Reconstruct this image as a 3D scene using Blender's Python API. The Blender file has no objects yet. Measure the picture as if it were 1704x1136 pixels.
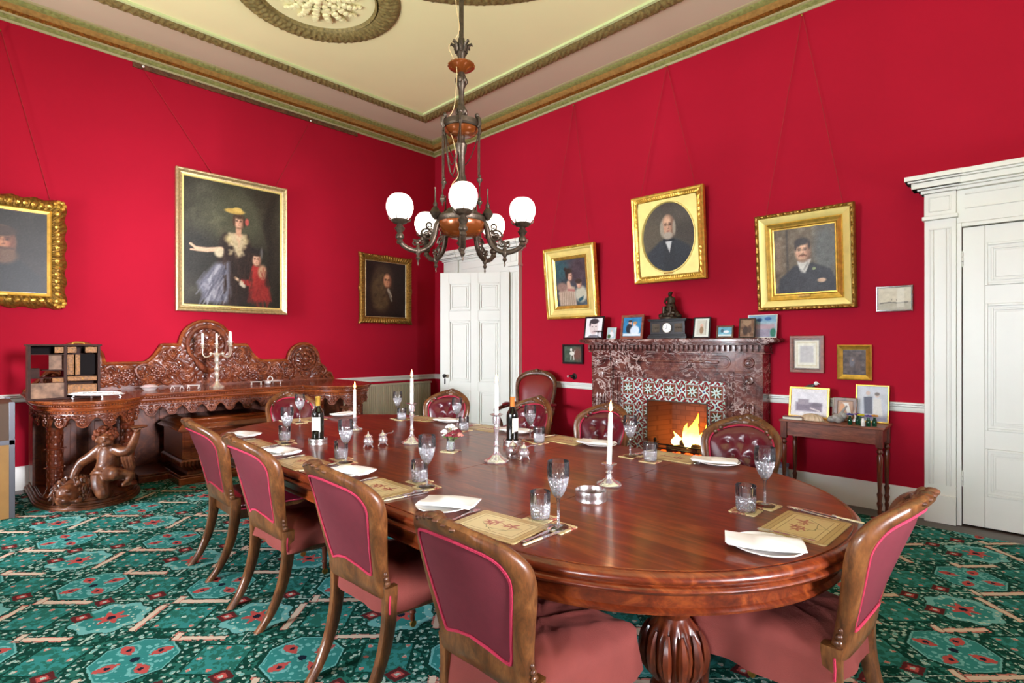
import bpy, math, random
import numpy as np
from mathutils import Vector, Matrix
PI = math.pi
random.seed(7)
rng = np.random.default_rng(5)
COL = bpy.context.scene.collection
sin, cos, rad = math.sin, math.cos, math.radians

# ------------------------------------------------------------------ mesh builder
class MB:
    def __init__(s):
        s.v = []; s.f = []; s.M = None
    def add(s, vs, fs):
        n = len(s.v)
        if s.M is not None:
            vs = [tuple(s.M @ Vector(p)) for p in vs]
        s.v.extend([tuple(p) for p in vs])
        s.f.extend([tuple(i + n for i in f) for f in fs])
        return s
    def box(s, x0, x1, y0, y1, z0, z1):
        vs = [(x0,y0,z0),(x1,y0,z0),(x1,y1,z0),(x0,y1,z0),(x0,y0,z1),(x1,y0,z1),(x1,y1,z1),(x0,y1,z1)]
        return s.add(vs, [(0,3,2,1),(4,5,6,7),(0,1,5,4),(1,2,6,5),(2,3,7,6),(3,0,4,7)])
    def cbox(s, c, d, rz=0.0, M=None):
        old = s.M
        T = Matrix.Translation(c) @ Matrix.Rotation(rz, 4, 'Z')
        if M is not None: T = Matrix.Translation(c) @ M
        s.M = T if old is None else old @ T
        s.box(-d[0]/2, d[0]/2, -d[1]/2, d[1]/2, -d[2]/2, d[2]/2)
        s.M = old
        return s
    def lathe(s, prof, c=(0,0,0), seg=24, axis=None, flute=0, fd=0.0, zr=None):
        """prof: (r, z). flute: lobes; fd: depth fraction"""
        vs = []; n = len(prof)
        R = None
        if axis is not None:
            R = Vector((0,0,1)).rotation_difference(Vector(axis)).to_matrix()
        for k in range(seg):
            a = 2*PI*k/seg
            for (r, z) in prof:
                rr = r
                if flute and (zr is None or zr[0] <= z <= zr[1]):
                    rr = r*(1 - fd*(0.5 - 0.5*cos(flute*a)))
                p = Vector((rr*cos(a), rr*sin(a), z))
                if R is not None: p = R @ p
                vs.append((p.x+c[0], p.y+c[1], p.z+c[2]))
        fs = []
        for k in range(seg):
            k2 = (k+1) % seg
            for i in range(n-1):
                fs.append((k*n+i, k2*n+i, k2*n+i+1, k*n+i+1))
        if prof[0][0] > 1e-6: fs.append(tuple(k*n for k in range(seg))[::-1])
        if prof[-1][0] > 1e-6: fs.append(tuple(k*n+n-1 for k in range(seg)))
        return s.add(vs, fs)
    def tube(s, path, r, seg=8, closed=False, flat=1.0, up=None):
        P = [Vector(p) for p in path]; n = len(P)
        rs = r if isinstance(r, (list, tuple)) else [r]*n
        vs = []; prev = None
        for i in range(n):
            if closed: t = P[(i+1) % n] - P[(i-1) % n]
            else: t = P[min(i+1, n-1)] - P[max(i-1, 0)]
            if t.length < 1e-9: t = Vector((0,0,1))
            t.normalize()
            if prev is None:
                u = Vector(up) if up is not None else (Vector((0,0,1)) if abs(t.z) < .9 else Vector((1,0,0)))
                a = t.cross(u).normalized()
            else:
                a = (prev - t*prev.dot(t))
                a = a.normalized() if a.length > 1e-6 else t.orthogonal().normalized()
            prev = a; b = a.cross(t)
            for k in range(seg):
                g = 2*PI*k/seg
                q = P[i] + a*(cos(g)*rs[i]) + b*(sin(g)*rs[i]*flat)
                vs.append(tuple(q))
        fs = []
        m = n if closed else n-1
        for i in range(m):
            j = (i+1) % n
            for k in range(seg):
                k2 = (k+1) % seg
                fs.append((i*seg+k, i*seg+k2, j*seg+k2, j*seg+k))
        if not closed:
            fs.append(tuple(range(seg))[::-1]); fs.append(tuple((n-1)*seg+k for k in range(seg)))
        return s.add(vs, fs)
    def prism(s, pts, z0, z1, plane='xy'):
        n = len(pts)
        def m(a, b, c):
            return (a, b, c) if plane == 'xy' else ((a, c, b) if plane == 'xz' else (c, a, b))
        vs = [m(a, b, z0) for a, b in pts] + [m(a, b, z1) for a, b in pts]
        fs = [tuple(range(n))[::-1], tuple(range(n, 2*n))]
        for i in range(n):
            j = (i+1) % n
            fs.append((i, j, n+j, n+i))
        return s.add(vs, fs)
    def loft(s, rings, closed=True, cap=True):
        n = len(rings[0]); vs = [p for r in rings for p in r]; fs = []
        for i in range(len(rings)-1):
            for k in range(n if closed else n-1):
                k2 = (k+1) % n
                fs.append((i*n+k, i*n+k2, (i+1)*n+k2, (i+1)*n+k))
        if cap and closed:
            fs.append(tuple(range(n))[::-1]); fs.append(tuple((len(rings)-1)*n+k for k in range(n)))
        return s.add(vs, fs)
    def blob(s, c, r, seg=12, ring=8, nz=0.0, M=None):
        vs = [(0,0,-1)]
        for i in range(1, ring):
            t = PI*i/ring
            for k in range(seg):
                a = 2*PI*k/seg
                q = 1 + (random.uniform(-nz, nz) if nz else 0)
                vs.append((sin(t)*cos(a)*q, sin(t)*sin(a)*q, -cos(t)*q))
        vs.append((0,0,1))
        fs = []
        for k in range(seg):
            fs.append((0, 1+(k+1) % seg, 1+k))
            for i in range(ring-2):
                a = 1+i*seg+k; b = 1+i*seg+(k+1) % seg
                fs.append((a, b, b+seg, a+seg))
            fs.append((1+(ring-2)*seg+k, 1+(ring-2)*seg+(k+1) % seg, len(vs)-1))
        if not isinstance(r, (tuple, list)): r = (r, r, r)
        out = []
        for p in vs:
            q = Vector((p[0]*r[0], p[1]*r[1], p[2]*r[2]))
            if M is not None: q = M @ q
            out.append((q.x+c[0], q.y+c[1], q.z+c[2]))
        return s.add(out, fs)
    def grid(s, fn, nu, nv, cu=False):
        vs = [fn(i/(nu if cu else nu-1), j/(nv-1)) for i in range(nu) for j in range(nv)]
        fs = []
        for i in range(nu if cu else nu-1):
            i2 = (i+1) % nu
            for j in range(nv-1):
                fs.append((i*nv+j, i2*nv+j, i2*nv+j+1, i*nv+j+1))
        return s.add(vs, fs)
    def build(s, name, mat, parent=None, smooth=True, angle=38, bevel=0, loc=None, subd=0, seg=2, **props):
        me = bpy.data.meshes.new(name)
        me.from_pydata(s.v, [], s.f); me.update()
        me.materials.append(mat)
        if smooth:
            me.polygons.foreach_set('use_smooth', [True]*len(me.polygons))
            try: me.set_sharp_from_angle(angle=rad(angle))
            except Exception: pass
        o = bpy.data.objects.new(name, me); COL.objects.link(o)
        if parent is not None: o.parent = parent
        if loc is not None: o.location = loc
        if bevel:
            m = o.modifiers.new('Bevel', 'BEVEL'); m.width = bevel; m.segments = seg; m.limit_method = 'ANGLE'; m.angle_limit = rad(40); m.harden_normals = False
        if subd:
            m = o.modifiers.new('Subdivision', 'SUBSURF'); m.levels = subd; m.render_levels = subd
        for k, v in props.items(): o[k] = v
        return o

def thing(name, label, cat, loc=(0,0,0), rz=0.0, group=None, rot=None):
    o = bpy.data.objects.new(name, None); COL.objects.link(o)
    o.empty_display_size = .05
    o.location = loc; o.rotation_euler = rot if rot else (0, 0, rz)
    o['label'] = label; o['category'] = cat
    if group: o['group'] = group
    return o
def tag(o, label, cat, group=None):
    o['label'] = label; o['category'] = cat
    if group: o['group'] = group
    return o
def struct(name, mb, mat, **k):
    o = mb.build(name, mat, **k); o['kind'] = 'structure'; return o
KIDS = {}
def dup(root, loc, rz, label=None, group=None, rot=None, scale=None):
    kids = {}
    for o in bpy.data.objects:
        if o.parent: kids.setdefault(o.parent.name, []).append(o)
    def rec(o, par):
        c = o.copy(); COL.objects.link(c)
        if par is not None: c.parent = par
        for ch in kids.get(o.name, []): rec(ch, c)
        return c
    r = rec(root, None)
    r.location = loc; r.rotation_euler = rot if rot else (0, 0, rz)
    if scale: r.scale = scale
    if label: r['label'] = label
    if group: r['group'] = group
    return r

# ------------------------------------------------------------------ materials
def srgb(r, g, b):
    f = lambda c: (c/255/12.92) if c/255 <= .04045 else ((c/255+.055)/1.055)**2.4
    return (f(r), f(g), f(b), 1)
def newmat(name):
    m = bpy.data.materials.new(name); m.use_nodes = True
    nt = m.node_tree; b = nt.nodes['Principled BSDF']
    return m, nt, b
def setin(b, **k):
    names = dict(color='Base Color', rough='Roughness', metal='Metallic', coat='Coat Weight', coatr='Coat Roughness', ior='IOR', trans='Transmission Weight', emis='Emission Color', est='Emission Strength', sheen='Sheen Weight', spec='Specular IOR Level', sss='Subsurface Weight', alpha='Alpha')
    for a, v in k.items(): b.inputs[names[a]].default_value = v
def plain(name, rgb, rough=.5, metal=0, bump=0, bscale=60, var=0, vscale=8, coat=0, **k):
    m, nt, b = newmat(name)
    c = srgb(*rgb)
    setin(b, color=c, rough=rough, metal=metal, coat=coat, **k)
    if coat: setin(b, coatr=.08)
    if var or bump:
        tc = nt.nodes.new('ShaderNodeTexCoord')
    if var:
        n = nt.nodes.new('ShaderNodeTexNoise'); n.inputs['Scale'].default_value = vscale; n.inputs['Detail'].default_value = 5
        nt.links.new(tc.outputs['Object'], n.inputs['Vector'])
        cr = nt.nodes.new('ShaderNodeValToRGB')
        cr.color_ramp.elements[0].position = .3; cr.color_ramp.elements[1].position = .7
        cr.color_ramp.elements[0].color = tuple(x*(1-var) for x in c[:3])+(1,)
        cr.color_ramp.elements[1].color = tuple(min(1, x*(1+var)) for x in c[:3])+(1,)
        nt.links.new(n.outputs['Fac'], cr.inputs['Fac']); nt.links.new(cr.outputs['Color'], b.inputs['Base Color'])
    if bump:
        n2 = nt.nodes.new('ShaderNodeTexNoise'); n2.inputs['Scale'].default_value = bscale; n2.inputs['Detail'].default_value = 4
        nt.links.new(tc.outputs['Object'], n2.inputs['Vector'])
        bp = nt.nodes.new('ShaderNodeBump'); bp.inputs['Strength'].default_value = bump; bp.inputs['Distance'].default_value = .01
        nt.links.new(n2.outputs['Fac'], bp.inputs['Height']); nt.links.new(bp.outputs['Normal'], b.inputs['Normal'])
    return m
def ramp(nt, fac, stops, interp='LINEAR'):
    cr = nt.nodes.new('ShaderNodeValToRGB'); e = cr.color_ramp.elements; cr.color_ramp.interpolation = interp
    while len(e) < len(stops): e.new(.5)
    for i, (p, c) in enumerate(stops):
        e[i].position = p; e[i].color = c
    nt.links.new(fac, cr.inputs['Fac'])
    return cr.outputs['Color']
def wood(name, dark, mid, light, scale=(1, 12, 12), rough=.3, coat=.4, bump=.08, wscale=2.2, dist=6, rings=1.0, coatr=.1, spec=.5):
    m, nt, b = newmat(name)
    tc = nt.nodes.new('ShaderNodeTexCoord'); mp = nt.nodes.new('ShaderNodeMapping')
    mp.inputs['Scale'].default_value = scale
    nt.links.new(tc.outputs['Object'], mp.inputs['Vector'])
    n = nt.nodes.new('ShaderNodeTexNoise'); n.inputs['Scale'].default_value = wscale; n.inputs['Detail'].default_value = 8; n.inputs['Roughness'].default_value = .65; n.inputs['Distortion'].default_value = rings
    nt.links.new(mp.outputs['Vector'], n.inputs['Vector'])
    col = ramp(nt, n.outputs['Fac'], [(.28, srgb(*dark)), (.48, srgb(*mid)), (.72, srgb(*light))])
    n2 = nt.nodes.new('ShaderNodeTexNoise'); n2.inputs['Scale'].default_value = wscale*9; n2.inputs['Detail'].default_value = 4
    nt.links.new(mp.outputs['Vector'], n2.inputs['Vector'])
    mx = nt.nodes.new('ShaderNodeMix'); mx.data_type = 'RGBA'; mx.blend_type = 'MULTIPLY'
    fine = ramp(nt, n2.outputs['Fac'], [(.35, (.6, .6, .6, 1)), (.6, (1, 1, 1, 1))])
    mx.inputs['Factor'].default_value = .55
    nt.links.new(col, mx.inputs['A']); nt.links.new(fine, mx.inputs['B'])
    nt.links.new(mx.outputs['Result'], b.inputs['Base Color'])
    setin(b, rough=rough, coat=coat, coatr=coatr, spec=spec)
    if bump:
        bp = nt.nodes.new('ShaderNodeBump'); bp.inputs['Strength'].default_value = bump; bp.inputs['Distance'].default_value = .004
        nt.links.new(n2.outputs['Fac'], bp.inputs['Height']); nt.links.new(bp.outputs['Normal'], b.inputs['Normal'])
    return m
# expression helper: python operators build Math nodes
class Ex:
    nt = None
    def __init__(s, o): s.o = o
    @staticmethod
    def _n(op, *a, clamp=False):
        n = Ex.nt.nodes.new('ShaderNodeMath'); n.operation = op; n.use_clamp = clamp
        for i, x in enumerate(a):
            if isinstance(x, Ex): Ex.nt.links.new(x.o, n.inputs[i])
            else: n.inputs[i].default_value = float(x)
        return Ex(n.outputs[0])
    def __add__(s, b): return Ex._n('ADD', s, b)
    __radd__ = __add__
    def __sub__(s, b): return Ex._n('SUBTRACT', s, b)
    def __rsub__(s, b): return Ex._n('SUBTRACT', b, s)
    def __mul__(s, b): return Ex._n('MULTIPLY', s, b)
    __rmul__ = __mul__
    def __truediv__(s, b): return Ex._n('DIVIDE', s, b)
    def __neg__(s): return Ex._n('MULTIPLY', s, -1)
    def abs(s): return Ex._n('ABSOLUTE', s)
    def lt(s, b): return Ex._n('LESS_THAN', s, b)
    def gt(s, b): return Ex._n('GREATER_THAN', s, b)
    def mx(s, b): return Ex._n('MAXIMUM', s, b)
    def mn(s, b): return Ex._n('MINIMUM', s, b)
    def sqrt(s): return Ex._n('SQRT', s)
    def fract(s): return Ex._n('FRACT', s)
    def sin(s): return Ex._n('SINE', s)
    def atan2(s, b): return Ex._n('ARCTAN2', s, b)
def mixc(nt, fac, a, b):
    n = nt.nodes.new('ShaderNodeMix'); n.data_type = 'RGBA'
    nt.links.new(fac.o if isinstance(fac, Ex) else fac, n.inputs['Factor'])
    for k, x in (('A', a), ('B', b)):
        if isinstance(x, tuple): n.inputs[k].default_value = x
        else: nt.links.new(x, n.inputs[k])
    return n.outputs['Result']

# colour-attribute painted surfaces (portraits, photographs)
def to_lin(a):
    a = np.clip(a/255.0, 0, 1)
    return np.where(a <= .04045, a/12.92, ((a+.055)/1.055)**2.4)
class Paint:
    def __init__(s, w, h, nu, nv, bg=(60,50,40), noise=6, seed=1):
        s.w, s.h, s.nu, s.nv = w, h, nu, nv
        u = np.linspace(0, 1, nu); v = np.linspace(0, 1, nv)
        s.U, s.V = np.meshgrid(u, v, indexing='ij')
        s.A = (h/w)
        s.I = np.zeros((nu, nv, 3)) + np.array(bg, float)
        s.r = np.random.default_rng(seed)
        s.noise = noise
    def _mix(s, m, c, op=1.0):
        m = (np.clip(m, 0, 1)*op)[..., None]
        s.I = s.I*(1-m) + np.array(c, float)*m
        return s
    def ell(s, cx, cy, rx, ry, c, soft=.15, rot=0, op=1.0):
        x = (s.U-cx); y = (s.V-cy)*s.A
        a = rad(rot); X = x*cos(a)+y*sin(a); Y = -x*sin(a)+y*cos(a)
        d = np.sqrt((X/rx)**2 + (Y/(ry*s.A))**2)
        return s._mix((1-d)/soft + .5, c, op)
    def rect(s, x0, y0, x1, y1, c, soft=.01, op=1.0):
        m = np.minimum(np.minimum(s.U-x0, x1-s.U), np.minimum(s.V-y0, y1-s.V))/soft + .5
        return s._mix(m, c, op)
    def line(s, pts, w, c, soft=.5, op=1.0):
        best = np.full(s.U.shape, 9.0)
        for (a, b), (p, q) in zip(pts[:-1], pts[1:]):
            dx, dy = p-a, (q-b)*s.A
            L = dx*dx+dy*dy+1e-9
            t = np.clip(((s.U-a)*dx + (s.V-b)*s.A*dy)/L, 0, 1)
            d = np.hypot(s.U-a-t*dx, (s.V-b)*s.A-t*dy)
            best = np.minimum(best, d)
        return s._mix((w-best)/(w*soft) + .5, c, op)
    def poly(s, pts, c, soft=.012, op=1.0):
        # signed distance to polygon
        inside = np.zeros(s.U.shape, bool); best = np.full(s.U.shape, 9.0)
        n = len(pts)
        for i in range(n):
            x0, y0 = pts[i]; x1, y1 = pts[(i+1) % n]
            cond = ((y0 > s.V) != (y1 > s.V))
            xs = (x1-x0)*(s.V-y0)/((y1-y0) if abs(y1-y0) > 1e-9 else 1e-9) + x0
            inside ^= cond & (s.U < xs)
            dx, dy = x1-x0, (y1-y0)*s.A; L = dx*dx+dy*dy+1e-9
            t = np.clip(((s.U-x0)*dx + (s.V-y0)*s.A*dy)/L, 0, 1)
            best = np.minimum(best, np.hypot(s.U-x0-t*dx, (s.V-y0)*s.A-t*dy))
        return s._mix(np.where(inside, best, -best)/soft + .5, c, op)
    def mottle(s, amp=10, k=6, tint=(1, 1, 1)):
        g = s.r.normal(0, 1, (k+2, int(k*s.A)+3))
        xi = s.U*k; yi = s.V*(g.shape[1]-2)
        x0 = np.floor(xi).astype(int); y0 = np.floor(yi).astype(int)
        fx = xi-x0; fy = yi-y0; fx = fx*fx*(3-2*fx); fy = fy*fy*(3-2*fy)
        x1 = np.minimum(x0+1, g.shape[0]-1); y1 = np.minimum(y0+1, g.shape[1]-1)
        n = g[x0, y0]*(1-fx)*(1-fy)+g[x1, y0]*fx*(1-fy)+g[x0, y1]*(1-fx)*fy+g[x1, y1]*fx*fy
        s.I = s.I + n[..., None]*amp*np.array(tint)
        return s
    def mesh(s, name, mat, parent, y=0.0, loc=None):
        I = s.I + s.r.normal(0, s.noise, s.I.shape[:2])[..., None]
        lin = to_lin(np.clip(I, 0, 255)).reshape(-1, 3)
        X = (s.U-.5)*s.w; Z = s.V*s.h
        vs = np.stack([X, np.full_like(X, y), Z], -1).reshape(-1, 3)
        idx = np.arange(s.nu*s.nv).reshape(s.nu, s.nv)
        a = idx[:-1, :-1].ravel(); b = idx[1:, :-1].ravel(); c = idx[1:, 1:].ravel(); d = idx[:-1, 1:].ravel()
        fs = np.stack([a, b, c, d], -1)
        me = bpy.data.meshes.new(name); me.from_pydata(vs.tolist(), [], fs.tolist()); me.update()
        ca = me.color_attributes.new('Col', 'FLOAT_COLOR', 'POINT')
        ca.data.foreach_set('color', np.concatenate([lin, np.ones((len(lin), 1))], 1).ravel())
        me.materials.append(mat)
        o = bpy.data.objects.new(name, me); COL.objects.link(o)
        if parent is not None: o.parent = parent
        if loc is not None: o.location = loc
        return o
# ------------------------------------------------------------------ shared materials
M = {}
M['wall'] = plain('red wall paint', (168, 13, 42), rough=.85, var=.05, vscale=1.3, bump=.05, bscale=180, spec=.2)
M['white'] = plain('white gloss paint', (236, 236, 228), rough=.35, var=.02, vscale=3)
M['cream'] = plain('cream ceiling paint', (236, 228, 182), rough=.8, var=.04, vscale=.8)
M['cream2'] = plain('pinkish ceiling border paint', (200, 184, 164), rough=.8, var=.03, vscale=.8)
M['band'] = plain('olive gilded plaster', (124, 108, 64), rough=.7, var=.4, vscale=40)
M['stone'] = plain('grey green plaster edge', (168, 158, 118), rough=.7)
M['greenline'] = plain('pale green plaster', (200, 214, 160), rough=.7)
M['ochre'] = plain('ochre plaster', (156, 120, 62), rough=.7, var=.25, vscale=25)
M['corngreen'] = plain('green cornice plaster', (132, 134, 76), rough=.7, var=.25, vscale=35)
M['radiator'] = plain('cream radiator enamel', (196, 186, 160), rough=.45)
M['floorwood'] = wood('dark floor boards', (38, 28, 22), (60, 45, 35), (84, 66, 52), scale=(1, 14, 14), rough=.45, coat=.15)
M['mahog'] = wood('mahogany table top', (60, 18, 6), (102, 38, 14), (152, 74, 30), scale=(1.1, 9, 9), rough=.3, coat=.36, bump=.02, wscale=1.5, rings=1.6, coatr=.12)
M['mahog2'] = wood('turned mahogany', (52, 18, 9), (96, 38, 18), (140, 66, 32), scale=(5, 5, 1.2), rough=.3, coat=.5, wscale=4)
M['carved'] = wood('carved mahogany', (58, 22, 12), (108, 50, 28), (156, 86, 50), scale=(3, 3, 3), rough=.38, coat=.28, wscale=3)
M['sidetop'] = wood('sideboard mahogany', (70, 26, 10), (124, 56, 24), (170, 92, 42), scale=(6, 1, 6), rough=.26, coat=.5, wscale=2)
M['walnut'] = wood('golden walnut frame', (62, 34, 16), (106, 62, 30), (146, 94, 50), scale=(4, 4, 1.3), rough=.36, coat=.35, wscale=5)
M['dwalnut'] = wood('dark carved walnut', (50, 26, 14), (90, 52, 30), (134, 88, 56), scale=(4, 4, 4), rough=.34, coat=.4, wscale=5)
M['consolew'] = wood('reddish console wood', (84, 36, 22), (132, 66, 44), (164, 92, 64), scale=(1.2, 8, 8), rough=.4, coat=.3, wscale=4)
M['leather'] = plain('burgundy leather', (92, 16, 32), rough=.24, bump=.12, bscale=260, coat=.45, var=.15, vscale=6)
M['redleather'] = plain('red leather', (122, 14, 24), rough=.34, bump=.12, bscale=260, coat=.25, var=.12, vscale=6)
M['backcloth'] = plain('burgundy back cloth', (104, 28, 40), rough=.8, bump=.15, bscale=500, var=.06, vscale=30)
M['braid'] = plain('pink braid', (196, 44, 78), rough=.7, bump=.6, bscale=420)
M['slip'] = plain('dusty rose slip cover', (130, 57, 49), rough=.85, bump=.2, bscale=300, var=.1, vscale=7)
M['gold'] = plain('gilt', (226, 182, 84), rough=.34, metal=.75, var=.25, vscale=22)
M['goldlight'] = plain('bright gilt mount', (246, 224, 138), rough=.4, metal=.35, var=.08, vscale=9)
M['golddark'] = plain('aged gilt', (150, 112, 48), rough=.42, metal=.7, var=.45, vscale=45)
M['goldpale'] = plain('silvered gilt', (206, 186, 140), rough=.38, metal=.65, var=.25, vscale=40)
M['painted'], nt, b = newmat('painted picture surface')
at = nt.nodes.new('ShaderNodeAttribute'); at.attribute_name = 'Col'
nt.links.new(at.outputs['Color'], b.inputs['Base Color']); setin(b, rough=.42, spec=.3)
M['silver'] = plain('polished silver', (244, 244, 246), rough=.18, metal=.86, var=.05, vscale=20)
M['softsilver'] = plain('brushed silver', (214, 208, 204), rough=.26, metal=.95)
M['bronze'] = plain('dark bronze', (68, 57, 46), rough=.42, metal=.7, var=.35, vscale=50, bump=.2, bscale=120)
M['copperbowl'] = plain('amber lacquered bowl', (120, 60, 22), rough=.25, metal=.5, coat=.3)
M['black'] = plain('black slate', (26, 26, 28), rough=.25, coat=.2)
M['iron'] = plain('black iron', (34, 30, 28), rough=.5, metal=.5)
M['porcelain'] = plain('white china', (246, 246, 242), rough=.18, coat=.3)
M['linen'] = plain('white linen', (244, 242, 236), rough=.85, bump=.15, bscale=320)
M['candle'] = plain('candle wax', (250, 244, 230), rough=.45, sss=.2)
M['cork'] = plain('beige cork backed board', (196, 168, 128), rough=.7, var=.15, vscale=60)
M['ivory'] = plain('ivory handle', (236, 222, 186), rough=.35, coat=.2)
m_ = bpy.data.materials.new('cut crystal'); m_.use_nodes = True; nt = m_.node_tree; M['glass'] = m_
nt.nodes.remove(nt.nodes['Principled BSDF'])
tr = nt.nodes.new('ShaderNodeBsdfTransparent'); tr.inputs['Color'].default_value = (.95, .96, .97, 1)
gl = nt.nodes.new('ShaderNodeBsdfGlossy'); gl.inputs['Roughness'].default_value = .03; gl.inputs['Color'].default_value = (1, 1, 1, 1)
fr = nt.nodes.new('ShaderNodeFresnel'); fr.inputs['IOR'].default_value = 1.75
tc = nt.nodes.new('ShaderNodeTexCoord'); vg = nt.nodes.new('ShaderNodeTexVoronoi'); vg.inputs['Scale'].default_value = 95
nt.links.new(tc.outputs['Object'], vg.inputs['Vector'])
sz = nt.nodes.new('ShaderNodeSeparateXYZ'); nt.links.new(tc.outputs['Object'], sz.inputs[0])
Ex.nt = nt; Zg = Ex(sz.outputs['Z']); cutz = Zg.lt(.058)*Zg.gt(.006)
cutz = cutz.mx(Zg.gt(.112)*Zg.lt(.178))
bg = nt.nodes.new('ShaderNodeBump'); bg.inputs['Distance'].default_value = .006; nt.links.new(vg.outputs['Distance'], bg.inputs['Height']); nt.links.new(cutz.o, bg.inputs['Strength'])
nt.links.new(bg.outputs['Normal'], gl.inputs['Normal'])
ms = nt.nodes.new('ShaderNodeMixShader'); nt.links.new(fr.outputs[0], ms.inputs[0]); nt.links.new(tr.outputs[0], ms.inputs[1]); nt.links.new(gl.outputs[0], ms.inputs[2])
df = nt.nodes.new('ShaderNodeBsdfDiffuse'); df.inputs['Color'].default_value = (.95, .96, 1, 1); nt.links.new(bg.outputs['Normal'], df.inputs['Normal'])
m2 = nt.nodes.new('ShaderNodeMixShader'); nt.links.new((cutz*.14+.01).o, m2.inputs[0]); nt.links.new(ms.outputs[0], m2.inputs[1]); nt.links.new(df.outputs[0], m2.inputs[2])
nt.links.new(m2.outputs[0], nt.nodes['Material Output'].inputs['Surface'])
M['bottle'] = plain('dark wine glass', (14, 16, 12), rough=.06, coat=.6)
M['paper'] = plain('cream paper', (236, 230, 214), rough=.8)
M['cord'] = plain('red picture cord', (150, 30, 34), rough=.8)
def emissive(name, rgb, st, base=(255,255,255)):
    m, nt, b = newmat(name); setin(b, color=srgb(*base), emis=srgb(*rgb), est=st, rough=.6); return m
M['globe'] = emissive('lit opal glass', (255, 246, 228), 4)
M['flame'] = emissive('candle flame', (255, 160, 60), 22)
M['fire'], nt, b = newmat('fire')
tc = nt.nodes.new('ShaderNodeTexCoord'); sp = nt.nodes.new('ShaderNodeSeparateXYZ'); nt.links.new(tc.outputs['Object'], sp.inputs[0])
mr = nt.nodes.new('ShaderNodeMapRange'); mr.inputs['From Min'].default_value = 0.0; mr.inputs['From Max'].default_value = .30
nt.links.new(sp.outputs['Z'], mr.inputs['Value'])
fc = ramp(nt, mr.outputs['Result'], [(0, srgb(255, 214, 120)), (.45, srgb(255, 170, 50)), (1, srgb(255, 90, 10))])
nt.links.new(fc, b.inputs['Emission Color']); setin(b, color=(0, 0, 0, 1), est=26, rough=1)
M['ember'] = emissive('glowing ember', (255, 90, 20), 5, (60, 20, 8))
M['log'] = plain('charred log', (70, 48, 34), rough=.9, var=.5, vscale=12, bump=.6, bscale=40)
M['brick'], nt, b = newmat('fireback brick')
tc = nt.nodes.new('ShaderNodeTexCoord'); bt = nt.nodes.new('ShaderNodeTexBrick')
mp = nt.nodes.new('ShaderNodeMapping'); mp.inputs['Rotation'].default_value = (PI/2, 0, 0)
nt.links.new(tc.outputs['Object'], mp.inputs['Vector']); nt.links.new(mp.outputs['Vector'], bt.inputs['Vector'])
bt.inputs['Scale'].default_value = 4.5; bt.inputs['Color1'].default_value = srgb(112, 64, 42); bt.inputs['Color2'].default_value = srgb(88, 48, 32); bt.inputs['Mortar'].default_value = srgb(84, 44, 28); bt.inputs['Mortar Size'].default_value = .02
nt.links.new(bt.outputs['Color'], b.inputs['Base Color']); setin(b, rough=.9)

# marble
M['marble'], nt, b = newmat('rouge marble')
tc = nt.nodes.new('ShaderNodeTexCoord')
n1 = nt.nodes.new('ShaderNodeTexNoise'); n1.inputs['Scale'].default_value = 4; n1.inputs['Detail'].default_value = 9; n1.inputs['Distortion'].default_value = 2.2
nt.links.new(tc.outputs['Object'], n1.inputs['Vector'])
base = ramp(nt, n1.outputs['Fac'], [(.3, srgb(48, 22, 20)), (.5, srgb(98, 50, 44)), (.68, srgb(128, 78, 66))])
n2 = nt.nodes.new('ShaderNodeTexNoise'); n2.inputs['Scale'].default_value = 3.6; n2.inputs['Detail'].default_value = 10; n2.inputs['Distortion'].default_value = 2.6; n2.inputs['Roughness'].default_value = .62
mp = nt.nodes.new('ShaderNodeMapping'); mp.inputs['Scale'].default_value = (1, 1, 1.6); mp.inputs['Location'].default_value = (3, 1, 7)
nt.links.new(tc.outputs['Object'], mp.inputs['Vector']); nt.links.new(mp.outputs['Vector'], n2.inputs['Vector'])
vein = ramp(nt, n2.outputs['Fac'], [(.465, (0, 0, 0, 1)), (.49, (1, 1, 1, 1)), (.508, (1, 1, 1, 1)), (.53, (0, 0, 0, 1))])
n3 = nt.nodes.new('ShaderNodeTexNoise'); n3.inputs['Scale'].default_value = 2.5; nt.links.new(tc.outputs['Object'], n3.inputs['Vector'])
msk = ramp(nt, n3.outputs['Fac'], [(.46, (.10, .10, .10, 1)), (.64, (1, 1, 1, 1))])
mm = nt.nodes.new('ShaderNodeMix'); mm.data_type = 'RGBA'; mm.blend_type = 'MULTIPLY'; mm.inputs['Factor'].default_value = 1
nt.links.new(vein, mm.inputs['A']); nt.links.new(msk, mm.inputs['B'])
nt.links.new(mixc(nt, mm.outputs['Result'], base, srgb(214, 190, 184)), b.inputs['Base Color']); setin(b, rough=.2, coat=.4, coatr=.08)

# ------------------------------------------------------------------ carpet pattern
M['carpet'], nt, b = newmat('patterned carpet'); Ex.nt = nt
tc = nt.nodes.new('ShaderNodeTexCoord'); sp = nt.nodes.new('ShaderNodeSeparateXYZ')
nz = nt.nodes.new('ShaderNodeTexNoise'); nz.inputs['Scale'].default_value = 60; nt.links.new(tc.outputs['Object'], nz.inputs['Vector'])
va = nt.nodes.new('ShaderNodeVectorMath'); va.operation = 'MULTIPLY_ADD'
nt.links.new(nz.outputs['Color'], va.inputs[0]); va.inputs[1].default_value = (.012, .012, 0); nt.links.new(tc.outputs['Object'], va.inputs[2])
nt.links.new(va.outputs[0], sp.inputs[0])
X = Ex(sp.outputs['X']); Y = Ex(sp.outputs['Y'])
P_ = .735
la = (X+Y)*.70711 + 1.2516; de = (Y-X)*.70711 + 5.661
Q_ = .0055
la = ((la/Q_)-(la/Q_).fract())*Q_; de = ((de/Q_)-(de/Q_).fract())*Q_
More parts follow.
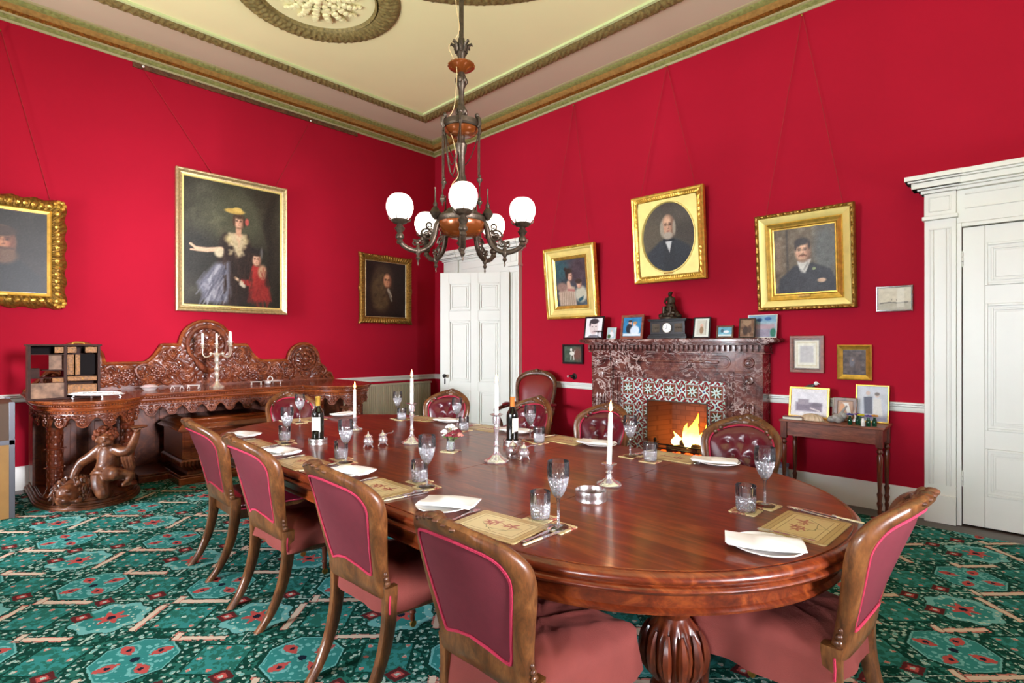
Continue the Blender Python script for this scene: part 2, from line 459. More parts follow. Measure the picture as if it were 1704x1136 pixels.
def wrap(e, off): return (((e-off)/P_+100.5).fract()-.5)*P_
A0 = wrap(la, 0); B0 = wrap(de, 0); A1 = wrap(la, P_/2); B1 = wrap(de, P_/2)
def boxm(a, b2, cx, cy, hx, hy): return ((a-cx).abs()-hx).mx((b2-cy).abs()-hy).lt(0)
def octd(a, b2, cx, cy): 
    p = (a-cx).abs(); q = (b2-cy).abs()
    return p.mx(q).mx((p+q)*.72)
def circd(a, b2, cx=0, cy=0, k=1.0): return ((a-cx)*(a-cx)+(b2-cy)*(b2-cy)*k).sqrt()
DG = srgb(16, 62, 52); MG = srgb(42, 108, 96); TE = srgb(54, 136, 132); LT = srgb(116, 182, 180); PA = srgb(180, 204, 190); BE = srgb(222, 202, 180); RE = srgb(190, 84, 80); RU = srgb(92, 38, 40); NV = srgb(26, 36, 52); PK = srgb(206, 128, 116)
vo = nt.nodes.new('ShaderNodeTexVoronoi'); vo.inputs['Scale'].default_value = 34; nt.links.new(tc.outputs['Object'], vo.inputs['Vector'])
vd = Ex(vo.outputs['Distance'])
no = nt.nodes.new('ShaderNodeTexNoise'); no.inputs['Scale'].default_value = 38; no.inputs['Detail'].default_value = 2; nt.links.new(tc.outputs['Object'], no.inputs['Vector'])
nf = Ex(no.outputs['Fac'])
col = mixc(nt, nf.gt(.52), DG, MG)
col = mixc(nt, vd.lt(.31)*nf.gt(.40), col, mixc(nt, nf.gt(.56), PA, LT))
col = mixc(nt, (vd-.36).abs().lt(.035)*nf.gt(.5), col, PA)
# long thin border lines
for e, o1 in ((B1, -.02), (B1, .185), (A1, .03)):
    col = mixc(nt, ((e-o1).abs()).lt(.004), col, PA)
# teal compartments between the octagons
for (a, b2) in ((A1, B0), (A0, B1)):
    s1 = a.abs().mx(b2.abs())
    col = mixc(nt, s1.lt(.118), col, DG)
    col = mixc(nt, s1.lt(.108), col, mixc(nt, nf.gt(.5), TE, MG))
    st = circd(wrap(a*(P_/.085), 0), wrap(b2*(P_/.085), 0))
    col = mixc(nt, s1.lt(.10)*st.lt(.10), col, mixc(nt, nf.gt(.5), PK, PA))
# four flower octagon
o4 = octd(A0, B0, 0, 0)
col = mixc(nt, o4.lt(.178), col, DG); col = mixc(nt, o4.lt(.166), col, LT); col = mixc(nt, o4.lt(.158), col, TE)
col = mixc(nt, o4.lt(.150)*vd.lt(.36), col, LT)
q4x = A0.abs(); q4y = B0.abs()
f4 = circd(q4x, q4y, .072, .07)
col = mixc(nt, f4.lt(.046)*f4.gt(.036), col, LT); col = mixc(nt, (f4*(1-.35*(q4x.atan2(q4y)*9).sin())).lt(.033), col, RE); col = mixc(nt, f4.lt(.012), col, NV)
col = mixc(nt, circd(A0, B0).lt(.02), col, NV)
# single flower medallion
d1 = circd(A1, B1, 0, 0, 1.15); an = A1.atan2(B1)
d1w = d1*(1-0.07*(an*8).sin())
col = mixc(nt, d1w.lt(.175), col, DG); col = mixc(nt, d1w.lt(.165), col, LT); col = mixc(nt, d1w.lt(.16)*vd.lt(.3), col, PA)
col = mixc(nt, d1w.lt(.125), col, TE); col = mixc(nt, d1w.lt(.12)*vd.lt(.26), col, PA)
dp = d1*(1-0.35*(an*6).sin())
col = mixc(nt, dp.lt(.05), col, RE); col = mixc(nt, d1.lt(.02), col, NV)
# rust diamonds
for (a, b2, cx, cy) in ((A1, B1, -.15, -.0), (A0, B0, .21, -.2), (A0, B0, -.29, -.13)):
    dd = (a-cx).abs()+(b2-cy).abs()*1.1
    col = mixc(nt, dd.lt(.07), col, MG); col = mixc(nt, dd.lt(.058), col, RU); col = mixc(nt, dd.lt(.03), col, RE); col = mixc(nt, dd.lt(.014), col, PA)
# beige bars
def bar(a, b2, cx, cy, hx, hy):
    global col
    col = mixc(nt, boxm(a, b2, cx, cy, hx+.007, hy+.007), col, mixc(nt, nf.gt(.5), PK, DG))
    col = mixc(nt, boxm(a, b2, cx, cy, hx, hy), col, BE)
bar(A0, B0, 0, -.2, .14, .015); bar(A0, B0, -.135, -.18, .014, .035)
bar(A1, B1, -.18, -.2, .125, .015); bar(A1, B1, -.29, -.18, .014, .03)
bar(A1, B1, .19, 0, .014, .13)
# weave: fine rib across
wv = nt.nodes.new('ShaderNodeTexWave'); wv.inputs['Scale'].default_value = 60; wv.bands_direction = 'X'; wv.inputs['Distortion'].default_value = 2
mpp = nt.nodes.new('ShaderNodeMapping'); mpp.inputs['Rotation'].default_value = (0, 0, rad(45)); nt.links.new(tc.outputs['Object'], mpp.inputs['Vector']); nt.links.new(mpp.outputs['Vector'], wv.inputs['Vector'])
mw = nt.nodes.new('ShaderNodeMix'); mw.data_type = 'RGBA'; mw.blend_type = 'MULTIPLY'; mw.inputs['Factor'].default_value = .35
nt.links.new(col, mw.inputs['A']); nt.links.new(wv.outputs['Color'], mw.inputs['B'])
nt.links.new(mw.outputs['Result'], b.inputs['Base Color']); setin(b, rough=1.0, spec=.05)
bp = nt.nodes.new('ShaderNodeBump'); bp.inputs['Strength'].default_value = .3; bp.inputs['Distance'].default_value = .004
nt.links.new(no.outputs['Fac'], bp.inputs['Height']); nt.links.new(bp.outputs['Normal'], b.inputs['Normal'])

# ------------------------------------------------------------------ room shell
H = 4.62; ZC = 4.4747
X1 = 9.6; Y1 = -7.2
mb = MB(); mb.box(-.25, X1+.25, Y1-.25, .7, -.12, 0); struct('floor', mb, M['floorwood'])
mb = MB(); mb.box(-.25, X1+.25, Y1-.25, .25, H, H+.15); struct('ceiling', mb, M['cream2'])
mb = MB(); mb.box(-.25, 0, Y1, 0, 0, H); struct('wall_left', mb, M['wall'])
# right wall with the doorways and the hearth recess
D1 = (.70, 1.745, 2.42); FP = (3.93, 4.71, .84); D2 = (6.631, 7.63, 2.313)
mb = MB()
for (a, c, z0, z1) in ((-.25, D1[0], 0, H), (D1[0], D1[1], D1[2], H), (D1[1], FP[0], 0, H), (FP[0], FP[1], FP[2], H), (FP[1], D2[0], 0, H), (D2[0], D2[1], D2[2], H), (D2[1], X1+.25, 0, H)):
    mb.box(a, c, 0, .25, z0, z1)
struct('wall_right', mb, M['wall'])
# window walls behind the camera
WF = [(1.0, 2.3), (3.7, 5.0), (6.4, 7.7)]; WZ = (.5, 3.0)
def wall_with(axis, pos, thick, lo, hi, wins):
    mb = MB(); cur = lo
    def bx(a, c, z0, z1):
        if axis == 'x': mb.box(a, c, min(pos, pos+thick), max(pos, pos+thick), z0, z1)
        else: mb.box(min(pos, pos+thick), max(pos, pos+thick), a, c, z0, z1)
    for (a, c) in wins:
        bx(cur, a, 0, H); bx(a, c, 0, WZ[0]); bx(a, c, WZ[1], H); cur = c
    bx(cur, hi, 0, H); return mb
struct('wall_front', wall_with('x', Y1, -.25, -.25, X1+.25, WF), M['wall'])
WB_ = [(-4.6, -3.3), (-2.3, -1.0)]
struct('wall_back', wall_with('y', X1, .25, Y1, 0, WB_), M['wall'])
def window(n, axis, pos, a, c):
    mb = MB()
    def bx(p, q, z0, z1, t=.05, off=.12):
        if axis == 'x': mb.box(p, q, pos-off-t, pos-off, z0, z1)
        else: mb.box(pos+off, pos+off+t, p, q, z0, z1)
    bx(a, a+.07, *WZ); bx(c-.07, c, *WZ); bx(a+.07, c-.07, WZ[0], WZ[0]+.09); bx(a+.07, c-.07, WZ[1]-.07, WZ[1])
    bx(a+.07, c-.07, 1.72, 1.78); m = (a+c)/2
    bx(m-.015, m+.015, WZ[0]+.09, 1.72, .03, .13); bx(m-.015, m+.015, 1.78, WZ[1]-.07, .03, .13)
    struct('window_%d' % n, mb, M['white'])
for i, (a, c) in enumerate(WF): window(i+1, 'x', Y1, a, c)
for i, (a, c) in enumerate(WB_): window(i+4, 'y', X1, a, c)

# baseboards and dado rail
bprof = [(0, 0), (.022, 0), (.022, .17), (.016, .185), (.016, .205), (.008, .2286), (0, .2286)]
rprof = [(0, .845), (.012, .85), (.018, .865), (.018, .885), (.03, .895), (.03, .905), (.04, .912), (.04, .9258), (0, .9258)]
def run_prof(prof, axis, a, c, side=1, pos=0):
    """extrude a wall profile (d from wall, z) along a wall; axis 'A' left wall (x=pos), 'B' right wall (y=pos)"""
    mb = MB(); n = len(prof); vs = []
    for t in (a, c):
        for d, z in prof:
            vs.append((pos+d*side, t, z) if axis == 'A' else (t, pos-d*side, z))
    fs = [tuple(range(n)), tuple(range(n, 2*n))[::-1]] + [(i, (i+1) % n, n+(i+1) % n, n+i) for i in range(n)]
    mb.add(vs, fs); return mb
def multi(prof, spans):
    mb = MB()
    for sp_ in spans:
        r = run_prof(prof, *sp_); mb.add(r.v, r.f)
    return mb
struct('baseboard_left', multi(bprof, [('A', Y1, 0)]), M['white'])
struct('baseboard_right', multi(bprof, [('B', 1.97, 3.26), ('B', 5.2, 6.404), ('B', 7.86, X1)]), M['white'])
struct('baseboard_front', multi(bprof, [('B', 0, X1, -1, Y1)]), M['white'])
struct('baseboard_back', multi(bprof, [('A', Y1, 0, -1, X1)]), M['white'])
struct('trim_1', multi(rprof, [('A', Y1, -.06), ('A', -.06, 0)]), M['white'])
struct('trim_2', multi(rprof, [('B', 0, .30), ('B', 1.954, 3.255), ('B', 5.205, 6.404), ('B', 7.86, X1)]), M['white'])

# cornice: profile bands (d, z) with relief along the length; sweeps left and right walls and the far walls
def cornice(name, prof, mat, relief=0, period=.08, loop=None, phase=0):
    mb = MB(); np_ = len(prof)
    def side(fn, L, mit0=True, mit1=True, fine=True):
        steps = max(2, int(L/(period/6))) if (relief and fine) else 2
        vs = []
        for i in range(steps):
            t = i/(steps-1)
            for k, (d, z) in enumerate(prof):
                s0 = d; s1 = L-d
                s_ = s0+(s1-s0)*t
                dd = d
                if relief and 0 < k < np_-1:
                    w = sin(PI*k/(np_-1))
                    dd = d + relief*w*(abs(sin(PI*s_/period+phase))-.5)
                vs.append(fn(s_, dd, z))
        fs = [(i*np_+k, i*np_+k+1, (i+1)*np_+k+1, (i+1)*np_+k) for i in range(steps-1) for k in range(np_-1)]
        mb.add(vs, fs)
    side(lambda s_, d, z: (d, -s_, z), -Y1)
    side(lambda s_, d, z: (s_, -d, z), X1)
    side(lambda s_, d, z: (X1-d, -s_, z), -Y1, fine=False)
    side(lambda s_, d, z: (s_, Y1+d, z), X1, fine=False)
    return struct(name, mb, mat, angle=60)
zc = ZC
cornice('trim_3', [(0, zc), (.012, zc), (.018, zc+.012), (.02, zc+.02)], M['stone'])
cornice('trim_4', [(.02, zc+.02), (.03, zc+.026), (.045, zc+.034), (.055, zc+.042), (.058, zc+.048)], M['corngreen'], relief=.022, period=.085)
cornice('trim_5', [(.058, zc+.048), (.075, zc+.05), (.08, zc+.058)], M['stone'])
cornice('trim_6', [(.08, zc+.058), (.09, zc+.066), (.105, zc+.072), (.12, zc+.078)], M['golddark'], relief=.016, period=.05)
cornice('trim_7', [(.12, zc+.078), (.14, zc+.086), (.165, zc+.1), (.18, zc+.108)], M['ochre'])
cornice('trim_8', [(.18, zc+.108), (.2, zc+.112), (.22, zc+.12), (.235, zc+.128), (.24, zc+.134)], M['corngreen'], relief=.018, period=.06)
cornice('trim_9', [(.24, zc+.134), (.262, zc+.136), (.27, zc+.1453)], M['stone'])

# ceiling band moulding with leaf relief
def relief_tri(s_, q): return .5+.5*sin(s_*2*PI/.07+ (4 if q > .5 else 0))*cos(q*PI*2.6+s_*14)
def band(name, pts_fn, L, width, mat, z=H, hgt=.05, steps=None, nw=10):
    steps = steps or int(L/.014); mb = MB(); vs = []
    for i in range(steps+1):
        s_ = L*i/steps
        for k in range(nw+1):
            q = k/nw
            h = hgt*math.sqrt(max(0, sin(PI*q)))*(.55+.45*relief_tri(s_, q)) if 0 < k < nw else 0
            x, y = pts_fn(s_, q*width); vs.append((x, y, z-.002-h))
    n = nw+1
    fs = [(i*n+k, i*n+k+1, (i+1)*n+k+1, (i+1)*n+k) for i in range(steps) for k in range(nw)]
    mb.add(vs, fs); return mb
a0, a1 = .74, .93
mbb = MB()
Lx = X1-2*a0; Ly = -Y1-2*a0; wd = a1-a0
for (fn, L) in ((lambda s_, q: (a0+q, -(a0+q)-(Ly-2*q)*s_/Ly), Ly), (lambda s_, q: (a0+q+(Lx-2*q)*s_/Lx, -(a0+q)), Lx),
                (lambda s_, q: (X1-a0-q, -(a0+q)-(Ly-2*q)*s_/Ly), Ly), (lambda s_, q: (a0+q+(Lx-2*q)*s_/Lx, Y1+a0+q), Lx)):
    r = band('b', fn, L, wd, None); mbb.add(r.v, r.f)
struct('trim_10', mbb, M['band'], angle=80)
mb = MB(); i0 = a1; z0 = H-.035
for (x0, x1, y0, y1) in ((i0, i0+.035, Y1+i0, -i0), (X1-i0-.035, X1-i0, Y1+i0, -i0), (i0+.035, X1-i0-.035, -i0-.035, -i0), (i0+.035, X1-i0-.035, Y1+i0, Y1+i0+.035)):
    mb.box(x0, x1, y0, y1, z0, H)
struct('trim_11', mb, M['greenline'])
mb = MB(); mb.box(i0+.035, X1-i0-.035, Y1+i0+.035, -i0-.035, H-.012, H); struct('trim_12', mb, M['cream'])
# plaster rings and central foliage
def ringband(cx, cy, r0, r1, skip=None):
    L = 2*PI*r1
    fn = lambda s_, q: (cx+(r0+q)*cos(2*PI*s_/L), cy+(r0+q)*sin(2*PI*s_/L))
    return band('r', fn, L, r1-r0, None, z=H-.01, hgt=.055)
mb = MB()
for (cx, cy, r0, r1) in ((2.30, -3.14, .53, .75),):
    r = ringband(cx, cy, r0, r1); mb.add(r.v, r.f)
    mb.grid(lambda u, v, cx=cx, cy=cy, r0=r0: (cx+(r0-.02+.02*v)*cos(2*PI*u), cy+(r0-.02+.02*v)*sin(2*PI*u), H-.012-.03*(v)), 96, 2, cu=True)
struct('trim_13', mb, M['band'], angle=80)
mb = MB(); cx, cy, r0, r1 = 4.51, -3.30, 1.42, 1.79
L = 2*PI*r1
steps = 800; nw = 10; vs = []; fs = []
for i in range(steps+1):
    a = 2*PI*i/steps
    for k in range(nw+1):
        q = k/nw; s_ = a*r1; h = .055*math.sqrt(max(0, sin(PI*q)))*(.55+.45*relief_tri(s_, q)) if 0 < k < nw else 0
        vs.append((cx+(r0+(r1-r0)*q)*cos(a), cy+(r0+(r1-r0)*q)*sin(a), H-.012-h))
for i in range(steps):
    a = 2*PI*(i+.5)/steps; px, py = cx+r1*cos(a), cy+r1*sin(a)
    if math.hypot(px-2.30, py+3.14) < .78 or math.hypot(cx+r0*cos(a)-2.30, cy+r0*sin(a)+3.14) < .78: continue
    for k in range(nw): fs.append((i*(nw+1)+k, i*(nw+1)+k+1, (i+1)*(nw+1)+k+1, (i+1)*(nw+1)+k))
mb.add(vs, fs); struct('trim_14', mb, M['band'], angle=80)
# leafy centre of the small ring
mb = MB()
for ring, (n, rr, ln) in enumerate(((16, .28, .17), (10, .15, .15), (6, .05, .09))):
    for k in range(n):
        a = 2*PI*k/n+ring*.2
        for j in range(5):
            t = j/4; r_ = rr-ln/2+ln*t; wdt = .035*(1-.6*t)+.01
            for sd in (-1, 1):
                aa = a+sd*.06*(1-t)
                mb.blob((2.30+r_*cos(aa), -3.14+r_*sin(aa), H-.03-.02*sin(PI*t)), (.032, wdt*.7, .02), 6, 4, M=Matrix.Rotation(a+sd*.5, 3, 'Z'))
mb.blob((2.30, -3.14, H-.05), .045, 10, 6)
struct('trim_15', mb, M['cream'])
# dark picture rail under the cornice of the left wall
mb = MB(); mb.box(.0, .02, -4.12, -1.42, ZC-.055, ZC-.005); struct('trim_16', mb, M['dwalnut'])

# carpet
mb = MB(); mb.box(.25, 8.9, -6.7, -.29, 0, .012)
tag(mb.build('carpet', M['carpet'], smooth=False), 'green patterned wool carpet with octagon medallions under the dining table', 'carpet')

# ------------------------------------------------------------------ door 1 (far left of right wall): case, recess, leaf
def case(n, x0, x1, o0, o1, top_open, ztop, deep=.07, recess=.3):
    """pilastered doorcase on right wall; outer x0..x1, opening o0..o1"""
    mb = MB()
    zf = top_open+.075
    for (a, c) in ((x0, o0-.03), (o1+.03, x1)):
        w = c-a
        mb.box(a, c, -deep, 0, 0, zf); mb.box(a-.0, c, -deep-.015, 0, 0, .22)
        # sunk panel beads
        if w > .12:
            for zz0, zz1 in ((.3, zf-.08),):
                for (p, q) in ((a+.03, a+.042), (c-.042, c-.03), (a+.055, a+.062), (c-.062, c-.055)):
                    mb.box(p, q, -deep-.007, -deep, zz0, zz1)
                mb.box(a+.03, c-.03, -deep-.007, -deep, zz1, zz1+.012)
        mb.box(a-.012, c+.012, -deep-.03, 0, zf, zf+.03)                 # capital bead
        mb.box(a, c, -deep-.012, 0, zf+.03, zf+.21)
        for (p, q) in ((a+.03, a+.04), (c-.04, c-.03)): mb.box(p, q, -deep-.019, -deep-.012, zf+.06, zf+.18)
        mb.box(a+.04, c-.04, -deep-.019, -deep-.012, zf+.17, zf+.18); mb.box(a+.04, c-.04, -deep-.019, -deep-.012, zf+.06, zf+.07)
    mb.box(o0-.03, o1+.03, -deep+.02, 0, top_open+.03, zf+.21)             # frieze
    mb.box(o0+.02, o1-.02, -deep+.012, -deep+.02, zf+.06, zf+.072); mb.box(o0+.02, o1-.02, -deep+.012, -deep+.02, zf+.168, zf+.18)
    mb.box(o0-.03, o0, -deep+.02, .2, 0, top_open+.03); mb.box(o1, o1+.03, -deep+.02, .2, 0, top_open+.03); mb.box(o0, o1, -deep+.02, .2, top_open, top_open+.03)
    # cornice
    zz = zf+.21
    for (d, z0, z1) in ((.02, zz, zz+.025), (.04, zz+.025, zz+.04), (.075, zz+.04, zz+.085), (.095, zz+.085, zz+.10), (.115, zz+.10, ztop)):
        mb.box(x0-d, x1+d, -deep-d, 0, z0, z1)
        for (a, c) in ((x0, o0-.03), (o1+.03, x1)):
            mb.box(a-d, c+d*.4, -deep-d-.012, 0, z0, z1-.001)
    return struct('trim_%d' % n, mb, M['white'], bevel=.004)
case(17, .33, 1.954, D1[0], D1[1], 2.42, 2.85)
case(18, 6.404, 7.86, D2[0], D2[1], 2.313, 2.735)

def door_leaf(name, w, h, mat, panels):
    """leaf in local coords: hinge at x=0, extends to +x, front faces -y, thickness .045"""
    mb = MB(); t = .045
    mb.box(0, w, -t/2+.008, t/2-.008, 0, h)
    # stiles and rails as raised grid
    xs = [0, w*.13, w*.445, w*.555, w*.87, w]
    def rr(x0, x1, z0, z1):
        mb.box(x0, x1, -t/2, t/2, z0, z1)
    rr(xs[0], xs[1], 0, h); rr(xs[2], xs[3], 0, h); rr(xs[4], xs[5], 0, h)
    edges = [0]+[z for p in panels for z in p]+[h]
    for i in range(0, len(edges), 2):
        rr(xs[1], xs[2], edges[i], edges[i+1]); rr(xs[3], xs[4], edges[i], edges[i+1])
    for (z0, z1) in panels:
        for (x0, x1) in ((xs[1], xs[2]), (xs[3], xs[4])):
            for side in (-1, 1):
                for ins, th, d in ((0, .018, .006), (.035, .014, .0)):
                    a, c, e, g = x0+ins, x1-ins, z0+ins, z1-ins
                    yo = side*(t/2-.004) ; y0, y1 = (yo-side*.004, yo+side*(.004+d))
                    y0, y1 = min(y0, y1), max(y0, y1)
                    mb.box(a, a+th, y0, y1, e, g); mb.box(c-th, c, y0, y1, e, g); mb.box(a+th, c-th, y0, y1, e, e+th); mb.box(a+th, c-th, y0, y1, g-th, g)
                y0, y1 = (side*(t/2-.008), side*(t/2-.001)); y0, y1 = min(y0, y1), max(y0, y1)
                mb.box(x0+.06, x1-.06, y0, y1, z0+.06, z1-.06)
    return mb.build(name, mat, bevel=.003)
hx, hy = 1.793, -.088
ex, ey = .979, -.66
ang = math.atan2(ey-hy, ex-hx)
PAN = [(.25, .74), (.86, 1.73), (1.87, 2.26)]
d1 = door_leaf('door_1', math.hypot(ex-hx, ey-hy), 2.41, M['white'], PAN)
d1['kind'] = 'structure'
d1.location = (hx, hy, .012); d1.rotation_euler = (0, 0, ang)
wl = math.hypot(ex-hx, ey-hy)
mb = MB()
for s_ in (1, -1):
    mb.lathe([(.0, 0), (.02, 0), (.02, .006), (.008, .01), (.008, .03), (.022, .038), (.028, .05), (.022, .062), (0, .068)], (wl-.075, s_*.0225, .95), 14, axis=(0, s_, 0))
    mb.cbox((wl-.07, s_*.025, .88), (.018, .006, .06)); mb.blob((wl-.07, s_*.027, .845), (.01, .005, .018), 8, 6)
mb.build('door_handle', M['iron'], d1)
d2 = door_leaf('door_2', D2[1]-D2[0]-.01, 2.295, M['white'], [(.24, .60), (.74, 1.70), (1.84, 2.16)])
d2['kind'] = 'structure'; d2.location = (D2[0]+.005, .0, .012)
mb = MB()
for z in (.3, 2.0):
    for k in range(3): mb.lathe([(.008, 0), (.008, .032)], (-.002, -.03, z+.036*k), 8)
    mb.lathe([(0, -.012), (.006, -.004), (.006, 0)], (-.002, -.03, z), 8); mb.lathe([(.006, 0), (.006, .006), (0, .014)], (-.002, -.03, z+.104), 8)
mb.build('hinge', M['white'], d2)
mb = MB(); mb.lathe([(.0, 0), (.02, 0), (.02, .006), (.008, .01), (.008, .03), (.028, .05), (0, .068)], (D2[1]-D2[0]-.09, -.0225, .98), 14, axis=(0, -1, 0)); mb.build('door_handle', M['iron'], d2)
# passage closed off beyond door 1
mb = MB(); mb.box(.4, 2.1, .62, .7, 0, 2.8); mb.box(.4, .5, .25, .62, 0, 2.8); mb.box(2.0, 2.1, .25, .62, 0, 2.8); mb.box(.4, 2.1, .25, .7, 2.8, 2.88)
struct('wall_passage', mb, M['cream'])
mb = MB(); mb.box(6.4, 7.9, .25, .3, 0, 2.6); struct('wall_closet', mb, M['cream'])

# radiator on the left wall near the corner
t = thing('radiator', 'cream fluted panel radiator under the dado rail near the corner', 'radiator', (.025, -1.02, 0))
mb = MB(); mb.box(.03, .06, -.86, .86, .12, .80)
n = 52
for k in range(n):
    y = -.86+1.72*(k+.5)/n
    mb.tube([(.065, y, .14), (.068, y, .18), (.068, y, .77), (.065, y, .79)], .0125, 6)
mb.box(.02, .085, -.87, .87, .795, .82)
mb.build('panel', M['radiator'], t)
for y_ in (-.6, .56):
    mb = MB(); mb.box(-.02, .03, y_, y_+.04, .3, .7); mb.build('bracket', M['radiator'], t)
mb = MB(); mb.tube([(.05, .80, 0), (.05, .80, .13)], .012, 8); mb.lathe([(.02, 0), (.022, .04), (.015, .06)], (.05, .8, .06), 10); mb.build('valve', M['radiator'], t)
# ------------------------------------------------------------------ picture frames
def frame_mesh(w, h, prof, n=1, mod=None, y0=0):
    """prof: [(inset from outer edge, depth toward viewer)], frame stands z 0..h, centred x, facing -y. mod(s, side, k)->(dInset, dDepth)"""
    mb = MB(); np_ = len(prof)
    for side in range(4):
        L = w if side % 2 == 0 else h
        vs = []
        for i in range(n+1):
            t = i/n
            for k, (ins, d) in enumerate(prof):
                di, dd = mod(t*L, L, side, k) if mod else (0, 0)
                I = ins+di
                a = I+(L-2*I)*t
                if side == 0: p = (-w/2+a, I)
                elif side == 1: p = (w/2-I, a)
                elif side == 2: p = (w/2-a, h-I)
                else: p = (-w/2+I, h-a)
                vs.append((p[0], -(d+dd)-y0, p[1]))
        fs = [(i*np_+k, (i+1)*np_+k, (i+1)*np_+k+1, i*np_+k+1) for i in range(n) for k in range(np_-1)]
        mb.add(vs, fs)
    return mb
def hang(t, w, h, peak, matc, zoff=0, spread=.4):
    """cord as two strings from frame to hook above; peak in local coordinates"""
    mb = MB()
    mb.tube([(-w*spread, -.01, h-.05), (peak[0], peak[1], peak[2])], .0028, 5)
    mb.tube([(w*spread, -.01, h-.05), (peak[0]+.01, peak[1], peak[2])], .0028, 5)
    mb.build('hanging_cord', matc, t)
    mb = MB(); mb.blob((peak[0], peak[1]-.004, peak[2]+.01), .011, 8, 6); mb.build('hook', M['golddark'], t)
def picture(name, label, cat, wall, pos, z, w, h, bands, paint, tilt=3, cord=None, back=.02, group=None, opening=None, plate=None):
    """wall 'A' (x=0) or 'B' (y=0); pos = centre along wall"""
    rz = PI/2 if wall == 'A' else 0
    off = .012
    loc = (off, pos, z) if wall == 'A' else (pos, -off, z)
    t = thing(name, label, cat, loc, group=group, rot=(rad(tilt) if wall == 'B' else 0, (rad(tilt) if wall == 'A' else 0), 0))
    # an extra rotation about the vertical for the left wall is baked in the order: use matrix
    Mx = Matrix.Rotation(rz, 4, 'Z') @ Matrix.Rotation(rad(tilt), 4, 'X')
    t.rotation_euler = Mx.to_euler()
    for (nm, prof, mat, n, mod, ang) in bands:
        frame_mesh(w, h, prof, n, mod).build(nm, mat, t, angle=ang)
    mb = MB(); b0 = bands[0][1][0][0]
    mb.box(-w/2+.012, w/2-.012, -.006, 0, .012, h-.012); mb.build('backing', M['dwalnut'], t, smooth=False)
    if paint is not None:
        P, (ix, iz), yy = paint
        o = P.mesh('canvas', M['painted'], t, y=0); o.location = (0, -yy, iz)
    if cord:
        inv = (Matrix.Translation(loc) @ Mx).inverted()
        pk = inv @ Vector(cord)
        hang(t, w, h, pk, M['cord'])
    if plate:
        mb = MB(); mb.box(-.05, .05, -plate[1]-.004, -plate[1], plate[0], plate[0]+.018); mb.build('name_plate', M['golddark'], t)
    return t
def scallop(amp, per, k0=0, k1=99, damp=.6):
    def f(s_, L, side, k):
        if k < k0 or k > k1: return (0, 0)
        e = sin(PI*s_/L)
        return (0, amp*(abs(sin(PI*s_/per))-.5)*min(1, 8*e))
    return f
def ornate(s_, L, side, k):
    e = min(1, sin(PI*s_/L)*6)
    if k == 0 or k == 1: return (-.018*(.5+.5*cos(2*PI*s_/L*6+PI))*e - .0, 0)
    if 2 <= k <= 5: return (0, .012*sin(s_*2*PI/.055+k*1.6)*e + .006*sin(s_*2*PI/.021+k*2.2))
    return (0, 0)
# --- portraits (generic painted sitters)
def skin(P, cx, cy, rx, ry, base, shade, hair=None, beard=None):
    B = np.array(base, float); S = np.array(shade, float); hi = np.clip(B*1.08+8, 0, 255)
    P.ell(cx, cy, rx, ry, S, .35); P.ell(cx-rx*.12, cy+ry*.02, rx*.86, ry*.9, B, .5)
    P.ell(cx+rx*.75, cy-ry*.1, rx*.4, ry*.8, S*.8, .9, op=.6); P.ell(cx-rx*.15, cy+ry*.48, rx*.5, ry*.26, hi, .9, op=.6)
    for s_ in (-1, 1):
        P.ell(cx+s_*rx*.40-rx*.06, cy+ry*.14, rx*.27, ry*.12, S*.72, .9, op=.75); P.ell(cx+s_*rx*.40-rx*.06, cy+ry*.10, rx*.13, ry*.045, (40, 28, 24), .7, op=.85)
        P.line([(cx+s_*rx*.18-rx*.06, cy+ry*.27), (cx+s_*rx*.6-rx*.06, cy+ry*.25)], rx*.06, S*.5, .9, op=.7)
        P.ell(cx+s_*rx*.45-rx*.08, cy-ry*.2, rx*.26, ry*.16, (B*.7+np.array([200, 90, 80])*.3), .95, op=.45)
    P.line([(cx-rx*.02, cy+ry*.12), (cx+rx*.06, cy-ry*.18)], rx*.10, S*.9, .95, op=.6); P.ell(cx-rx*.06, cy-ry*.1, rx*.09, ry*.12, hi, .9, op=.7); P.ell(cx+rx*.02, cy-ry*.24, rx*.17, ry*.05, S*.7, .9, op=.7)
    P.ell(cx-rx*.02, cy-ry*.47, rx*.26, ry*.055, (146, 66, 58), .8, op=.85); P.ell(cx-rx*.02, cy-ry*.62, rx*.2, ry*.05, S*.85, .9, op=.5)
    P.ell(cx, cy-ry*.95, rx*.6, ry*.14, S*.6, .9, op=.5)
# 1 large lady and child
P = Paint(1.09, 1.47, 118, 158, (46, 44, 32), 5, 11); P.mottle(9, 5).mottle(6, 12)
P.ell(.55, .75, .45, .22, (84, 86, 66), .9, op=.8); P.ell(.3, .62, .3, .12, (78, 78, 58), .9, op=.7)
P.poly([(.62, 1), (1, 1), (1, .1), (.88, .2), (.86, .6), (.75, .85)], (40, 34, 24), .15, .9); P.ell(.12, .4, .25, .2, (36, 36, 28), .8)
P.poly([(.33, .48), (.38, .6), (.64, .6), (.70, .45), (.72, .05), (.36, .0), (.30, .2)], (44, 32, 26), .04)
P.poly([(.3, .34), (.44, .36), (.46, .1), (.42, .02), (.2, .02), (.12, .17)], (120, 122, 136), .05); P.line([(.34, .32), (.24, .2), (.3, .05)], .016, (168, 170, 180), .9); P.line([(.4, .3), (.33, .16), (.38, .04)], .014, (84, 86, 100), .9); P.line([(.2, .16), (.3, .1)], .02, (150, 152, 164), .9)
P.ell(.52, .55, .12, .05, (206, 190, 140), .5); P.poly([(.44, .6), (.62, .6), (.57, .42), (.52, .4)], (200, 184, 146), .04); P.poly([(.5, .6), (.58, .6), (.54, .49)], (214, 176, 142), .02)
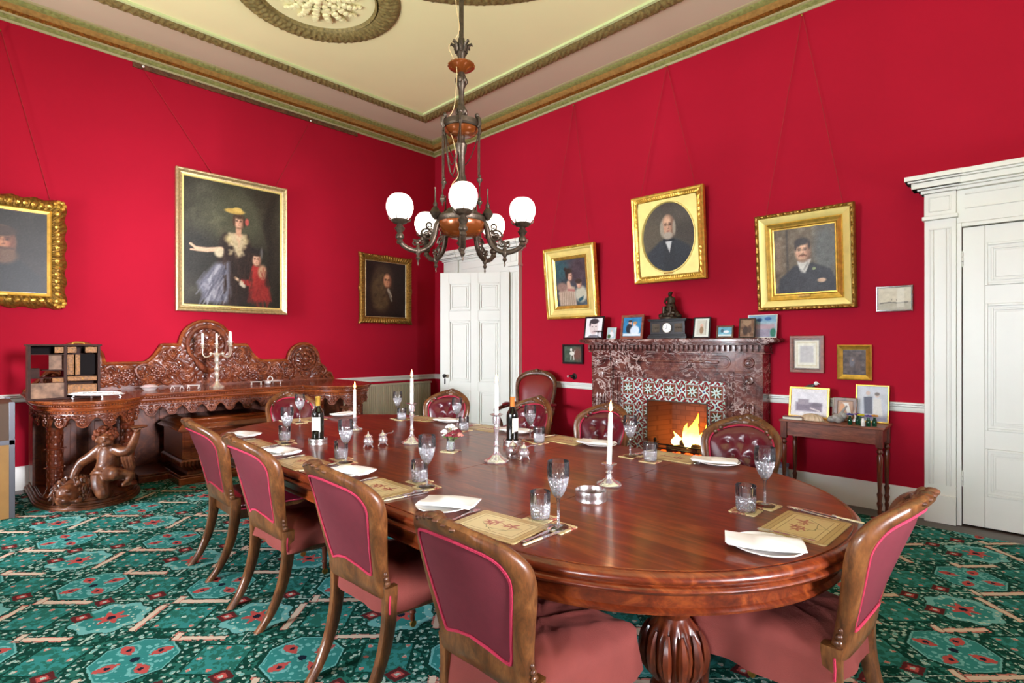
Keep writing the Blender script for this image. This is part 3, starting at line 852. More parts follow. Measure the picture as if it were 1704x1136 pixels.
P.ell(.54, .63, .03, .05, (206, 160, 128), .3); skin(P, .545, .70, .048, .055, (222, 178, 146), (168, 116, 92))
P.ell(.545, .748, .050, .024, (74, 54, 38), .7); P.ell(.492, .71, .014, .045, (74, 54, 38), .8); P.ell(.598, .705, .012, .04, (64, 46, 34), .8); P.ell(.50, .785, .105, .022, (196, 164, 84), .3); P.ell(.53, .80, .05, .02, (216, 186, 100), .3); P.ell(.63, .71, .02, .03, (190, 90, 80), .5)
P.line([(.36, .46), (.22, .44), (.12, .44)], .024, (216, 180, 148), .5); P.line([(.12, .44), (.06, .475)], .012, (220, 184, 150), .5); P.line([(.12, .43), (.06, .43)], .008, (210, 170, 140), .5); P.ell(.34, .43, .05, .04, (206, 194, 160), .5)
P.poly([(.70, .36), (.84, .34), (.86, .22), (.90, .06), (.64, .04), (.66, .2)], (156, 44, 40), .04); P.line([(.72, .33), (.68, .2), (.58, .2)], .035, (176, 52, 46), .6); P.ell(.80, .30, .05, .06, (196, 158, 122), .5); P.line([(.58, .2), (.50, .235)], .014, (220, 190, 156), .5); P.line([(.56, .19), (.6, .17)], .02, (222, 214, 190), .6)
skin(P, .735, .40, .045, .052, (226, 186, 156), (176, 124, 98)); P.ell(.735, .452, .052, .022, (56, 42, 32), .6); P.ell(.735, .478, .08, .028, (34, 30, 28), .7); P.ell(.79, .46, .016, .05, (150, 150, 150), .9, 0, .5)
for k in range(46):
    x0, y0 = random.uniform(.18, .42), random.uniform(.05, .33); P.line([(x0, y0), (x0-.05+random.uniform(-.03, .03), y0-.09)], .007, random.choice([(150, 152, 164), (96, 98, 112), (176, 178, 186), (84, 84, 98)]), .95, op=.55)
for k in range(40):
    x0, y0 = random.uniform(.44, .62), random.uniform(.42, .60); P.ell(x0, y0, .016, .01, random.choice([(222, 208, 168), (168, 150, 112), (206, 190, 150)]), .95, op=.5)
for k in range(40):
    x0, y0 = random.uniform(.66, .88), random.uniform(.05, .34); P.line([(x0, y0), (x0+random.uniform(-.03, .03), y0-.06)], .008, random.choice([(176, 58, 50), (128, 36, 34), (150, 46, 42)]), .95, op=.5)
for k in range(60):
    x0, y0 = random.uniform(.36, .7), random.uniform(.02, .46); P.line([(x0, y0), (x0+random.uniform(-.02, .02), y0-.08)], .009, random.choice([(58, 42, 34), (36, 26, 22), (66, 48, 40)]), .95, op=.5)
for k in range(90):
    x0, y0 = random.uniform(0, 1), random.uniform(.5, 1); c0 = P.I[int(x0*117), int(y0*157)]; P.ell(x0, y0, .05, .02, c0*random.uniform(.75, 1.25), .95, random.uniform(0, 180), .4) if abs(x0-.53) > .14 or y0 > .86 else None
P.line([(.86, .2), (.90, .5), (.84, .7), (.93, .95)], .035, (34, 28, 20), .9, .7)
big = [('frame', [(0, 0), (0, .05), (.012, .062), (.024, .058), (.045, .03), (.062, .026)], M['goldpale'], 60, scallop(.004, .05, 2, 3), 30),
       ('inner_slip', [(.062, .026), (.064, .034), (.078, .034), (.085, .022)], M['goldlight'], 1, None, 30)]
picture('framed_painting', 'large gilt framed portrait of a lady in a straw hat with a child in red', 'painting', 'A', -3.09, 1.79, 1.262, 1.64, big, (P, (0, .085), .022), tilt=0, cord=(.03, -3.08, ZC-.03) if False else None, plate=(.035, .034))
P_big = bpy.data.objects['framed_painting']
mb = MB(); mb.tube([(.06-.29, -.01, 1.62), (-.94, -.014, 2.64)], .0028, 5); mb.build('hanging_cord', M['cord'], P_big)
mb = MB(); mb.tube([(.48, -.01, 1.62), (.955, -.014, 2.62)], .0028, 5); mb.build('hanging_cord', M['cord'], P_big)
mb = MB(); mb.blob((-.94, -.034, 2.65), .014, 8, 6); mb.build('hook', M['porcelain'], P_big)
mb = MB(); mb.blob((.955, -.034, 2.63), .012, 8, 6); mb.build('hook', M['porcelain'], P_big)
# 2 small bewigged gentleman
P = Paint(.70, .82, 74, 86, (34, 20, 16), 4, 21); P.mottle(5, 5)
P.ell(.42, .3, .36, .3, (42, 24, 18), .5); P.ell(.42, .72, .24, .24, (66, 50, 36), .5); P.ell(.3, .5, .17, .26, (82, 62, 40), .6); P.ell(.38, .3, .2, .2, (80, 60, 38), .6); P.ell(.62, .6, .07, .2, (54, 38, 28), .6)
for k in range(40): 
    a, b2 = .2+.34*random.random(), .16+.62*random.random(); P.ell(a, b2, .03, .03, random.choice([(98, 76, 50), (58, 40, 28), (112, 88, 56)]), .9, op=.5)
skin(P, .53, .66, .095, .13, (206, 150, 112), (140, 84, 62)); P.line([(.55, .5), (.62, .38)], .03, (176, 160, 140), .8); P.line([(.58, .42), (.64, .3)], .02, (120, 108, 96), .8)
sm = [('frame', [(0, 0), (-.0, .045), (.014, .06), (.03, .052), (.055, .058), (.075, .04), (.09, .03)], M['golddark'], 90, lambda s_, L, side, k: ((-.014*max(0, 1-min(abs(s_-L/2), s_, L-s_)/.07) if k <= 1 else 0), (.009*sin(s_*2*PI/.045+k) if 2 <= k <= 4 else 0)), 80),
      ('inner_slip', [(.088, .03), (.095, .032), (.10, .022)], M['goldpale'], 1, None, 30)]
t = picture('framed_painting', 'carved gilt framed portrait of a man in a long curled wig, near the room corner', 'painting', 'A', -.95, 1.725, .89, 1.015, sm, (P, (0, .099), .022), tilt=0)
# 3 ornate left, bearded man
P = Paint(.68, .77, 74, 84, (34, 33, 28), 4, 31); P.mottle(4, 5)
P.poly([(.1, 0), (.14, .3), (.4, .42), (.7, .4), (.92, .2), (.95, 0)], (26, 32, 32), .06); P.ell(.52, .60, .14, .2, (176, 118, 82), .25); skin(P, .53, .62, .12, .17, (178, 120, 84), (110, 66, 48))
P.ell(.52, .74, .15, .07, (60, 44, 34), .4); P.ell(.53, .44, .15, .1, (96, 70, 50), .5); P.line([(.42, .53), (.64, .53)], .016, (80, 56, 40), .8)
orn = [('frame', [(0, 0), (0, .03), (.02, .055), (.045, .075), (.075, .07), (.10, .05)], M['golddark'], 160, ornate, 80),
       ('inner_slip', [(.10, .05), (.11, .03), (.135, .024)], M['gold'], 1, None, 30)]
t = picture('framed_painting', 'deeply carved gilt framed dark portrait of a bearded man, leftmost of all', 'painting', 'A', -5.16, 1.77, .94, 1.05, orn, (P, (0, .138), .02), tilt=0, cord=(.03, -5.16, 4.35), plate=(.10, .07))
mb = MB()
for s_ in range(4):
    for q in np.linspace(.06, .94, 15):
        L = .94 if s_ % 2 == 0 else 1.05; a = L*q
        x, z = [(-.47+a, .06), (.47-.06, a), (.47-a, 1.05-.06), (-.47+.06, 1.05-a)][s_]
        mb.blob((x, -.075, z), (.022, .02, .022), 7, 5, nz=.2)
for cx_ in (-.43, .43):
    for cz_ in (.04, 1.01):
        for k in range(7):
            a = 2*PI*k/7; mb.blob((cx_+.035*cos(a), -.06, cz_+.035*sin(a)), (.022, .025, .022), 7, 5)
mb.build('carved_leaves', M['gold'], t)
# B1 lady with child
P = Paint(.47, .58, 70, 86, (62, 72, 80), 5, 41); P.mottle(8, 4).mottle(5, 9); P.ell(.8, .75, .35, .35, (74, 58, 66), .8); P.ell(.15, .8, .25, .2, (50, 84, 92), .8)
P.poly([(.1, 0), (.06, .3), (.2, .42), (.4, .46), (.62, .4), (.66, .0)], (190, 166, 146), .05); P.ell(.2, .42, .18, .1, (150, 118, 108), .5)
for k in range(7): P.line([(.2+.06*k, .3), (.16+.07*k, .0)], .008, (140, 118, 100), .9)
P.line([(.42, .5), (.44, .42)], .06, (214, 172, 148), .5); skin(P, .48, .64, .075, .1, (222, 178, 154), (176, 124, 106)); P.ell(.44, .755, .11, .06, (52, 38, 32), .6); P.ell(.375, .68, .045, .09, (54, 40, 34), .6); P.ell(.34, .80, .05, .04, (50, 38, 32), .6); P.mottle(5, 14)
P.ell(.82, .24, .2, .17, (196, 190, 170), .4); skin(P, .77, .45, .075, .085, (220, 178, 152), (180, 130, 108)); P.ell(.75, .52, .1, .05, (62, 46, 38), .4); P.poly([(.72, .14), (.9, .2), (.88, .12), (.75, .07)], (44, 84, 98), .03); P.line([(.4, .35), (.6, .33)], .03, (176, 112, 106), .7)
gb = [('frame', [(0, 0), (0, .05), (.01, .06), (.022, .06), (.03, .05)], M['gold'], 60, scallop(.008, .03, 2, 3), 50),
      ('mount', [(.03, .05), (.04, .054), (.05, .05), (.06, .036), (.105, .03), (.115, .04), (.125, .04)], M['goldlight'], 1, None, 30),
      ('inner_slip', [(.125, .04), (.135, .03), (.15, .026), (.165, .018)], M['gold'], 1, None, 30)]
picture('framed_painting', 'wide gilt framed portrait of a dark haired woman holding a small child', 'painting', 'B', 2.86, 1.735, .80, .91, gb, (P, (0, .163), .018), tilt=6, cord=(2.87, -.03, 4.42))
# B2 oval portrait
P = Paint(.62, .76, 80, 98, (74, 66, 58), 5, 51); P.mottle(7, 4); P.ell(.2, .5, .3, .3, (88, 78, 64), .8)
P.poly([(.06, .0), (.1, .3), (.36, .46), (.66, .46), (.9, .34), (.98, .0)], (44, 48, 56), .05); P.poly([(.40, .0), (.40, .42), (.62, .42), (.62, .0)], (38, 42, 48), .05, .8); P.poly([(.43, .47), (.58, .47), (.52, .28)], (206, 208, 210), .02); P.line([(.42, .46), (.60, .455)], .022, (24, 26, 32), .5)
P.ell(.5, .64, .135, .16, (176, 160, 142), .3); skin(P, .51, .655, .105, .155, (200, 158, 130), (140, 100, 80)); P.ell(.39, .62, .035, .1, (160, 148, 132), .6); P.ell(.62, .62, .03, .1, (160, 148, 132), .6); P.ell(.50, .52, .09, .05, (172, 158, 144), .5)
t = picture('framed_painting', 'gilt framed oval portrait of a white whiskered man, above the mantel clock', 'painting', 'B', 4.185, 2.095, .84, .965,
    [('frame', [(0, 0), (0, .05), (.012, .06), (.03, .055), (.034, .045), (.06, .04), (.066, .046), (.075, .04)], M['gold'], 90, scallop(.008, .028, 5, 6), 50)], None, tilt=5, cord=(4.145, -.03, 4.45), plate=(.085, .046))
mb = MB(); n = 64; W2, H2 = .345, .4075; rx, rz_ = .305, .372; vs = []; cz = .4825
def sqpt(a):
    c, s2 = cos(a), sin(a); k = min(W2/abs(c) if abs(c) > 1e-6 else 9, H2/abs(s2) if abs(s2) > 1e-6 else 9); return (k*c, k*s2)
for (fx, d) in ((0, .036), (1, .036), (2, .044), (3, .044), (4, .02)):
    for k in range(n):
        a = 2*PI*k/n
        if fx == 0: p = sqpt(a)
        else:
            e = [0, .018, .012, .004, -.006][fx]; p = ((rx+e)*cos(a), (rz_+e)*sin(a))
        vs.append((p[0], -d, cz+p[1]))
fs = [(i*n+k, i*n+(k+1) % n, (i+1)*n+(k+1) % n, (i+1)*n+k) for i in range(4) for k in range(n)]
mb.add(vs, fs); mb.build('mount', M['goldlight'], t, angle=30)
o = P.mesh('canvas', M['painted'], t); o.location = (0, -.02, cz-.38)
# B3 moustached man
P = Paint(.50, .64, 76, 96, (104, 88, 68), 7, 61); P.mottle(12, 9).mottle(9, 18); P.rect(.2, .3, .24, 1, (70, 58, 46), .02); P.ell(.85, .6, .2, .4, (92, 92, 88), .8); P.rect(.0, .35, .14, .8, (128, 106, 84), .1)
P.poly([(.04, 0), (.08, .24), (.34, .42), (.64, .44), (.92, .34), (1, .2), (1, 0)], (44, 42, 48), .04); P.poly([(.38, .48), (.62, .5), (.52, .3), (.44, .32)], (208, 204, 196), .02); P.line([(.5, .36), (.56, .44)], .016, (160, 156, 150), .6); P.ell(.66, .36, .03, .02, (146, 156, 110), .4); P.ell(.78, .19, .07, .03, (206, 170, 142), .4)
skin(P, .48, .62, .125, .15, (214, 168, 136), (160, 112, 86)); P.ell(.475, .755, .118, .05, (46, 35, 31), .5); P.ell(.40, .73, .05, .05, (46, 35, 31), .6); P.ell(.365, .69, .02, .06, (50, 38, 32), .7); P.ell(.59, .70, .018, .06, (50, 38, 32), .7); P.line([(.415, .552), (.45, .566), (.475, .562), (.50, .566), (.54, .550)], .011, (112, 70, 44), .9); P.poly([(.30, .0), (.44, .36), (.50, .30), (.56, .36), (.72, 0)], (52, 49, 55), .04, .6); P.mottle(5, 16)
gb3 = [('frame', [(0, 0), (0, .055), (.01, .066), (.024, .064), (.03, .05)], M['golddark'], 70, scallop(.009, .03, 2, 3), 50),
       ('mount', [(.03, .05), (.036, .056), (.08, .044), (.09, .036)], M['goldlight'], 1, None, 30),
       ('inner_slip', [(.09, .036), (.098, .044), (.108, .04), (.118, .034), (.135, .03), (.145, .016), (.156, .014)], M['gold'], 1, None, 30)]
picture('framed_painting', 'bright gilt framed portrait of a young man with a moustache', 'painting', 'B', 5.53, 1.73, .815, .90, gb3, (P, (0, .135), .014), tilt=6, cord=(5.50, -.03, 4.43), plate=(.12, .045))
# --- small wall pictures
def thin(fr, b=.02, d=.018, n=1): return [('frame', [(0, 0), (0, d), (.003, d+.003), (b-.003, d+.003), (b, d-.008)], fr, n, None, 30)]
dark = M['black']
P = Paint(.275, .20, 60, 44, (70, 84, 70), 8, 71); P.mottle(14, 8); P.ell(.75, .5, .3, .4, (110, 70, 60), .8); P.ell(.45, .55, .14, .13, (228, 224, 214), .3); P.ell(.40, .78, .06, .1, (232, 228, 220), .3); P.line([(.40, .5), (.38, .15)], .02, (224, 220, 212)); P.line([(.53, .5), (.55, .15)], .02, (224, 220, 212)); P.line([(.56, .6), (.62, .75)], .012, (224, 220, 212))
picture('framed_picture', 'small black framed picture of a white dog in a garden', 'picture', 'B', 2.852, 1.158, .325, .248, thin(dark, .026), (P, (0, .024), .008), tilt=1)
P = Paint(.20, .255, 40, 50, (226, 220, 202), 3, 72); P.rect(.1, .08, .9, .92, (200, 186, 140), .01); P.rect(.12, .1, .88, .9, (232, 228, 214), .01); P.rect(.22, .2, .78, .8, (196, 192, 192), .04); P.mottle(5, 12)
picture('framed_picture', 'brown framed pale drawing with a gold lined mount, above the side table', 'picture', 'B', 5.54, 1.145, .285, .34, thin(M['consolew'], .03), (P, (0, .0425), .01), tilt=1)
P = Paint(.17, .21, 44, 54, (72, 54, 50), 8, 73); P.mottle(16, 8); P.ell(.4, .5, .12, .18, (96, 92, 100), .6); P.ell(.42, .6, .05, .05, (150, 120, 104), .4); P.ell(.65, .4, .12, .2, (84, 62, 56), .6)
picture('framed_picture', 'small square gilt framed dark interior scene', 'picture', 'B', 5.916, 1.096, .26, .305, [('frame', [(0, 0), (0, .03), (.008, .036), (.016, .028), (.036, .02), (.045, .016)], M['gold'], 1, None, 30)], (P, (0, .046), .012), tilt=1)
P = Paint(.225, .184, 56, 46, (206, 196, 172), 3, 74); P.rect(0, .0, 1, .34, (176, 168, 148), .05); P.mottle(5, 10); P.line([(.08, .3), (.35, .34), (.6, .3), (.9, .33)], .018, (96, 92, 84)); P.line([(.4, .3), (.42, .5)], .006, (90, 86, 80)); P.line([(.55, .3), (.56, .45)], .006, (90, 86, 80)); P.rect(.58, .1, .8, .95, (226, 222, 208), .04, .5)
picture('framed_picture', 'small thin framed sepia harbour view near the right hand door', 'picture', 'B', 6.20, 1.68, .253, .212, thin(M['dwalnut'], .013), (P, (0, .014), .008), tilt=1)
# iron bell lever
t = thing('bell_lever', 'black iron bell lever on the wall below the small dog picture', 'bell lever', (2.86, 0, 1.0))
mb = MB(); mb.lathe([(.04, 0), (.04, .008), (.03, .014), (.012, .02), (.012, .045)], (0, 0, 0), 18, axis=(0, -1, 0)); mb.build('back_plate', M['iron'], t)
mb = MB(); mb.tube([(0, -.045, 0), (-.03, -.05, .008), (-.055, -.05, .0)], [.012, .01, .008], 8); mb.blob((0, -.048, 0), .022, 10, 8); mb.build('lever', M['iron'], t)
mb = MB(); mb.blob((-.065, -.05, 0), .013, 10, 8); mb.build('knob', M['porcelain'], t)

# ------------------------------------------------------------------ marble chimneypiece
fp = thing('fireplace', 'veined red marble chimneypiece with dentilled shelf and patterned tile slips', 'fireplace', (4.243, 0, 0))
c0 = 4.243
def lx(x): return x-c0
for s_ in (-1, 1):
    mb = MB()
    a, c = sorted((s_*.715, s_*.972))
    mb.box(a, c, -.20, 0, .14, 1.135); mb.box(a-.012, c+.012, -.215, 0, 0, .14); mb.box(a-.006, c+.006, -.208, 0, .14, .16)
    mb.box(a-.006, c+.006, -.21, 0, 1.125, 1.142)
    m = (a+c)/2
    # drop ornament: tapering fluted panel with rosette
    mb.box(m-.07, m+.07, -.206, -.20, .22, 1.02)
    for q in (-.045, 0, .045): mb.tube([(m+q, -.206, .26), (m+q, -.212, .3), (m+q, -.212, .80), (m+q, -.206, .84)], .016, 8)
    mb.lathe([(0, 0), (.012, .012), (.02, .01), (.026, .016), (.045, .012), (.05, 0)], (m, -.2, 1.06), 20, axis=(0, -1, 0))
    mb.box(a, c, -.205, 0, 1.142, 1.315)
    mb.lathe([(0, .014), (.014, .016), (.02, .008), (.034, .008), (.04, .018), (.052, .018), (.058, 0)], (m, -.205, 1.228), 24, axis=(0, -1, 0))
    mb.build('jamb', M['marble'], fp, bevel=.003)
mb = MB()
mb.box(-.715, .715, -.19, 0, 1.135, 1.32)
# stadium shaped sunk panel outline
def stadium(hw, hh, n=10):
    pts = []
    for k in range(n+1):
        a = -PI/2+PI*k/n; pts.append((hw-hh+hh*cos(a), hh*sin(a)))
    for k in range(n+1):
        a = PI/2+PI*k/n; pts.append((-hw+hh+hh*cos(a), hh*sin(a)))
    return pts
for hw, hh, r_ in ((.66, .06, .008), (.64, .04, .006)):
    mb.tube([(x, -.19, 1.228+z) for x, z in stadium(hw, hh)], r_, 6, closed=True)
mb.tube([(-.55, -.192, 1.228), (.55, -.192, 1.228)], .016, 8)
mb.build('frieze', M['marble'], fp, bevel=.003)
mb = MB()
prof = [(.0, .0), (.0, .15), (.03, .168), (.06, .172), (.075, .16), (.09, .18), (.112, .182), (.115, 0)]   # inset, depth
# surround moulding around the tiled slips
for s_ in (-1, 1):
    a, c = sorted((s_*.60, s_*.715)); mb.box(a, c, -.155, 0, 0, 1.135)
    for q0, q1, d in ((.60, .62, .165), (.64, .68, .17), (.70, .715, .185)):
        a, c = sorted((s_*q0, s_*q1)); mb.box(a, c, -d, -.15, 0, 1.03+(q0-.60))
mb.box(-.60, .60, -.155, 0, 1.03, 1.135)
for q0, q1, d in ((.0, .02, .165), (.04, .08, .17), (.09, .105, .185)): mb.box(-.60-q0, .60+q0, -d, -.15, 1.03+q0, 1.03+q1)
mb.build('surround', M['marble'], fp, bevel=.003)
mb = MB()
for (hw, d, z0, z1) in ((1.0, .225, 1.315, 1.33), (1.01, .235, 1.40, 1.412), (1.04, .255, 1.412, 1.422), (1.10, .29, 1.43, 1.46), (1.085, .275, 1.422, 1.43), (1.09, .28, 1.46, 1.466)):
    mb.box(-hw, hw, -d, 0, z0, z1)
mb.box(-.99, .99, -.21, 0, 1.33, 1.40)
mb.build('shelf', M['marble'], fp, bevel=.004)
dm = None
mbd = MB(); mbd.box(-.0125, .0125, -.245, -.21, 1.338, 1.398)
for k in range(38):
    x = -.985+.0532*k
    if dm is None: dm = mbd.build('dentil', M['marble'], fp, bevel=.003, loc=(x, 0, 0))
    else:
        o = dm.copy(); COL.objects.link(o); o.location = (x, 0, 0)
# tiled slips
M['tile'], nt, b = newmat('patterned tiles'); Ex.nt = nt
tc = nt.nodes.new('ShaderNodeTexCoord'); sp = nt.nodes.new('ShaderNodeSeparateXYZ'); nt.links.new(tc.outputs['Object'], sp.inputs[0])
X = Ex(sp.outputs['X']); Z = Ex(sp.outputs['Z']); TP = .254
def wr(e, off, P2=TP): return (((e-off)/P2+100.5).fract()-.5)*P2
a = wr(X, 0); b2 = wr(Z, .915); a5 = wr(X, TP/2); b5 = wr(Z, .915+TP/2)
vo = nt.nodes.new('ShaderNodeTexVoronoi'); vo.inputs['Scale'].default_value = 42; nt.links.new(tc.outputs['Object'], vo.inputs['Vector']); vd = Ex(vo.outputs['Distance'])
vo2 = nt.nodes.new('ShaderNodeTexNoise'); vo2.inputs['Scale'].default_value = 30; nt.links.new(tc.outputs['Object'], vo2.inputs['Vector']); nf = Ex(vo2.outputs['Fac'])
WH = srgb(206, 224, 220); GR = srgb(64, 140, 104); BR = srgb(128, 36, 40); BL = srgb(48, 62, 120); YE = srgb(146, 78, 56); OL = srgb(84, 66, 40)
c = mixc(nt, nf.gt(.5), WH, srgb(170, 214, 196)); c = mixc(nt, vd.lt(.22)*nf.lt(.52), c, GR)
# between squares: flower of dots
d5 = (a5*a5+b2*b2).sqrt(); an5 = a5.atan2(b2)
def flower(c, x, y, r, k, petal, core):
    d = (x*x+y*y).sqrt(); an = x.atan2(y)
    c = mixc(nt, (d*(1-.45*(an*k).sin())).lt(r), c, petal); return mixc(nt, d.lt(r*.35), c, core)
for (x, y) in ((a5, b2), (a, b5), (a5, b5)):
    c = flower(c, x, y, .055, 8, BR, BL); c = flower(c, x, y, .026, 4, WH, BL)
s1 = a.abs().mx(b2.abs())
c = mixc(nt, s1.lt(.075), c, WH); c = mixc(nt, s1.lt(.070), c, BR); c = mixc(nt, s1.lt(.056), c, YE); c = mixc(nt, s1.lt(.048), c, OL)
c = flower(c, a, b2, .034, 8, WH, YE)
g1 = wr(X, TP/4, TP/2).abs().mn(wr(Z, .915+TP/4, TP/2).abs())
c = mixc(nt, g1.lt(.0012), c, srgb(150, 156, 140))
nt.links.new(c, b.inputs['Base Color']); setin(b, rough=.15, coat=.5)
mb = MB()
mb.box(-.60, -.268-.0, -.15, -.02, 0, .80); mb.box(.417, .60, -.15, -.02, 0, .80); mb.box(-.60, .60, -.15, -.02, .80, 1.03)
mb.build('tile_slips', M['tile'], fp, smooth=False)
mb = MB()   # metal edge round opening
for (x0, x1, z0, z1) in ((-.272, -.26, 0, .80), (.409, .421, 0, .80), (-.272, .421, .79, .802)): mb.box(x0, x1, -.156, -.15, z0, z1)
mb.build('edge_strip', M['bronze'], fp)
# firebox (splayed brick)
mb = MB(); F0, F1 = -.262, .411; B0_, B1_ = -.16, .31; yb = .22
mb.add([(F0, -.15, 0), (B0_, yb, 0), (B0_, yb, .80), (F0, -.15, .80), (F1, -.15, 0), (B1_, yb, 0), (B1_, yb, .80), (F1, -.15, .80)],
       [(0, 1, 2, 3), (5, 4, 7, 6), (1, 5, 6, 2), (3, 2, 6, 7), (0, 4, 5, 1)])
mb.build('firebox', M['brick'], fp, smooth=False)
mb = MB(); mb.box(-.75, .75, -.62, -.22, 0.012, .035); 
hs = mb.build('hearth_slab', M['marble'], fp, bevel=.004)
# grate
g = thing('fire_grate', 'black iron basket grate holding the burning logs in the fireplace', 'grate', (4.315, -.0, 0.0))
mb = MB()
for z in (.22, .27, .315): mb.tube([(-.30, .06, z), (-.27, -.10, z), (.27, -.10, z), (.30, .06, z)], .008, 8)
mb.build('front_bars', M['iron'], g)
mb = MB()
for k in range(9): x = -.22+.055*k; mb.tube([(x, -.10, .20), (x, .12, .20)], .007, 6)
mb.tube([(-.27, .0, .2), (.27, .0, .2)], .008, 6); mb.build('base_bars', M['iron'], g)
for s_ in (-1, 1):
    mb = MB(); mb.tube([(s_*.27, -.10, .34), (s_*.27, -.10, .05), (s_*.285, -.13, .012)], .012, 8); mb.blob((s_*.27, -.10, .36), .02, 10, 8); mb.build('leg', M['iron'], g)
logs = [((-.16, -.03, .27), (.2, .02, .28), .045), ((-.02, .02, .34), (.22, -.06, .31), .04), ((-.2, .06, .24), (.15, .08, .25), .045)]
lg = 'fire logs in the grate'
for i, (p, q, r) in enumerate(logs):
    mb = MB(); pts = [Vector(p).lerp(Vector(q), t/5) + Vector((0, random.uniform(-.006, .006), random.uniform(-.006, .006))) for t in range(6)]
    mb.tube(pts, [r*random.uniform(.85, 1.1) for _ in pts], 10); o = mb.build('log', M['log'], loc=(4.315, 0, 0))
    tag(o, ['front charred log lying along the fire grate', 'upper charred log crossing the fire grate', 'rear charred log at the back of the fire grate'][i], 'log', lg)
mb = MB()
for k in range(60): mb.blob((random.uniform(-.22, .24), random.uniform(-.08, .1), .215+random.uniform(0, .03)), (.02, .018, .014), 6, 4, nz=.2)
o = mb.build('embers', M['ember'], loc=(4.315, 0, 0)); tag(o, 'glowing orange embers heaped under the logs', 'embers'); o['kind'] = 'stuff'
mb = MB()
for (x, y, hgt, r, lean) in ((.05, .0, .30, .055, .03), (.12, .02, .24, .05, .05), (-.02, .03, .2, .05, .0), (.16, -.03, .15, .04, .04), (-.09, .0, .12, .045, -.02), (.02, -.05, .17, .04, .02), (.09, -.04, .22, .035, -.01)):
    n = 12; rings = []
    for i in range(n+1):
        t = i/n; rr = r*(sin(PI*min(1, t*1.15+.12))**.8 if t < .75 else (1-t)*1.9*.75); rr = max(rr, .001)
        ox = lean*t*t+.012*sin(t*7+x*30); rings.append([(x+ox+rr*cos(2*PI*k/10), y+.5*rr*sin(2*PI*k/10), hgt*t) for k in range(10)])
    mb.loft(rings)
o = mb.build('fire_flames', M['fire'], loc=(4.365, .02, .30)); o.scale = (1.35, 1.5, 1.25); tag(o, 'yellow orange flames rising from the logs in the grate', 'fire'); o['kind'] = 'stuff'

# ------------------------------------------------------------------ things on the mantel shelf
ZS = 1.466
def easel_photo(label, x, y, z, w, h, fr, P, bw=.016, rz=0, lean=9, group='framed photographs on the mantel shelf', cat='photo frame', iz=None):
    t = thing('photo_frame', label, cat, (x, y, z), group=group)
    t.rotation_euler = (Matrix.Rotation(rz, 4, 'Z') @ Matrix.Rotation(rad(-lean), 4, 'X')).to_euler()
    frame_mesh(w, h, [(0, 0), (0, .012), (.003, .015), (bw-.003, .015), (bw, .009)], 1).build('frame', fr, t, angle=30)
    mb = MB(); mb.box(-w/2+.003, w/2-.003, -.008, 0, .003, h-.003); mb.build('backing', M['black'], t, smooth=False)
    mb = MB(); mb.add([(-.02, .003, h*.7), (.02, .003, h*.7), (.02, .012, .02), (-.02, .012, .02)], [(0, 1, 2, 3), (3, 2, 1, 0)]); mb.M = None
    o = mb.build('strut', M['black'], t); so = o.modifiers.new('Solidify', 'SOLIDIFY'); so.thickness = .003
    o = P.mesh('photograph', M['painted'], t); o.location = (0, -.0095, bw)
    return t
def ph(w, h, bw, bg, seed, nu=44): 
    return Paint(w-2*bw, h-2*bw, nu, int(nu*(h-2*bw)/(w-2*bw))+2, bg, 5, seed)
w, h, bw = .275, .275, .022
P = ph(w, h, bw, (236, 232, 236), 81, 60); P.ell(.5, .5, .26, .36, (222, 206, 206), .1); P.ell(.5, .84, .27, .14, (60, 50, 56), .25); P.ell(.25, .7, .05, .14, (70, 60, 64), .4); P.ell(.4, .56, .05, .02, (70, 56, 60), .5); P.ell(.62, .56, .05, .02, (70, 56, 60), .5); P.line([(.5, .52), (.54, .4)], .012, (176, 150, 150)); P.line([(.42, .28), (.62, .28)], .014, (150, 90, 96)); P.poly([(.1, 0), (.3, .12), (.7, .12), (.95, 0)], (120, 120, 130), .04)
easel_photo('black framed black and white portrait photograph at the left end of the mantel', 3.29, -.20, ZS, w, h, M['black'], P, bw)
w, h, bw = .12, .135, .008
P = ph(w, h, bw, (170, 190, 200), 82); P.ell(.5, .7, .12, .12, (216, 180, 160), .3); P.ell(.5, .35, .3, .3, (226, 222, 226), .3); P.ell(.2, .2, .2, .2, (60, 90, 50), .5)
easel_photo('tiny white framed snapshot between two larger frames on the mantel', 3.545, -.20, ZS, w, h, M['white'], P, bw)
w, h, bw = .29, .275, .03
P = ph(w, h, bw, (40, 120, 170), 83, 60); P.mottle(12, 6); P.ell(.38, .7, .1, .12, (214, 168, 150), .3); P.ell(.38, .8, .11, .06, (60, 40, 34), .4); P.ell(.35, .4, .18, .26, (30, 34, 44), .3); P.ell(.62, .64, .09, .11, (220, 176, 156), .3); P.ell(.66, .72, .11, .07, (170, 130, 90), .5); P.ell(.66, .3, .26, .26, (206, 220, 236), .3); P.rect(0, 0, 1, .16, (220, 226, 232), .1)
easel_photo('wooden framed wedding photograph with a blue background on the mantel', 3.79, -.17, ZS, w, h, M['consolew'], P, bw)
w, h, bw = .18, .22, .016
P = ph(w, h, bw, (214, 216, 206), 84); P.rect(.15, .1, .85, .9, (196, 192, 178), .05); P.ell(.5, .6, .12, .12, (210, 170, 150), .3); P.ell(.5, .36, .14, .2, (150, 120, 90), .3); P.line([(.8, .9), (.78, .1)], .01, (90, 90, 90))
easel_photo('slim dark framed photograph of a standing figure, right of the clock', 4.60, -.16, ZS, w, h, M['black'], P, bw)
w, h, bw = .17, .125, .018
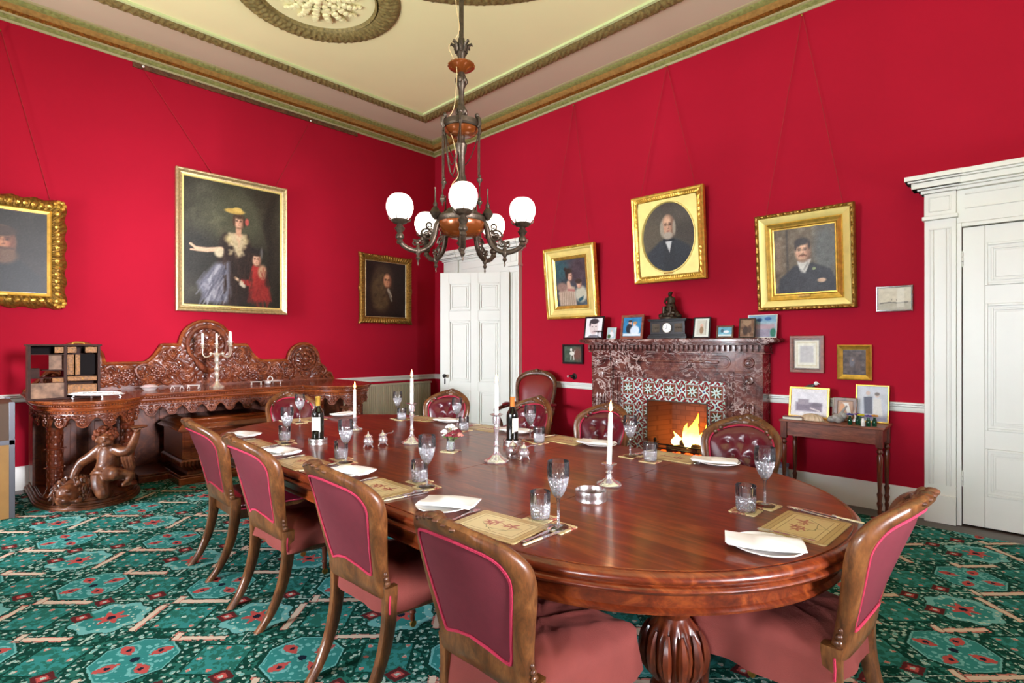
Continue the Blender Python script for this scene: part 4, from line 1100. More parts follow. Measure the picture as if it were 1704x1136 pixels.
P = ph(w, h, bw, (110, 170, 190), 85); P.mottle(14, 6); P.ell(.3, .6, .12, .2, (60, 90, 110), .4); P.ell(.6, .5, .2, .16, (226, 226, 230), .4); P.rect(0, 0, 1, .2, (210, 214, 210), .1)
easel_photo('small dark red framed landscape photograph on the mantel', 4.845, -.17, ZS, w, h, M['dwalnut'], P, bw)
w, h, bw = .15, .19, .012
P = ph(w, h, bw, (116, 84, 62), 86); P.mottle(12, 6); P.ell(.4, .35, .2, .25, (60, 40, 30), .4); P.ell(.7, .4, .14, .2, (74, 50, 38), .4); P.poly([(.2, .75), (.5, .6), (.8, .75), (.8, .95), (.2, .95)], (150, 120, 92), .05)
easel_photo('bronze edged sepia photograph standing in front of a larger colour picture', 5.07, -.21, ZS, w, h, M['bronze'], P, bw)
w, h, bw = .27, .225, .008
P = ph(w, h, bw, (150, 176, 190), 87, 60); P.rect(0, .7, 1, 1, (120, 160, 186), .1); P.ell(.4, .8, .1, .08, (50, 90, 140), .4); P.ell(.7, .84, .12, .08, (60, 100, 160), .4); P.rect(.1, .35, .95, .6, (176, 150, 160), .08); P.rect(.2, 0, .8, .35, (150, 140, 160), .08); P.ell(.9, .2, .1, .2, (40, 110, 90), .4); P.mottle(8, 8)
easel_photo('unframed bright colour picture leaning at the right end of the mantel', 5.17, -.10, ZS, w, h, M['white'], P, bw)
# small stemmed dish
t = thing('pewter_dish', 'small shallow pewter dish on a slim stem in front of the black framed photograph', 'dish', (3.40, -.265, ZS))
mb = MB(); mb.lathe([(.02, 0), (.02, .003), (.004, .01), (.004, .075), (.01, .082)], seg=14); mb.build('stem', M['bronze'], t)
mb = MB(); mb.lathe([(0, .082), (.02, .083), (.055, .092), (.06, .098), (.05, .094), (0, .087)], seg=24); mb.build('bowl', M['silver'], t)
# mantel clock
t = thing('mantel_clock', 'black slate mantel clock topped by a bronze seated figure', 'clock', (4.245, -.14, ZS))
mb = MB(); mb.box(-.225, .225, -.085, .085, 0, .028); mb.box(-.215, .215, -.078, .078, .028, .045); mb.box(-.2, .2, -.07, .07, .045, .185); mb.box(-.215, .215, -.08, .08, .185, .2); mb.box(-.225, .225, -.088, .088, .2, .212)
mb.build('case', M['black'], t, bevel=.003)
for s_ in (-1, 1):
    mb = MB(); mb.box(s_*.13-.045, s_*.13+.045, -.074, -.07, .07, .16)
    for k in range(3): mb.lathe([(.008, 0), (.008, .004), (.003, .008)], (s_*.13-.028+.028*k, -.074, .115), 8, axis=(0, -1, 0))
    mb.build('side_panel', M['bronze'], t)
mb = MB(); mb.lathe([(0, 0), (.05, 0), (.05, .004), (0, .004)], (0, -.07, .115), 28, axis=(0, -1, 0)); d = mb.build('dial', M['porcelain'], t)
mb = MB(); mb.lathe([(.05, 0), (.058, 0), (.058, .006), (.05, .006), (.05, 0)], (0, -.07, .115), 28, axis=(0, -1, 0)); mb.build('bezel', M['bronze'], t)
mb = MB(); mb.tube([(0, -.0755, .115), (0, -.0755, .15)], .0018, 5); mb.tube([(0, -.0755, .115), (-.02, -.0755, .1)], .002, 5)
for k in range(12):
    a = 2*PI*k/12; mb.tube([(.04*cos(a), -.0745, .115+.04*sin(a)), (.046*cos(a), -.0745, .115+.046*sin(a))], .0012, 4)
mb.build('hand', M['black'], d)
mb = MB()
mb.lathe([(.11, .212), (.11, .225), (.095, .235)], seg=24)
for k in range(34):
    a = random.uniform(0, 2*PI); z = random.uniform(0, 1); r = (1-z)*.1
    mb.blob((r*cos(a)*1.1, r*sin(a)*.75, .235+.1*z), (.034, .03, .028), 8, 6, nz=.15)
mb.loft([[(rx*cos(2*PI*k/12)+ox, ry*sin(2*PI*k/12), z) for k in range(12)] for (rx, ry, ox, z) in ((.07, .055, .0, .30), (.065, .05, .005, .335), (.042, .034, .01, .375), (.038, .03, .008, .41), (.044, .03, .005, .435), (.018, .018, .003, .452), (.014, .014, .002, .462))])
mb.blob((0, -.004, .478), (.021, .023, .026), 12, 8); mb.blob((.004, .008, .492), (.022, .022, .016), 10, 6)
for s_ in (-1, 1): mb.tube([(s_*.042, -.0, .435), (s_*.055, -.02, .39), (s_*.02, -.05, .37)], [.014, .012, .009], 8)
mb.tube([(-.03, -.02, .33), (-.04, -.06, .33), (-.04, -.065, .27)], [.022, .02, .014], 8); mb.tube([(.03, -.02, .33), (.035, -.065, .325), (.03, -.065, .26)], [.022, .02, .014], 8)
mb.build('figure_group', M['bronze'], t)

t = thing('storage_tin', 'pale blue grey tin box standing on the floor between the chimneypiece and side table', 'tin', (5.33, -.13, 0))
mb = MB(); mb.box(-.07, .07, -.06, .06, 0, .27); mb.build('body', plain('pale printed tin', (172, 186, 206), rough=.5, var=.25, vscale=25), t, bevel=.004)
mb = MB(); mb.box(-.074, .074, -.064, .064, .27, .30); mb.build('lid', plain('blue grey lid', (120, 126, 170), rough=.5), t, bevel=.004)
# ------------------------------------------------------------------ side table at the right
t = thing('side_table', 'narrow reddish wooden side table with turned legs against the right wall', 'table', (5.81, -.245, 0))
hw, hd = .385, .185
mb = MB(); mb.box(-hw, hw, -hd, hd, .73, .75); mb.build('table_top', M['consolew'], t, bevel=.005)
mb = MB(); mb.box(-hw+.035, hw-.035, -hd+.03, -hd+.048, .61, .73); mb.box(-hw+.035, hw-.035, hd-.048, hd-.03, .61, .73); mb.box(-hw+.03, -hw+.048, -hd+.04, hd-.04, .61, .73); mb.box(hw-.048, hw-.03, -hd+.04, hd-.04, .61, .73); mb.build('apron', M['consolew'], t, bevel=.002)
lp = [(.010, 0), (.014, .02), (.012, .05), (.017, .08), (.012, .1), (.02, .14), (.021, .15), (.014, .165), (.017, .2), (.021, .22), (.013, .24), (.016, .3), (.019, .45), (.021, .52), (.013, .535), (.022, .55), (.022, .56), (.015, .575), (.02, .59)]
for sx in (-1, 1):
    for sy in (-1, 1):
        mb = MB(); mb.lathe(lp, (0, 0, 0), 16); mb.box(-.024, .024, -.024, .024, .59, .73)
        mb.build('leg', M['mahog2'], t, loc=(sx*(hw-.035), sy*(hd-.035), 0))
ZT2 = .75
w, h, bw = .325, .275, .018
P = ph(w, h, bw, (232, 228, 232), 91, 64); P.rect(.1, .12, .9, .88, (226, 224, 232), .02); P.rect(.14, .18, .86, .5, (130, 118, 136), .06); P.rect(.2, .42, .5, .62, (150, 140, 154), .03); P.ell(.7, .42, .16, .08, (110, 100, 116), .5); P.line([(.55, .3), (.8, .2)], .02, (214, 206, 210)); P.mottle(5, 10)
GS = 'framed photographs on the side table'
easel_photo('gilt framed old photograph of a country house at the left of the side table', 5.60, -.20, ZT2, w, h, M['gold'], P, bw, group=GS)
w, h, bw = .17, .20, .03
P = ph(w, h, bw, (176, 140, 116), 92); P.poly([(.3, .9), (.7, .9), (.95, .1), (.75, .05), (.5, .6)], (226, 224, 220), .04); P.ell(.3, .5, .2, .35, (206, 150, 110), .4)
easel_photo('brown mounted small picture in the middle of the side table', 5.88, -.19, ZT2, w, h, M['walnut'], P, bw, group=GS)
w, h, bw = .24, .315, .012
P = ph(w, h, bw, (196, 200, 210), 93, 64); P.mottle(9, 5); P.ell(.36, .8, .07, .06, (200, 180, 170), .3); P.poly([(.22, .68), (.5, .7), (.52, .2), (.26, .2)], (84, 86, 104), .04); P.ell(.66, .74, .07, .06, (210, 190, 180), .3); P.ell(.66, .78, .08, .05, (120, 110, 110), .4); P.poly([(.54, .66), (.78, .66), (.86, .12), (.54, .12)], (214, 212, 210), .04); P.rect(0, 0, 1, .14, (150, 150, 176), .1)
easel_photo('gilt edged old photograph of a standing couple at the right of the side table', 6.06, -.13, ZT2, w, h, M['gold'], P, bw, group=GS)
o = MB().box(-.02, .02, -.001, .001, 0, .19).build('blank_card', M['paper'], loc=(5.785, -.12, ZT2)); tag(o, 'upright narrow cream card leaning beside the brown mounted picture', 'card'); o.rotation_euler = (rad(-8), 0, 0)
# book
t = thing('book', 'closed cream paged book lying flat at the left of the side table', 'book', (5.525, -.36, ZT2), rz=rad(4))
MB().box(-.075, .075, -.05, .05, .003, .022).build('pages', M['paper'], t)
mb = MB(); mb.box(-.08, .08, -.055, .055, 0, .003); mb.build('cover', M['dwalnut'], t)
mb = MB(); mb.box(-.08, .08, -.055, .055, .022, .026); mb.build('cover', M['dwalnut'], t)
# shell
mb = MB(); n = 40
def shellf(u, v):
    a = PI*u; r = .085*(sin(PI*v*.5))*(1+.04*cos(a*16)); return (r*cos(a)*1.05, -r*sin(a)*.7+.02, .058*cos(PI*v*.5)+.002)
mb.grid(shellf, 60, 12); mb.grid(lambda u, v: (shellf(u, v)[0], .02+.035*sin(PI*u)*sin(PI*v*.5), shellf(u, v)[2]), 30, 12)
o = mb.build('scallop_shell', plain('beige shell', (208, 184, 156), rough=.5, var=.2, vscale=30), loc=(5.66, -.35, ZT2)); tag(o, 'large beige scallop shell, dome up, on the front of the side table', 'shell')
# rock crystal ornament
mb = MB(); mb.blob((0, 0, .04), (.05, .035, .04), 12, 8, nz=.12); mb.blob((.045, 0, .065), (.025, .02, .028), 10, 7, nz=.1); mb.blob((-.045, -.01, .03), (.03, .025, .028), 10, 6, nz=.12)
mb.tube([(.02, 0, .07), (.05, .0, .12), (.07, .0, .15)], [.012, .009, .006], 8)
o = mb.build('stone_ornament', plain('grey marbled stone', (150, 148, 144), rough=.35, var=.5, vscale=30), loc=(5.855, -.34, ZT2-.003)); tag(o, 'small grey marbled stone animal ornament in front of the brown mounted picture', 'ornament')
# bird ornament
t = thing('bird_ornament', 'dark grey pigeon ornament with a pale head above the country house photograph', 'ornament', (5.56, -.045, .926))
mb = MB(); mb.loft([[(x+rx*0, ry*cos(2*PI*k/12), z+rx*sin(2*PI*k/12)) for k in range(12)] for (x, rx, ry, z) in ((-.08, .008, .014, .058), (-.05, .02, .02, .066), (-.01, .032, .028, .075), (.03, .03, .026, .088), (.05, .018, .018, .11))])
mb.tube([(-.0, -.01, .05), (0, -.01, 0)], .005, 6); mb.tube([(.0, .01, .05), (0, .01, 0)], .005, 6); mb.build('body', plain('dark grey stone', (70, 68, 72), rough=.4), t)
mb = MB(); mb.blob((.062, 0, .125), .019, 10, 8); mb.tube([(.078, 0, .125), (.095, 0, .12)], [.006, .001], 6); mb.build('head', M['porcelain'], t)
# little bottles with flowers
cols = [(60, 70, 170), (110, 50, 120), (222, 210, 40), (220, 150, 60), (90, 60, 160)]
G5 = 'little green bottles with flower heads on the side table'
M['greenglass'], nt, b = newmat('green bottle glass'); setin(b, color=srgb(24, 92, 62), rough=.08, trans=.5, ior=1.45)
lab = ['with a blue flower, leftmost of the cluster', 'with a purple flower behind the white one', 'with a yellow flower at the cluster centre', 'with an orange flower, rightmost of the cluster', 'with a violet flower at the front of the cluster']
for i, (x, y) in enumerate(((5.955, -.385), (6.0, -.34), (6.03, -.375), (6.12, -.36), (6.085, -.40))):
    t = thing('flower_bottle', 'small green glass bottle '+lab[i], 'bottle', (x, y, ZT2), group=G5)
    mb = MB(); mb.lathe([(0, 0), (.014, 0), (.016, .01), (.015, .045), (.009, .058), (.009, .066), (.011, .07)], seg=14); mb.build('bottle', M['greenglass'], t)
    mb = MB()
    for k in range(9):
        a = 2*PI*k/9; mb.blob((.015*cos(a), .015*sin(a), .082+.004*(k % 2)), (.013, .010, .005), 7, 4, M=Matrix.Rotation(a, 3, 'Z'))
    mb.blob((0, 0, .086), .008, 8, 5); mb.build('flower_head', plain('petal %d' % i, cols[i], rough=.6), t)
o = MB().lathe([(0, 0), (.013, 0), (.014, .005), (.014, .045), (.010, .055), (.010, .062), (0, .064)], seg=14).build('white_bottle', M['porcelain'], loc=(6.05, -.41, ZT2)); tag(o, 'small white bottle standing in front of the green flower bottles', 'bottle')
# ------------------------------------------------------------------ dining table
ZT = .755; TC = (4.47, -3.36); HX = 2.12; HY = .90; AX = .90
def outline(off=0, n=40):
    """D ended outline, offset inward by off; counter clockwise list of (x, y) local"""
    pts = []
    hy = HY-off; ax = AX-off; cx = HX-AX
    for k in range(n+1):
        a = -PI/2+PI*k/n; pts.append((cx+ax*cos(a), hy*sin(a)))
    for k in range(n+1):
        a = PI/2+PI*k/n; pts.append((-cx+ax*cos(a), hy*sin(a)))
    return pts
tb = thing('dining_table', 'long round ended polished mahogany dining table on carved baluster legs in the room centre', 'table', (TC[0], TC[1], 0))
joints = [-2.2, -1.06, -.33, .40, 1.13, 2.2]
def ymax(x, off):
    cx = HX-AX; hy = HY-off; ax = AX-off; d = abs(x)-cx
    if d <= 0: return hy
    if d >= ax: return 0
    return hy*math.sqrt(1-(d/ax)**2)
OFF = .034
for i in range(5):
    x0 = max(joints[i]+.0012, -HX+OFF); x1 = min(joints[i+1]-.0012, HX-OFF)
    n = 60 if i in (0, 4) else 4
    ups = []
    for k in range(n+1):
        t = k/n
        if i == 4: t = sin(t*PI/2)
        if i == 0: t = 1-cos(t*PI/2)
        x = x0+(x1-x0)*t; ups.append((x, ymax(x, OFF)))
    pts = [(x, -y) for x, y in ups]+[(x, y) for x, y in reversed(ups)]
    cl = []
    for p in pts:
        if not cl or math.hypot(p[0]-cl[-1][0], p[1]-cl[-1][1]) > 1e-5: cl.append(p)
    if math.hypot(cl[0][0]-cl[-1][0], cl[0][1]-cl[-1][1]) < 1e-5: cl.pop()
    mb = MB(); mb.prism(cl, ZT-.028, ZT); mb.build('table_leaf', M['mahog'], tb, bevel=.0015, seg=1)
prof = [(OFF+.001, ZT-.03), (OFF+.001, ZT-.004), (OFF-.003, ZT-.003), (OFF-.008, ZT), (OFF-.014, ZT-.001), (.012, ZT-.006), (.004, ZT-.014), (.001, ZT-.022), (.004, ZT-.030), (.014, ZT-.034), (.014, ZT-.038), (.004, ZT-.042), (.0, ZT-.05), (.006, ZT-.06), (.022, ZT-.066), (.04, ZT-.072), (.055, ZT-.075), (.06, ZT-.03), (OFF+.001, ZT-.03)]
def sweep_outline(prof, name, mat, n=40):
    mb = MB(); N = len(outline(0, n)); vs = []
    for (o, z) in prof: vs += [(x, y, z) for x, y in outline(o, n)]
    fs = []
    for j in range(len(prof)-1):
        for k in range(N):
            k2 = (k+1) % N; fs.append((j*N+k, j*N+k2, (j+1)*N+k2, (j+1)*N+k))
    mb.add(vs, fs); return mb.build(name, mat, tb, angle=50)
sweep_outline(prof, 'edge_moulding', M['mahog2t'] if 'mahog2t' in M else M['mahog'], 56)
sweep_outline([(.055, ZT-.07), (.055, ZT-.118), (.05, ZT-.122), (.044, ZT-.128), (.046, ZT-.136), (.056, ZT-.14), (.085, ZT-.14), (.085, ZT-.07)], 'apron', M['mahog'], 56)
legp = [(.02, 0), (.035, .012), (.035, .03), (.06, .05), (.07, .07), (.058, .085), (.05, .10), (.075, .115), (.082, .13), (.07, .145), (.058, .155), (.075, .18), (.1, .22), (.108, .27), (.10, .32), (.082, .355), (.06, .375), (.052, .39), (.066, .405), (.07, .42), (.06, .435), (.045, .45), (.048, .48), (.062, .5), (.062, .52), (.075, .535), (.075, .60), (.06, .68)]
for (x, y) in ((1.61, -.30), (1.61, .30), (-1.61, -.30), (-1.61, .30)):
    mb = MB(); mb.lathe(legp, (0, 0, .04), 72, flute=12, fd=.16, zr=(.175, .36))
    for k in range(12):      # raised leaf lobes of the bulb
        a = 2*PI*(k+.5)/12; pts = []
        for j in range(9):
            t = j/8; z = .18+.17*t; r = np.interp(z, [p[1] for p in legp], [p[0] for p in legp])+.002
            pts.append((r*cos(a), r*sin(a), z+.04))
        mb.tube(pts, [.006+.012*sin(PI*j/8) for j in range(9)], 6)
    mb.build('leg', M['mahog2'], tb, loc=(x, y, .012))
    o = MB().lathe([(0, 0), (.018, .002), (.024, .02), (.018, .04), (0, .042)], seg=14).build('castor', M['golddark'], tb, loc=(x, y, .012))
mb = MB(); mb.lathe(legp, (0, 0, .04), 40, flute=12, fd=.16, zr=(.175, .36)); mb.build('leg', M['mahog2'], tb, loc=(0, 0, .012))
mb = MB(); mb.box(-1.7, 1.7, -.36, -.32, .60, .68); mb.build('bearer', M['mahog'], tb); mb = MB(); mb.box(-1.7, 1.7, .32, .36, .60, .68); mb.build('bearer', M['mahog'], tb)

# ------------------------------------------------------------------ place settings
M['mat'], nt, b = newmat('floral table mat'); Ex.nt = nt
tc = nt.nodes.new('ShaderNodeTexCoord'); sp = nt.nodes.new('ShaderNodeSeparateXYZ'); nt.links.new(tc.outputs['Object'], sp.inputs[0])
no = nt.nodes.new('ShaderNodeTexNoise'); no.inputs['Scale'].default_value = 22; nt.links.new(tc.outputs['Object'], no.inputs['Vector']); nf = Ex(no.outputs['Fac'])
X = Ex(sp.outputs['X'])+(nf-.5)*.03; Y = Ex(sp.outputs['Y'])+(nf-.5)*.03; X0 = Ex(sp.outputs['X']); Y0 = Ex(sp.outputs['Y'])
c = mixc(nt, (X0.abs()-.125).mx(Y0.abs()-.078).gt(0), srgb(226, 210, 160), srgb(196, 172, 120))
rg = (X0.abs()-.125).mx(Y0.abs()-.078).abs()
c = mixc(nt, rg.lt(.0014), c, srgb(136, 110, 66)); 
c = mixc(nt, (rg-.016).abs().lt(.0012), c, srgb(150, 122, 76))
for (x, y, r) in ((-.05, .016, .014), (-.02, .026, .012), (.05, .018, .016), (-.035, -.002, .013), (.02, .012, .010)):
    d = ((X-x)*(X-x)+(Y-y)*(Y-y)).sqrt(); an = (X-x).atan2(Y-y)
    c = mixc(nt, (d*(1-.5*(an*5).sin())).lt(r), c, srgb(178, 110, 92)); c = mixc(nt, d.lt(r*.3), c, srgb(120, 40, 44))
for (sx, sy, k) in ((.05, -.03, .5), (-.03, -.03, -.3), (.02, -.035, .1)):
    e = ((Y+.0)-(X-sx)*k*2+.03).abs()
    c = mixc(nt, e.lt(.0016)*((X-sx).abs().lt(.045)), c, srgb(110, 112, 60))
nt.links.new(c, b.inputs['Base Color']); setin(b, rough=.35, coat=.25)

def rounded(hx, hy, r, n=5):
    pts = []
    for (sx, sy, a0_) in ((1, 1, 0), (-1, 1, 90), (-1, -1, 180), (1, -1, 270)):
        for k in range(n+1):
            a = rad(a0_+90*k/n); pts.append((sx*(hx-r)+r*cos(a), sy*(hy-r)+r*sin(a)))
    return pts
def mk_mat():
    mb = MB(); mb.prism(rounded(.152, .108, .012), 0, .0045); return mb.build('table_mat', M['mat'], bevel=.001)
def mk_coaster():
    mb = MB(); mb.prism(rounded(.05, .05, .008), 0, .004); return mb.build('coaster', M['mat'], bevel=.001)
def mk_plate():
    mb = MB(); mb.lathe([(0, .003), (.055, .003), (.06, 0), (.065, .002), (.088, .010), (.1, .0145), (.1005, .017), (.098, .018), (.086, .0125), (.064, .0065), (0, .006)], seg=48)
    return mb.build('side_plate', M['porcelain'])
def mk_napkin(var=0):
    rr = random.Random(3+var)
    t_ = []
    mb = MB()
    # folded cloth: four stacked, slightly offset layers with a wavy surface
    def outline_n(k):
        base = [(-.10, -.03), (-.02, -.07), (.09, -.055), (.115, .01), (.10, .06), (.03, .045), (-.05, .06)]
        return base
    def surf(u, v, lay):
        x = -.105+.225*u; y = (-.052+.11*v)*(1-.25*(u-.6)**2)+.02*sin(u*2.6+var)
        z = .0175+.0042*lay+.004*sin(u*9+v*4+lay+var)*sin(PI*v)+.006*sin(PI*u)*sin(PI*v)
        return (x+.004*lay*sin(var+lay), y+.003*lay, z)
    for lay in range(3):
        nu, nv = 22, 12; vs = []
        for i in range(nu):
            for j in range(nv): vs.append(surf(i/(nu-1), j/(nv-1), lay))
        for i in range(nu):
            for j in range(nv): p = surf(i/(nu-1), j/(nv-1), lay); vs.append((p[0], p[1], p[2]+.0036))
        N = nu*nv; fs = []
        for i in range(nu-1):
            for j in range(nv-1):
                a = i*nv+j; q = (a, a+nv, a+nv+1, a+1); fs.append(q[::-1]); fs.append(tuple(x+N for x in q))
        for i in range(nu-1): a = i*nv; fs.append((a, a+nv, a+nv+N, a+N)); a = i*nv+nv-1; fs.append((a, a+N, a+nv+N, a+nv))
        for j in range(nv-1): a = j; fs.append((a, a+N, a+1+N, a+1)); a = (nu-1)*nv+j; fs.append((a, a+1, a+1+N, a+N))
        mb.add(vs, fs)
    return mb.build('napkin', M['linen'])
def mk_tumbler():
    mb = MB()
    mb.lathe([(0, .002), (.028, .002), (.031, 0), (.034, .002), (.0365, .02), (.0375, .045), (.038, .09), (.0385, .098), (.0375, .0995), (.0362, .098), (.0352, .045), (.033, .015), (.028, .011), (0, .011)], seg=64, flute=16, fd=.09, zr=(.012, .062))
    return mb.build('tumbler', M['glass'])
def mk_goblet():
    t = thing('goblet', '', 'wine glass')
    MB().lathe([(0, 0), (.036, 0), (.037, .002), (.02, .005), (.006, .010), (.0042, .02), (.004, .05), (.0045, .085), (.007, .1), (.0, .102)], seg=24).build('foot', M['glass'], t)
    MB().lathe([(0, .1), (.006, .1005), (.014, .108), (.026, .13), (.035, .158), (.0395, .185), (.04, .205), (.038, .232), (.0368, .233), (.0385, .205), (.038, .186), (.0335, .16), (.0245, .134), (.012, .114), (0, .107)], seg=64, flute=16, fd=.09, zr=(.118, .19)).build('bowl', M['glass'], t)
    return t
def cutl(L, w, kind):
    """cutlery lies along +y, handle at the lower end"""
    t = thing(kind, '', kind)
    iv = kind == 'knife'
    hl = L*.42
    mb = MB()
    n = 10; rings = []
    for i in range(n+1):
        s_ = i/n; ww = (.0065 if iv else (.007*(1-s_)+.003)); hh = .0035 if iv else .0018
        if i == 0: ww *= .6
        rings.append([(ww*cos(a), -L/2+hl*s_, .004+hh*sin(a)) for a in [2*PI*k/8 for k in range(8)]])
    mb.loft(rings); mb.build('handle', M['ivory'] if iv else M['silver'], t)
    mb = MB()
    if kind == 'knife':
        mb.tube([(0, -L/2+hl, .004), (0, -L/2+hl+.015, .004)], .005, 8)
        pts = [(-.005, -L/2+hl+.012), (.006, -L/2+hl+.012), (.0085, L/2-.03), (.007, L/2-.012), (0, L/2), (-.006, L/2-.02)]
        mb.prism(pts, .0025, .0045); mb.build('blade', M['silver'], t)
    elif kind == 'spoon':
        mb.tube([(0, -L/2+hl, .004), (0, L/2-.055, .006)], [.003, .0025], 6)
        def f(u, v):
            a = 2*PI*u; r = v; return (.0165*r*cos(a), L/2-.03+.03*r*sin(a), .003+.007*r*r)
        mb.grid(f, 24, 5, cu=True); o = mb.build('bowl', M['silver'], t); m_ = o.modifiers.new('Solidify', 'SOLIDIFY'); m_.thickness = .0012
    else:
        mb.tube([(0, -L/2+hl, .004), (0, L/2-.05, .006)], [.003, .003], 6)
        mb.prism([(-.011, L/2-.042), (-.004, L/2-.055), (.004, L/2-.055), (.011, L/2-.042), (.011, L/2-.038), (-.011, L/2-.038)], .004, .0065)
        for k in range(4): x = -.0095+.00633*k; mb.tube([(x, L/2-.04, .005), (x, L/2-.01, .0035), (x*.95, L/2, .005)], [.0016, .0015, .0007], 5)
        mb.build('tines', M['silver'], t)
    return t
proto = dict(table_mat=mk_mat(), coaster=mk_coaster(), side_plate=mk_plate(), napkin=mk_napkin(), tumbler=mk_tumbler(), goblet=mk_goblet(),
             knife=cutl(.215, 0, 'knife'), spoon=cutl(.19, 0, 'spoon'), fork=cutl(.18, 0, 'fork'))
cats = dict(table_mat='table mat', coaster='coaster', side_plate='plate', napkin='napkin', tumbler='tumbler', goblet='wine glass', knife='knife', spoon='spoon', fork='fork')
grp = dict(table_mat='flower printed table mats', coaster='square coasters under the glasses', side_plate='white side plates', napkin='folded white napkins', tumbler='cut crystal tumblers', goblet='cut crystal wine glasses', knife='ivory handled knives', spoon='silver spoons', fork='silver forks')
lab = dict(table_mat='cream flower printed table mat', side_plate='white china side plate', napkin='folded white napkin on the plate', tumbler='cut crystal tumbler', goblet='tall cut crystal wine glass', knife='ivory handled knife', spoon='silver spoon', fork='silver fork')
used = set()
KM = {}
for o_ in list(bpy.data.objects):
    if o_.parent: KM.setdefault(o_.parent.name, []).append(o_)
def fastdup(root):
    c = root.copy(); COL.objects.link(c)
    for ch in KM.get(root.name, []):
        d = ch.copy(); COL.objects.link(d); d.parent = c
    return c
def place(kind, x, y, z, rz, label, sc=None):
    if kind not in used: used.add(kind); o = proto[kind]
    else: o = fastdup(proto[kind])
    o.location = (x, y, z); o.rotation_euler = (0, 0, rz); o['label'] = label; o['category'] = cats[kind]; o['group'] = grp[kind]
    if sc: o.scale = sc
    return o
# seat: (facing rotation, place words, plate, mat, tumbler, goblet)
SEATS = [
 (0, 'at the window side place nearest the sideboard', (3.02, -4.06), (3.37, -4.12), (3.40, -3.91), (3.51, -3.94)),
 (0, 'at the second window side place from the sideboard', (3.81, -4.12), (4.14, -4.13), (4.20, -3.93), (4.315, -3.965)),
 (0, 'at the third window side place from the sideboard', (4.55, -4.09), (4.90, -4.12), (4.93, -3.925), (5.035, -3.96)),
 (6, 'at the window side place nearest the camera', (5.325, -4.10), (5.635, -4.10), (5.69, -3.935), (5.80, -3.965)),
 (88, 'at the near rounded end of the table', (6.395, -3.655), (6.425, -3.355), (6.205, -3.315), (6.235, -3.195)),
 (180, 'at the fireside place nearest the camera', (5.79, -2.575), (5.53, -2.585), (5.49, -2.775), (5.345, -2.745)),
 (180, 'at the middle fireside place', (5.02, -2.575), (4.755, -2.585), (4.68, -2.78), (4.58, -2.755)),
 (180, 'at the fireside place behind the wine bottle', (4.30, -2.575), (4.00, -2.595), (3.94, -2.79), (3.83, -2.765)),
 (186, 'at the fireside place farthest from the camera', (3.53, -2.575), (3.22, -2.62), (3.13, -2.79), (3.03, -2.765)),
 (-90, 'at the far rounded end beside the sideboard', (2.50, -2.98), (2.52, -3.36), (2.68, -3.34), (2.66, -3.47)),
]
for i, (deg, words_, pl, mt, tu, go) in enumerate(SEATS):
    a = rad(deg); U_ = Vector((cos(a), sin(a))); V_ = Vector((-sin(a), cos(a)))
    place('table_mat', mt[0], mt[1], ZT, a, lab['table_mat']+' '+words_)
    place('coaster', tu[0], tu[1], ZT, a+.05, 'flower printed coaster under the tumbler '+words_)
    place('coaster', go[0], go[1], ZT, a-.08, 'flower printed coaster under the wine glass '+words_)
    place('tumbler', tu[0], tu[1], ZT+.004, a+i, lab['tumbler']+' '+words_)
    place('goblet', go[0], go[1], ZT+.004, a+i*1.7, lab['goblet']+' '+words_)
    place('side_plate', pl[0], pl[1], ZT, 0, lab['side_plate']+' '+words_, (1.08, 1.08, 1))
    place('napkin', pl[0]+.01*U_.x, pl[1]+.01*U_.y, ZT, a+[.3, .1, .25, .35, 2.0, .3, .2, .1, .3, .2][i], lab['napkin']+' '+words_)
    m_ = Vector(mt)
    if deg == 88:
        k_ = m_+U_*.20+V_*(-.03); s_ = m_+U_*.178+V_*.03; f_ = m_-U_*.135+V_*.02
    else:
        k_ = m_+U_*.195+V_*.01; s_ = m_+U_*.172+V_*.02; f_ = m_-U_*.175+V_*.01
    place('knife', k_.x, k_.y, ZT, a-.12, lab['knife']+' '+words_)
    place('spoon', s_.x, s_.y, ZT, a-.10, lab['spoon']+' '+words_)
    place('fork', f_.x, f_.y, ZT, a+.06, lab['fork']+' '+words_)

# ------------------------------------------------------------------ candles, bottles and silver on the table
def candlestick(loc, tall, label):
    t = thing('candlestick', label, 'candlestick', (loc[0], loc[1], ZT), group='silver candlesticks down the middle of the table')
    if tall:
        H_ = .262
        pr_ = [(0, .004), (.066, 0), (.07, .006), (.066, .013), (.045, .022), (.024, .04), (.013, .06), (.011, .08), (.017, .088), (.012, .096), (.009, .12), (.012, .165), (.017, .185), (.011, .196), (.01, .205), (.02, .212), (.021, .24), (.019, .25)]
        dr = .036
    else:
        H_ = .098
        pr_ = [(0, .004), (.058, 0), (.062, .006), (.058, .012), (.035, .02), (.016, .034), (.011, .05), (.018, .06), (.012, .067), (.016, .073), (.018, .09)]
        dr = .034
    # base square-ish with lobes
    mb = MB(); mb.lathe([p for p in pr_ if p[1] <= .04], seg=48, flute=8 if tall else 4, fd=.10, zr=(0, .02)); mb.build('base', M['silver'], t)
    mb = MB(); mb.lathe([p for p in pr_ if p[1] >= .034], seg=24); mb.build('stem', M['silver'], t)
    mb = MB(); mb.lathe([(0, H_-.012), (.014, H_-.010), (dr, H_-.002), (dr+.002, H_+.001), (dr-.003, H_), (.012, H_-.004), (.012, H_)], seg=28); mb.build('drip_pan', M['silver'], t)
    return H_+ZT-.006
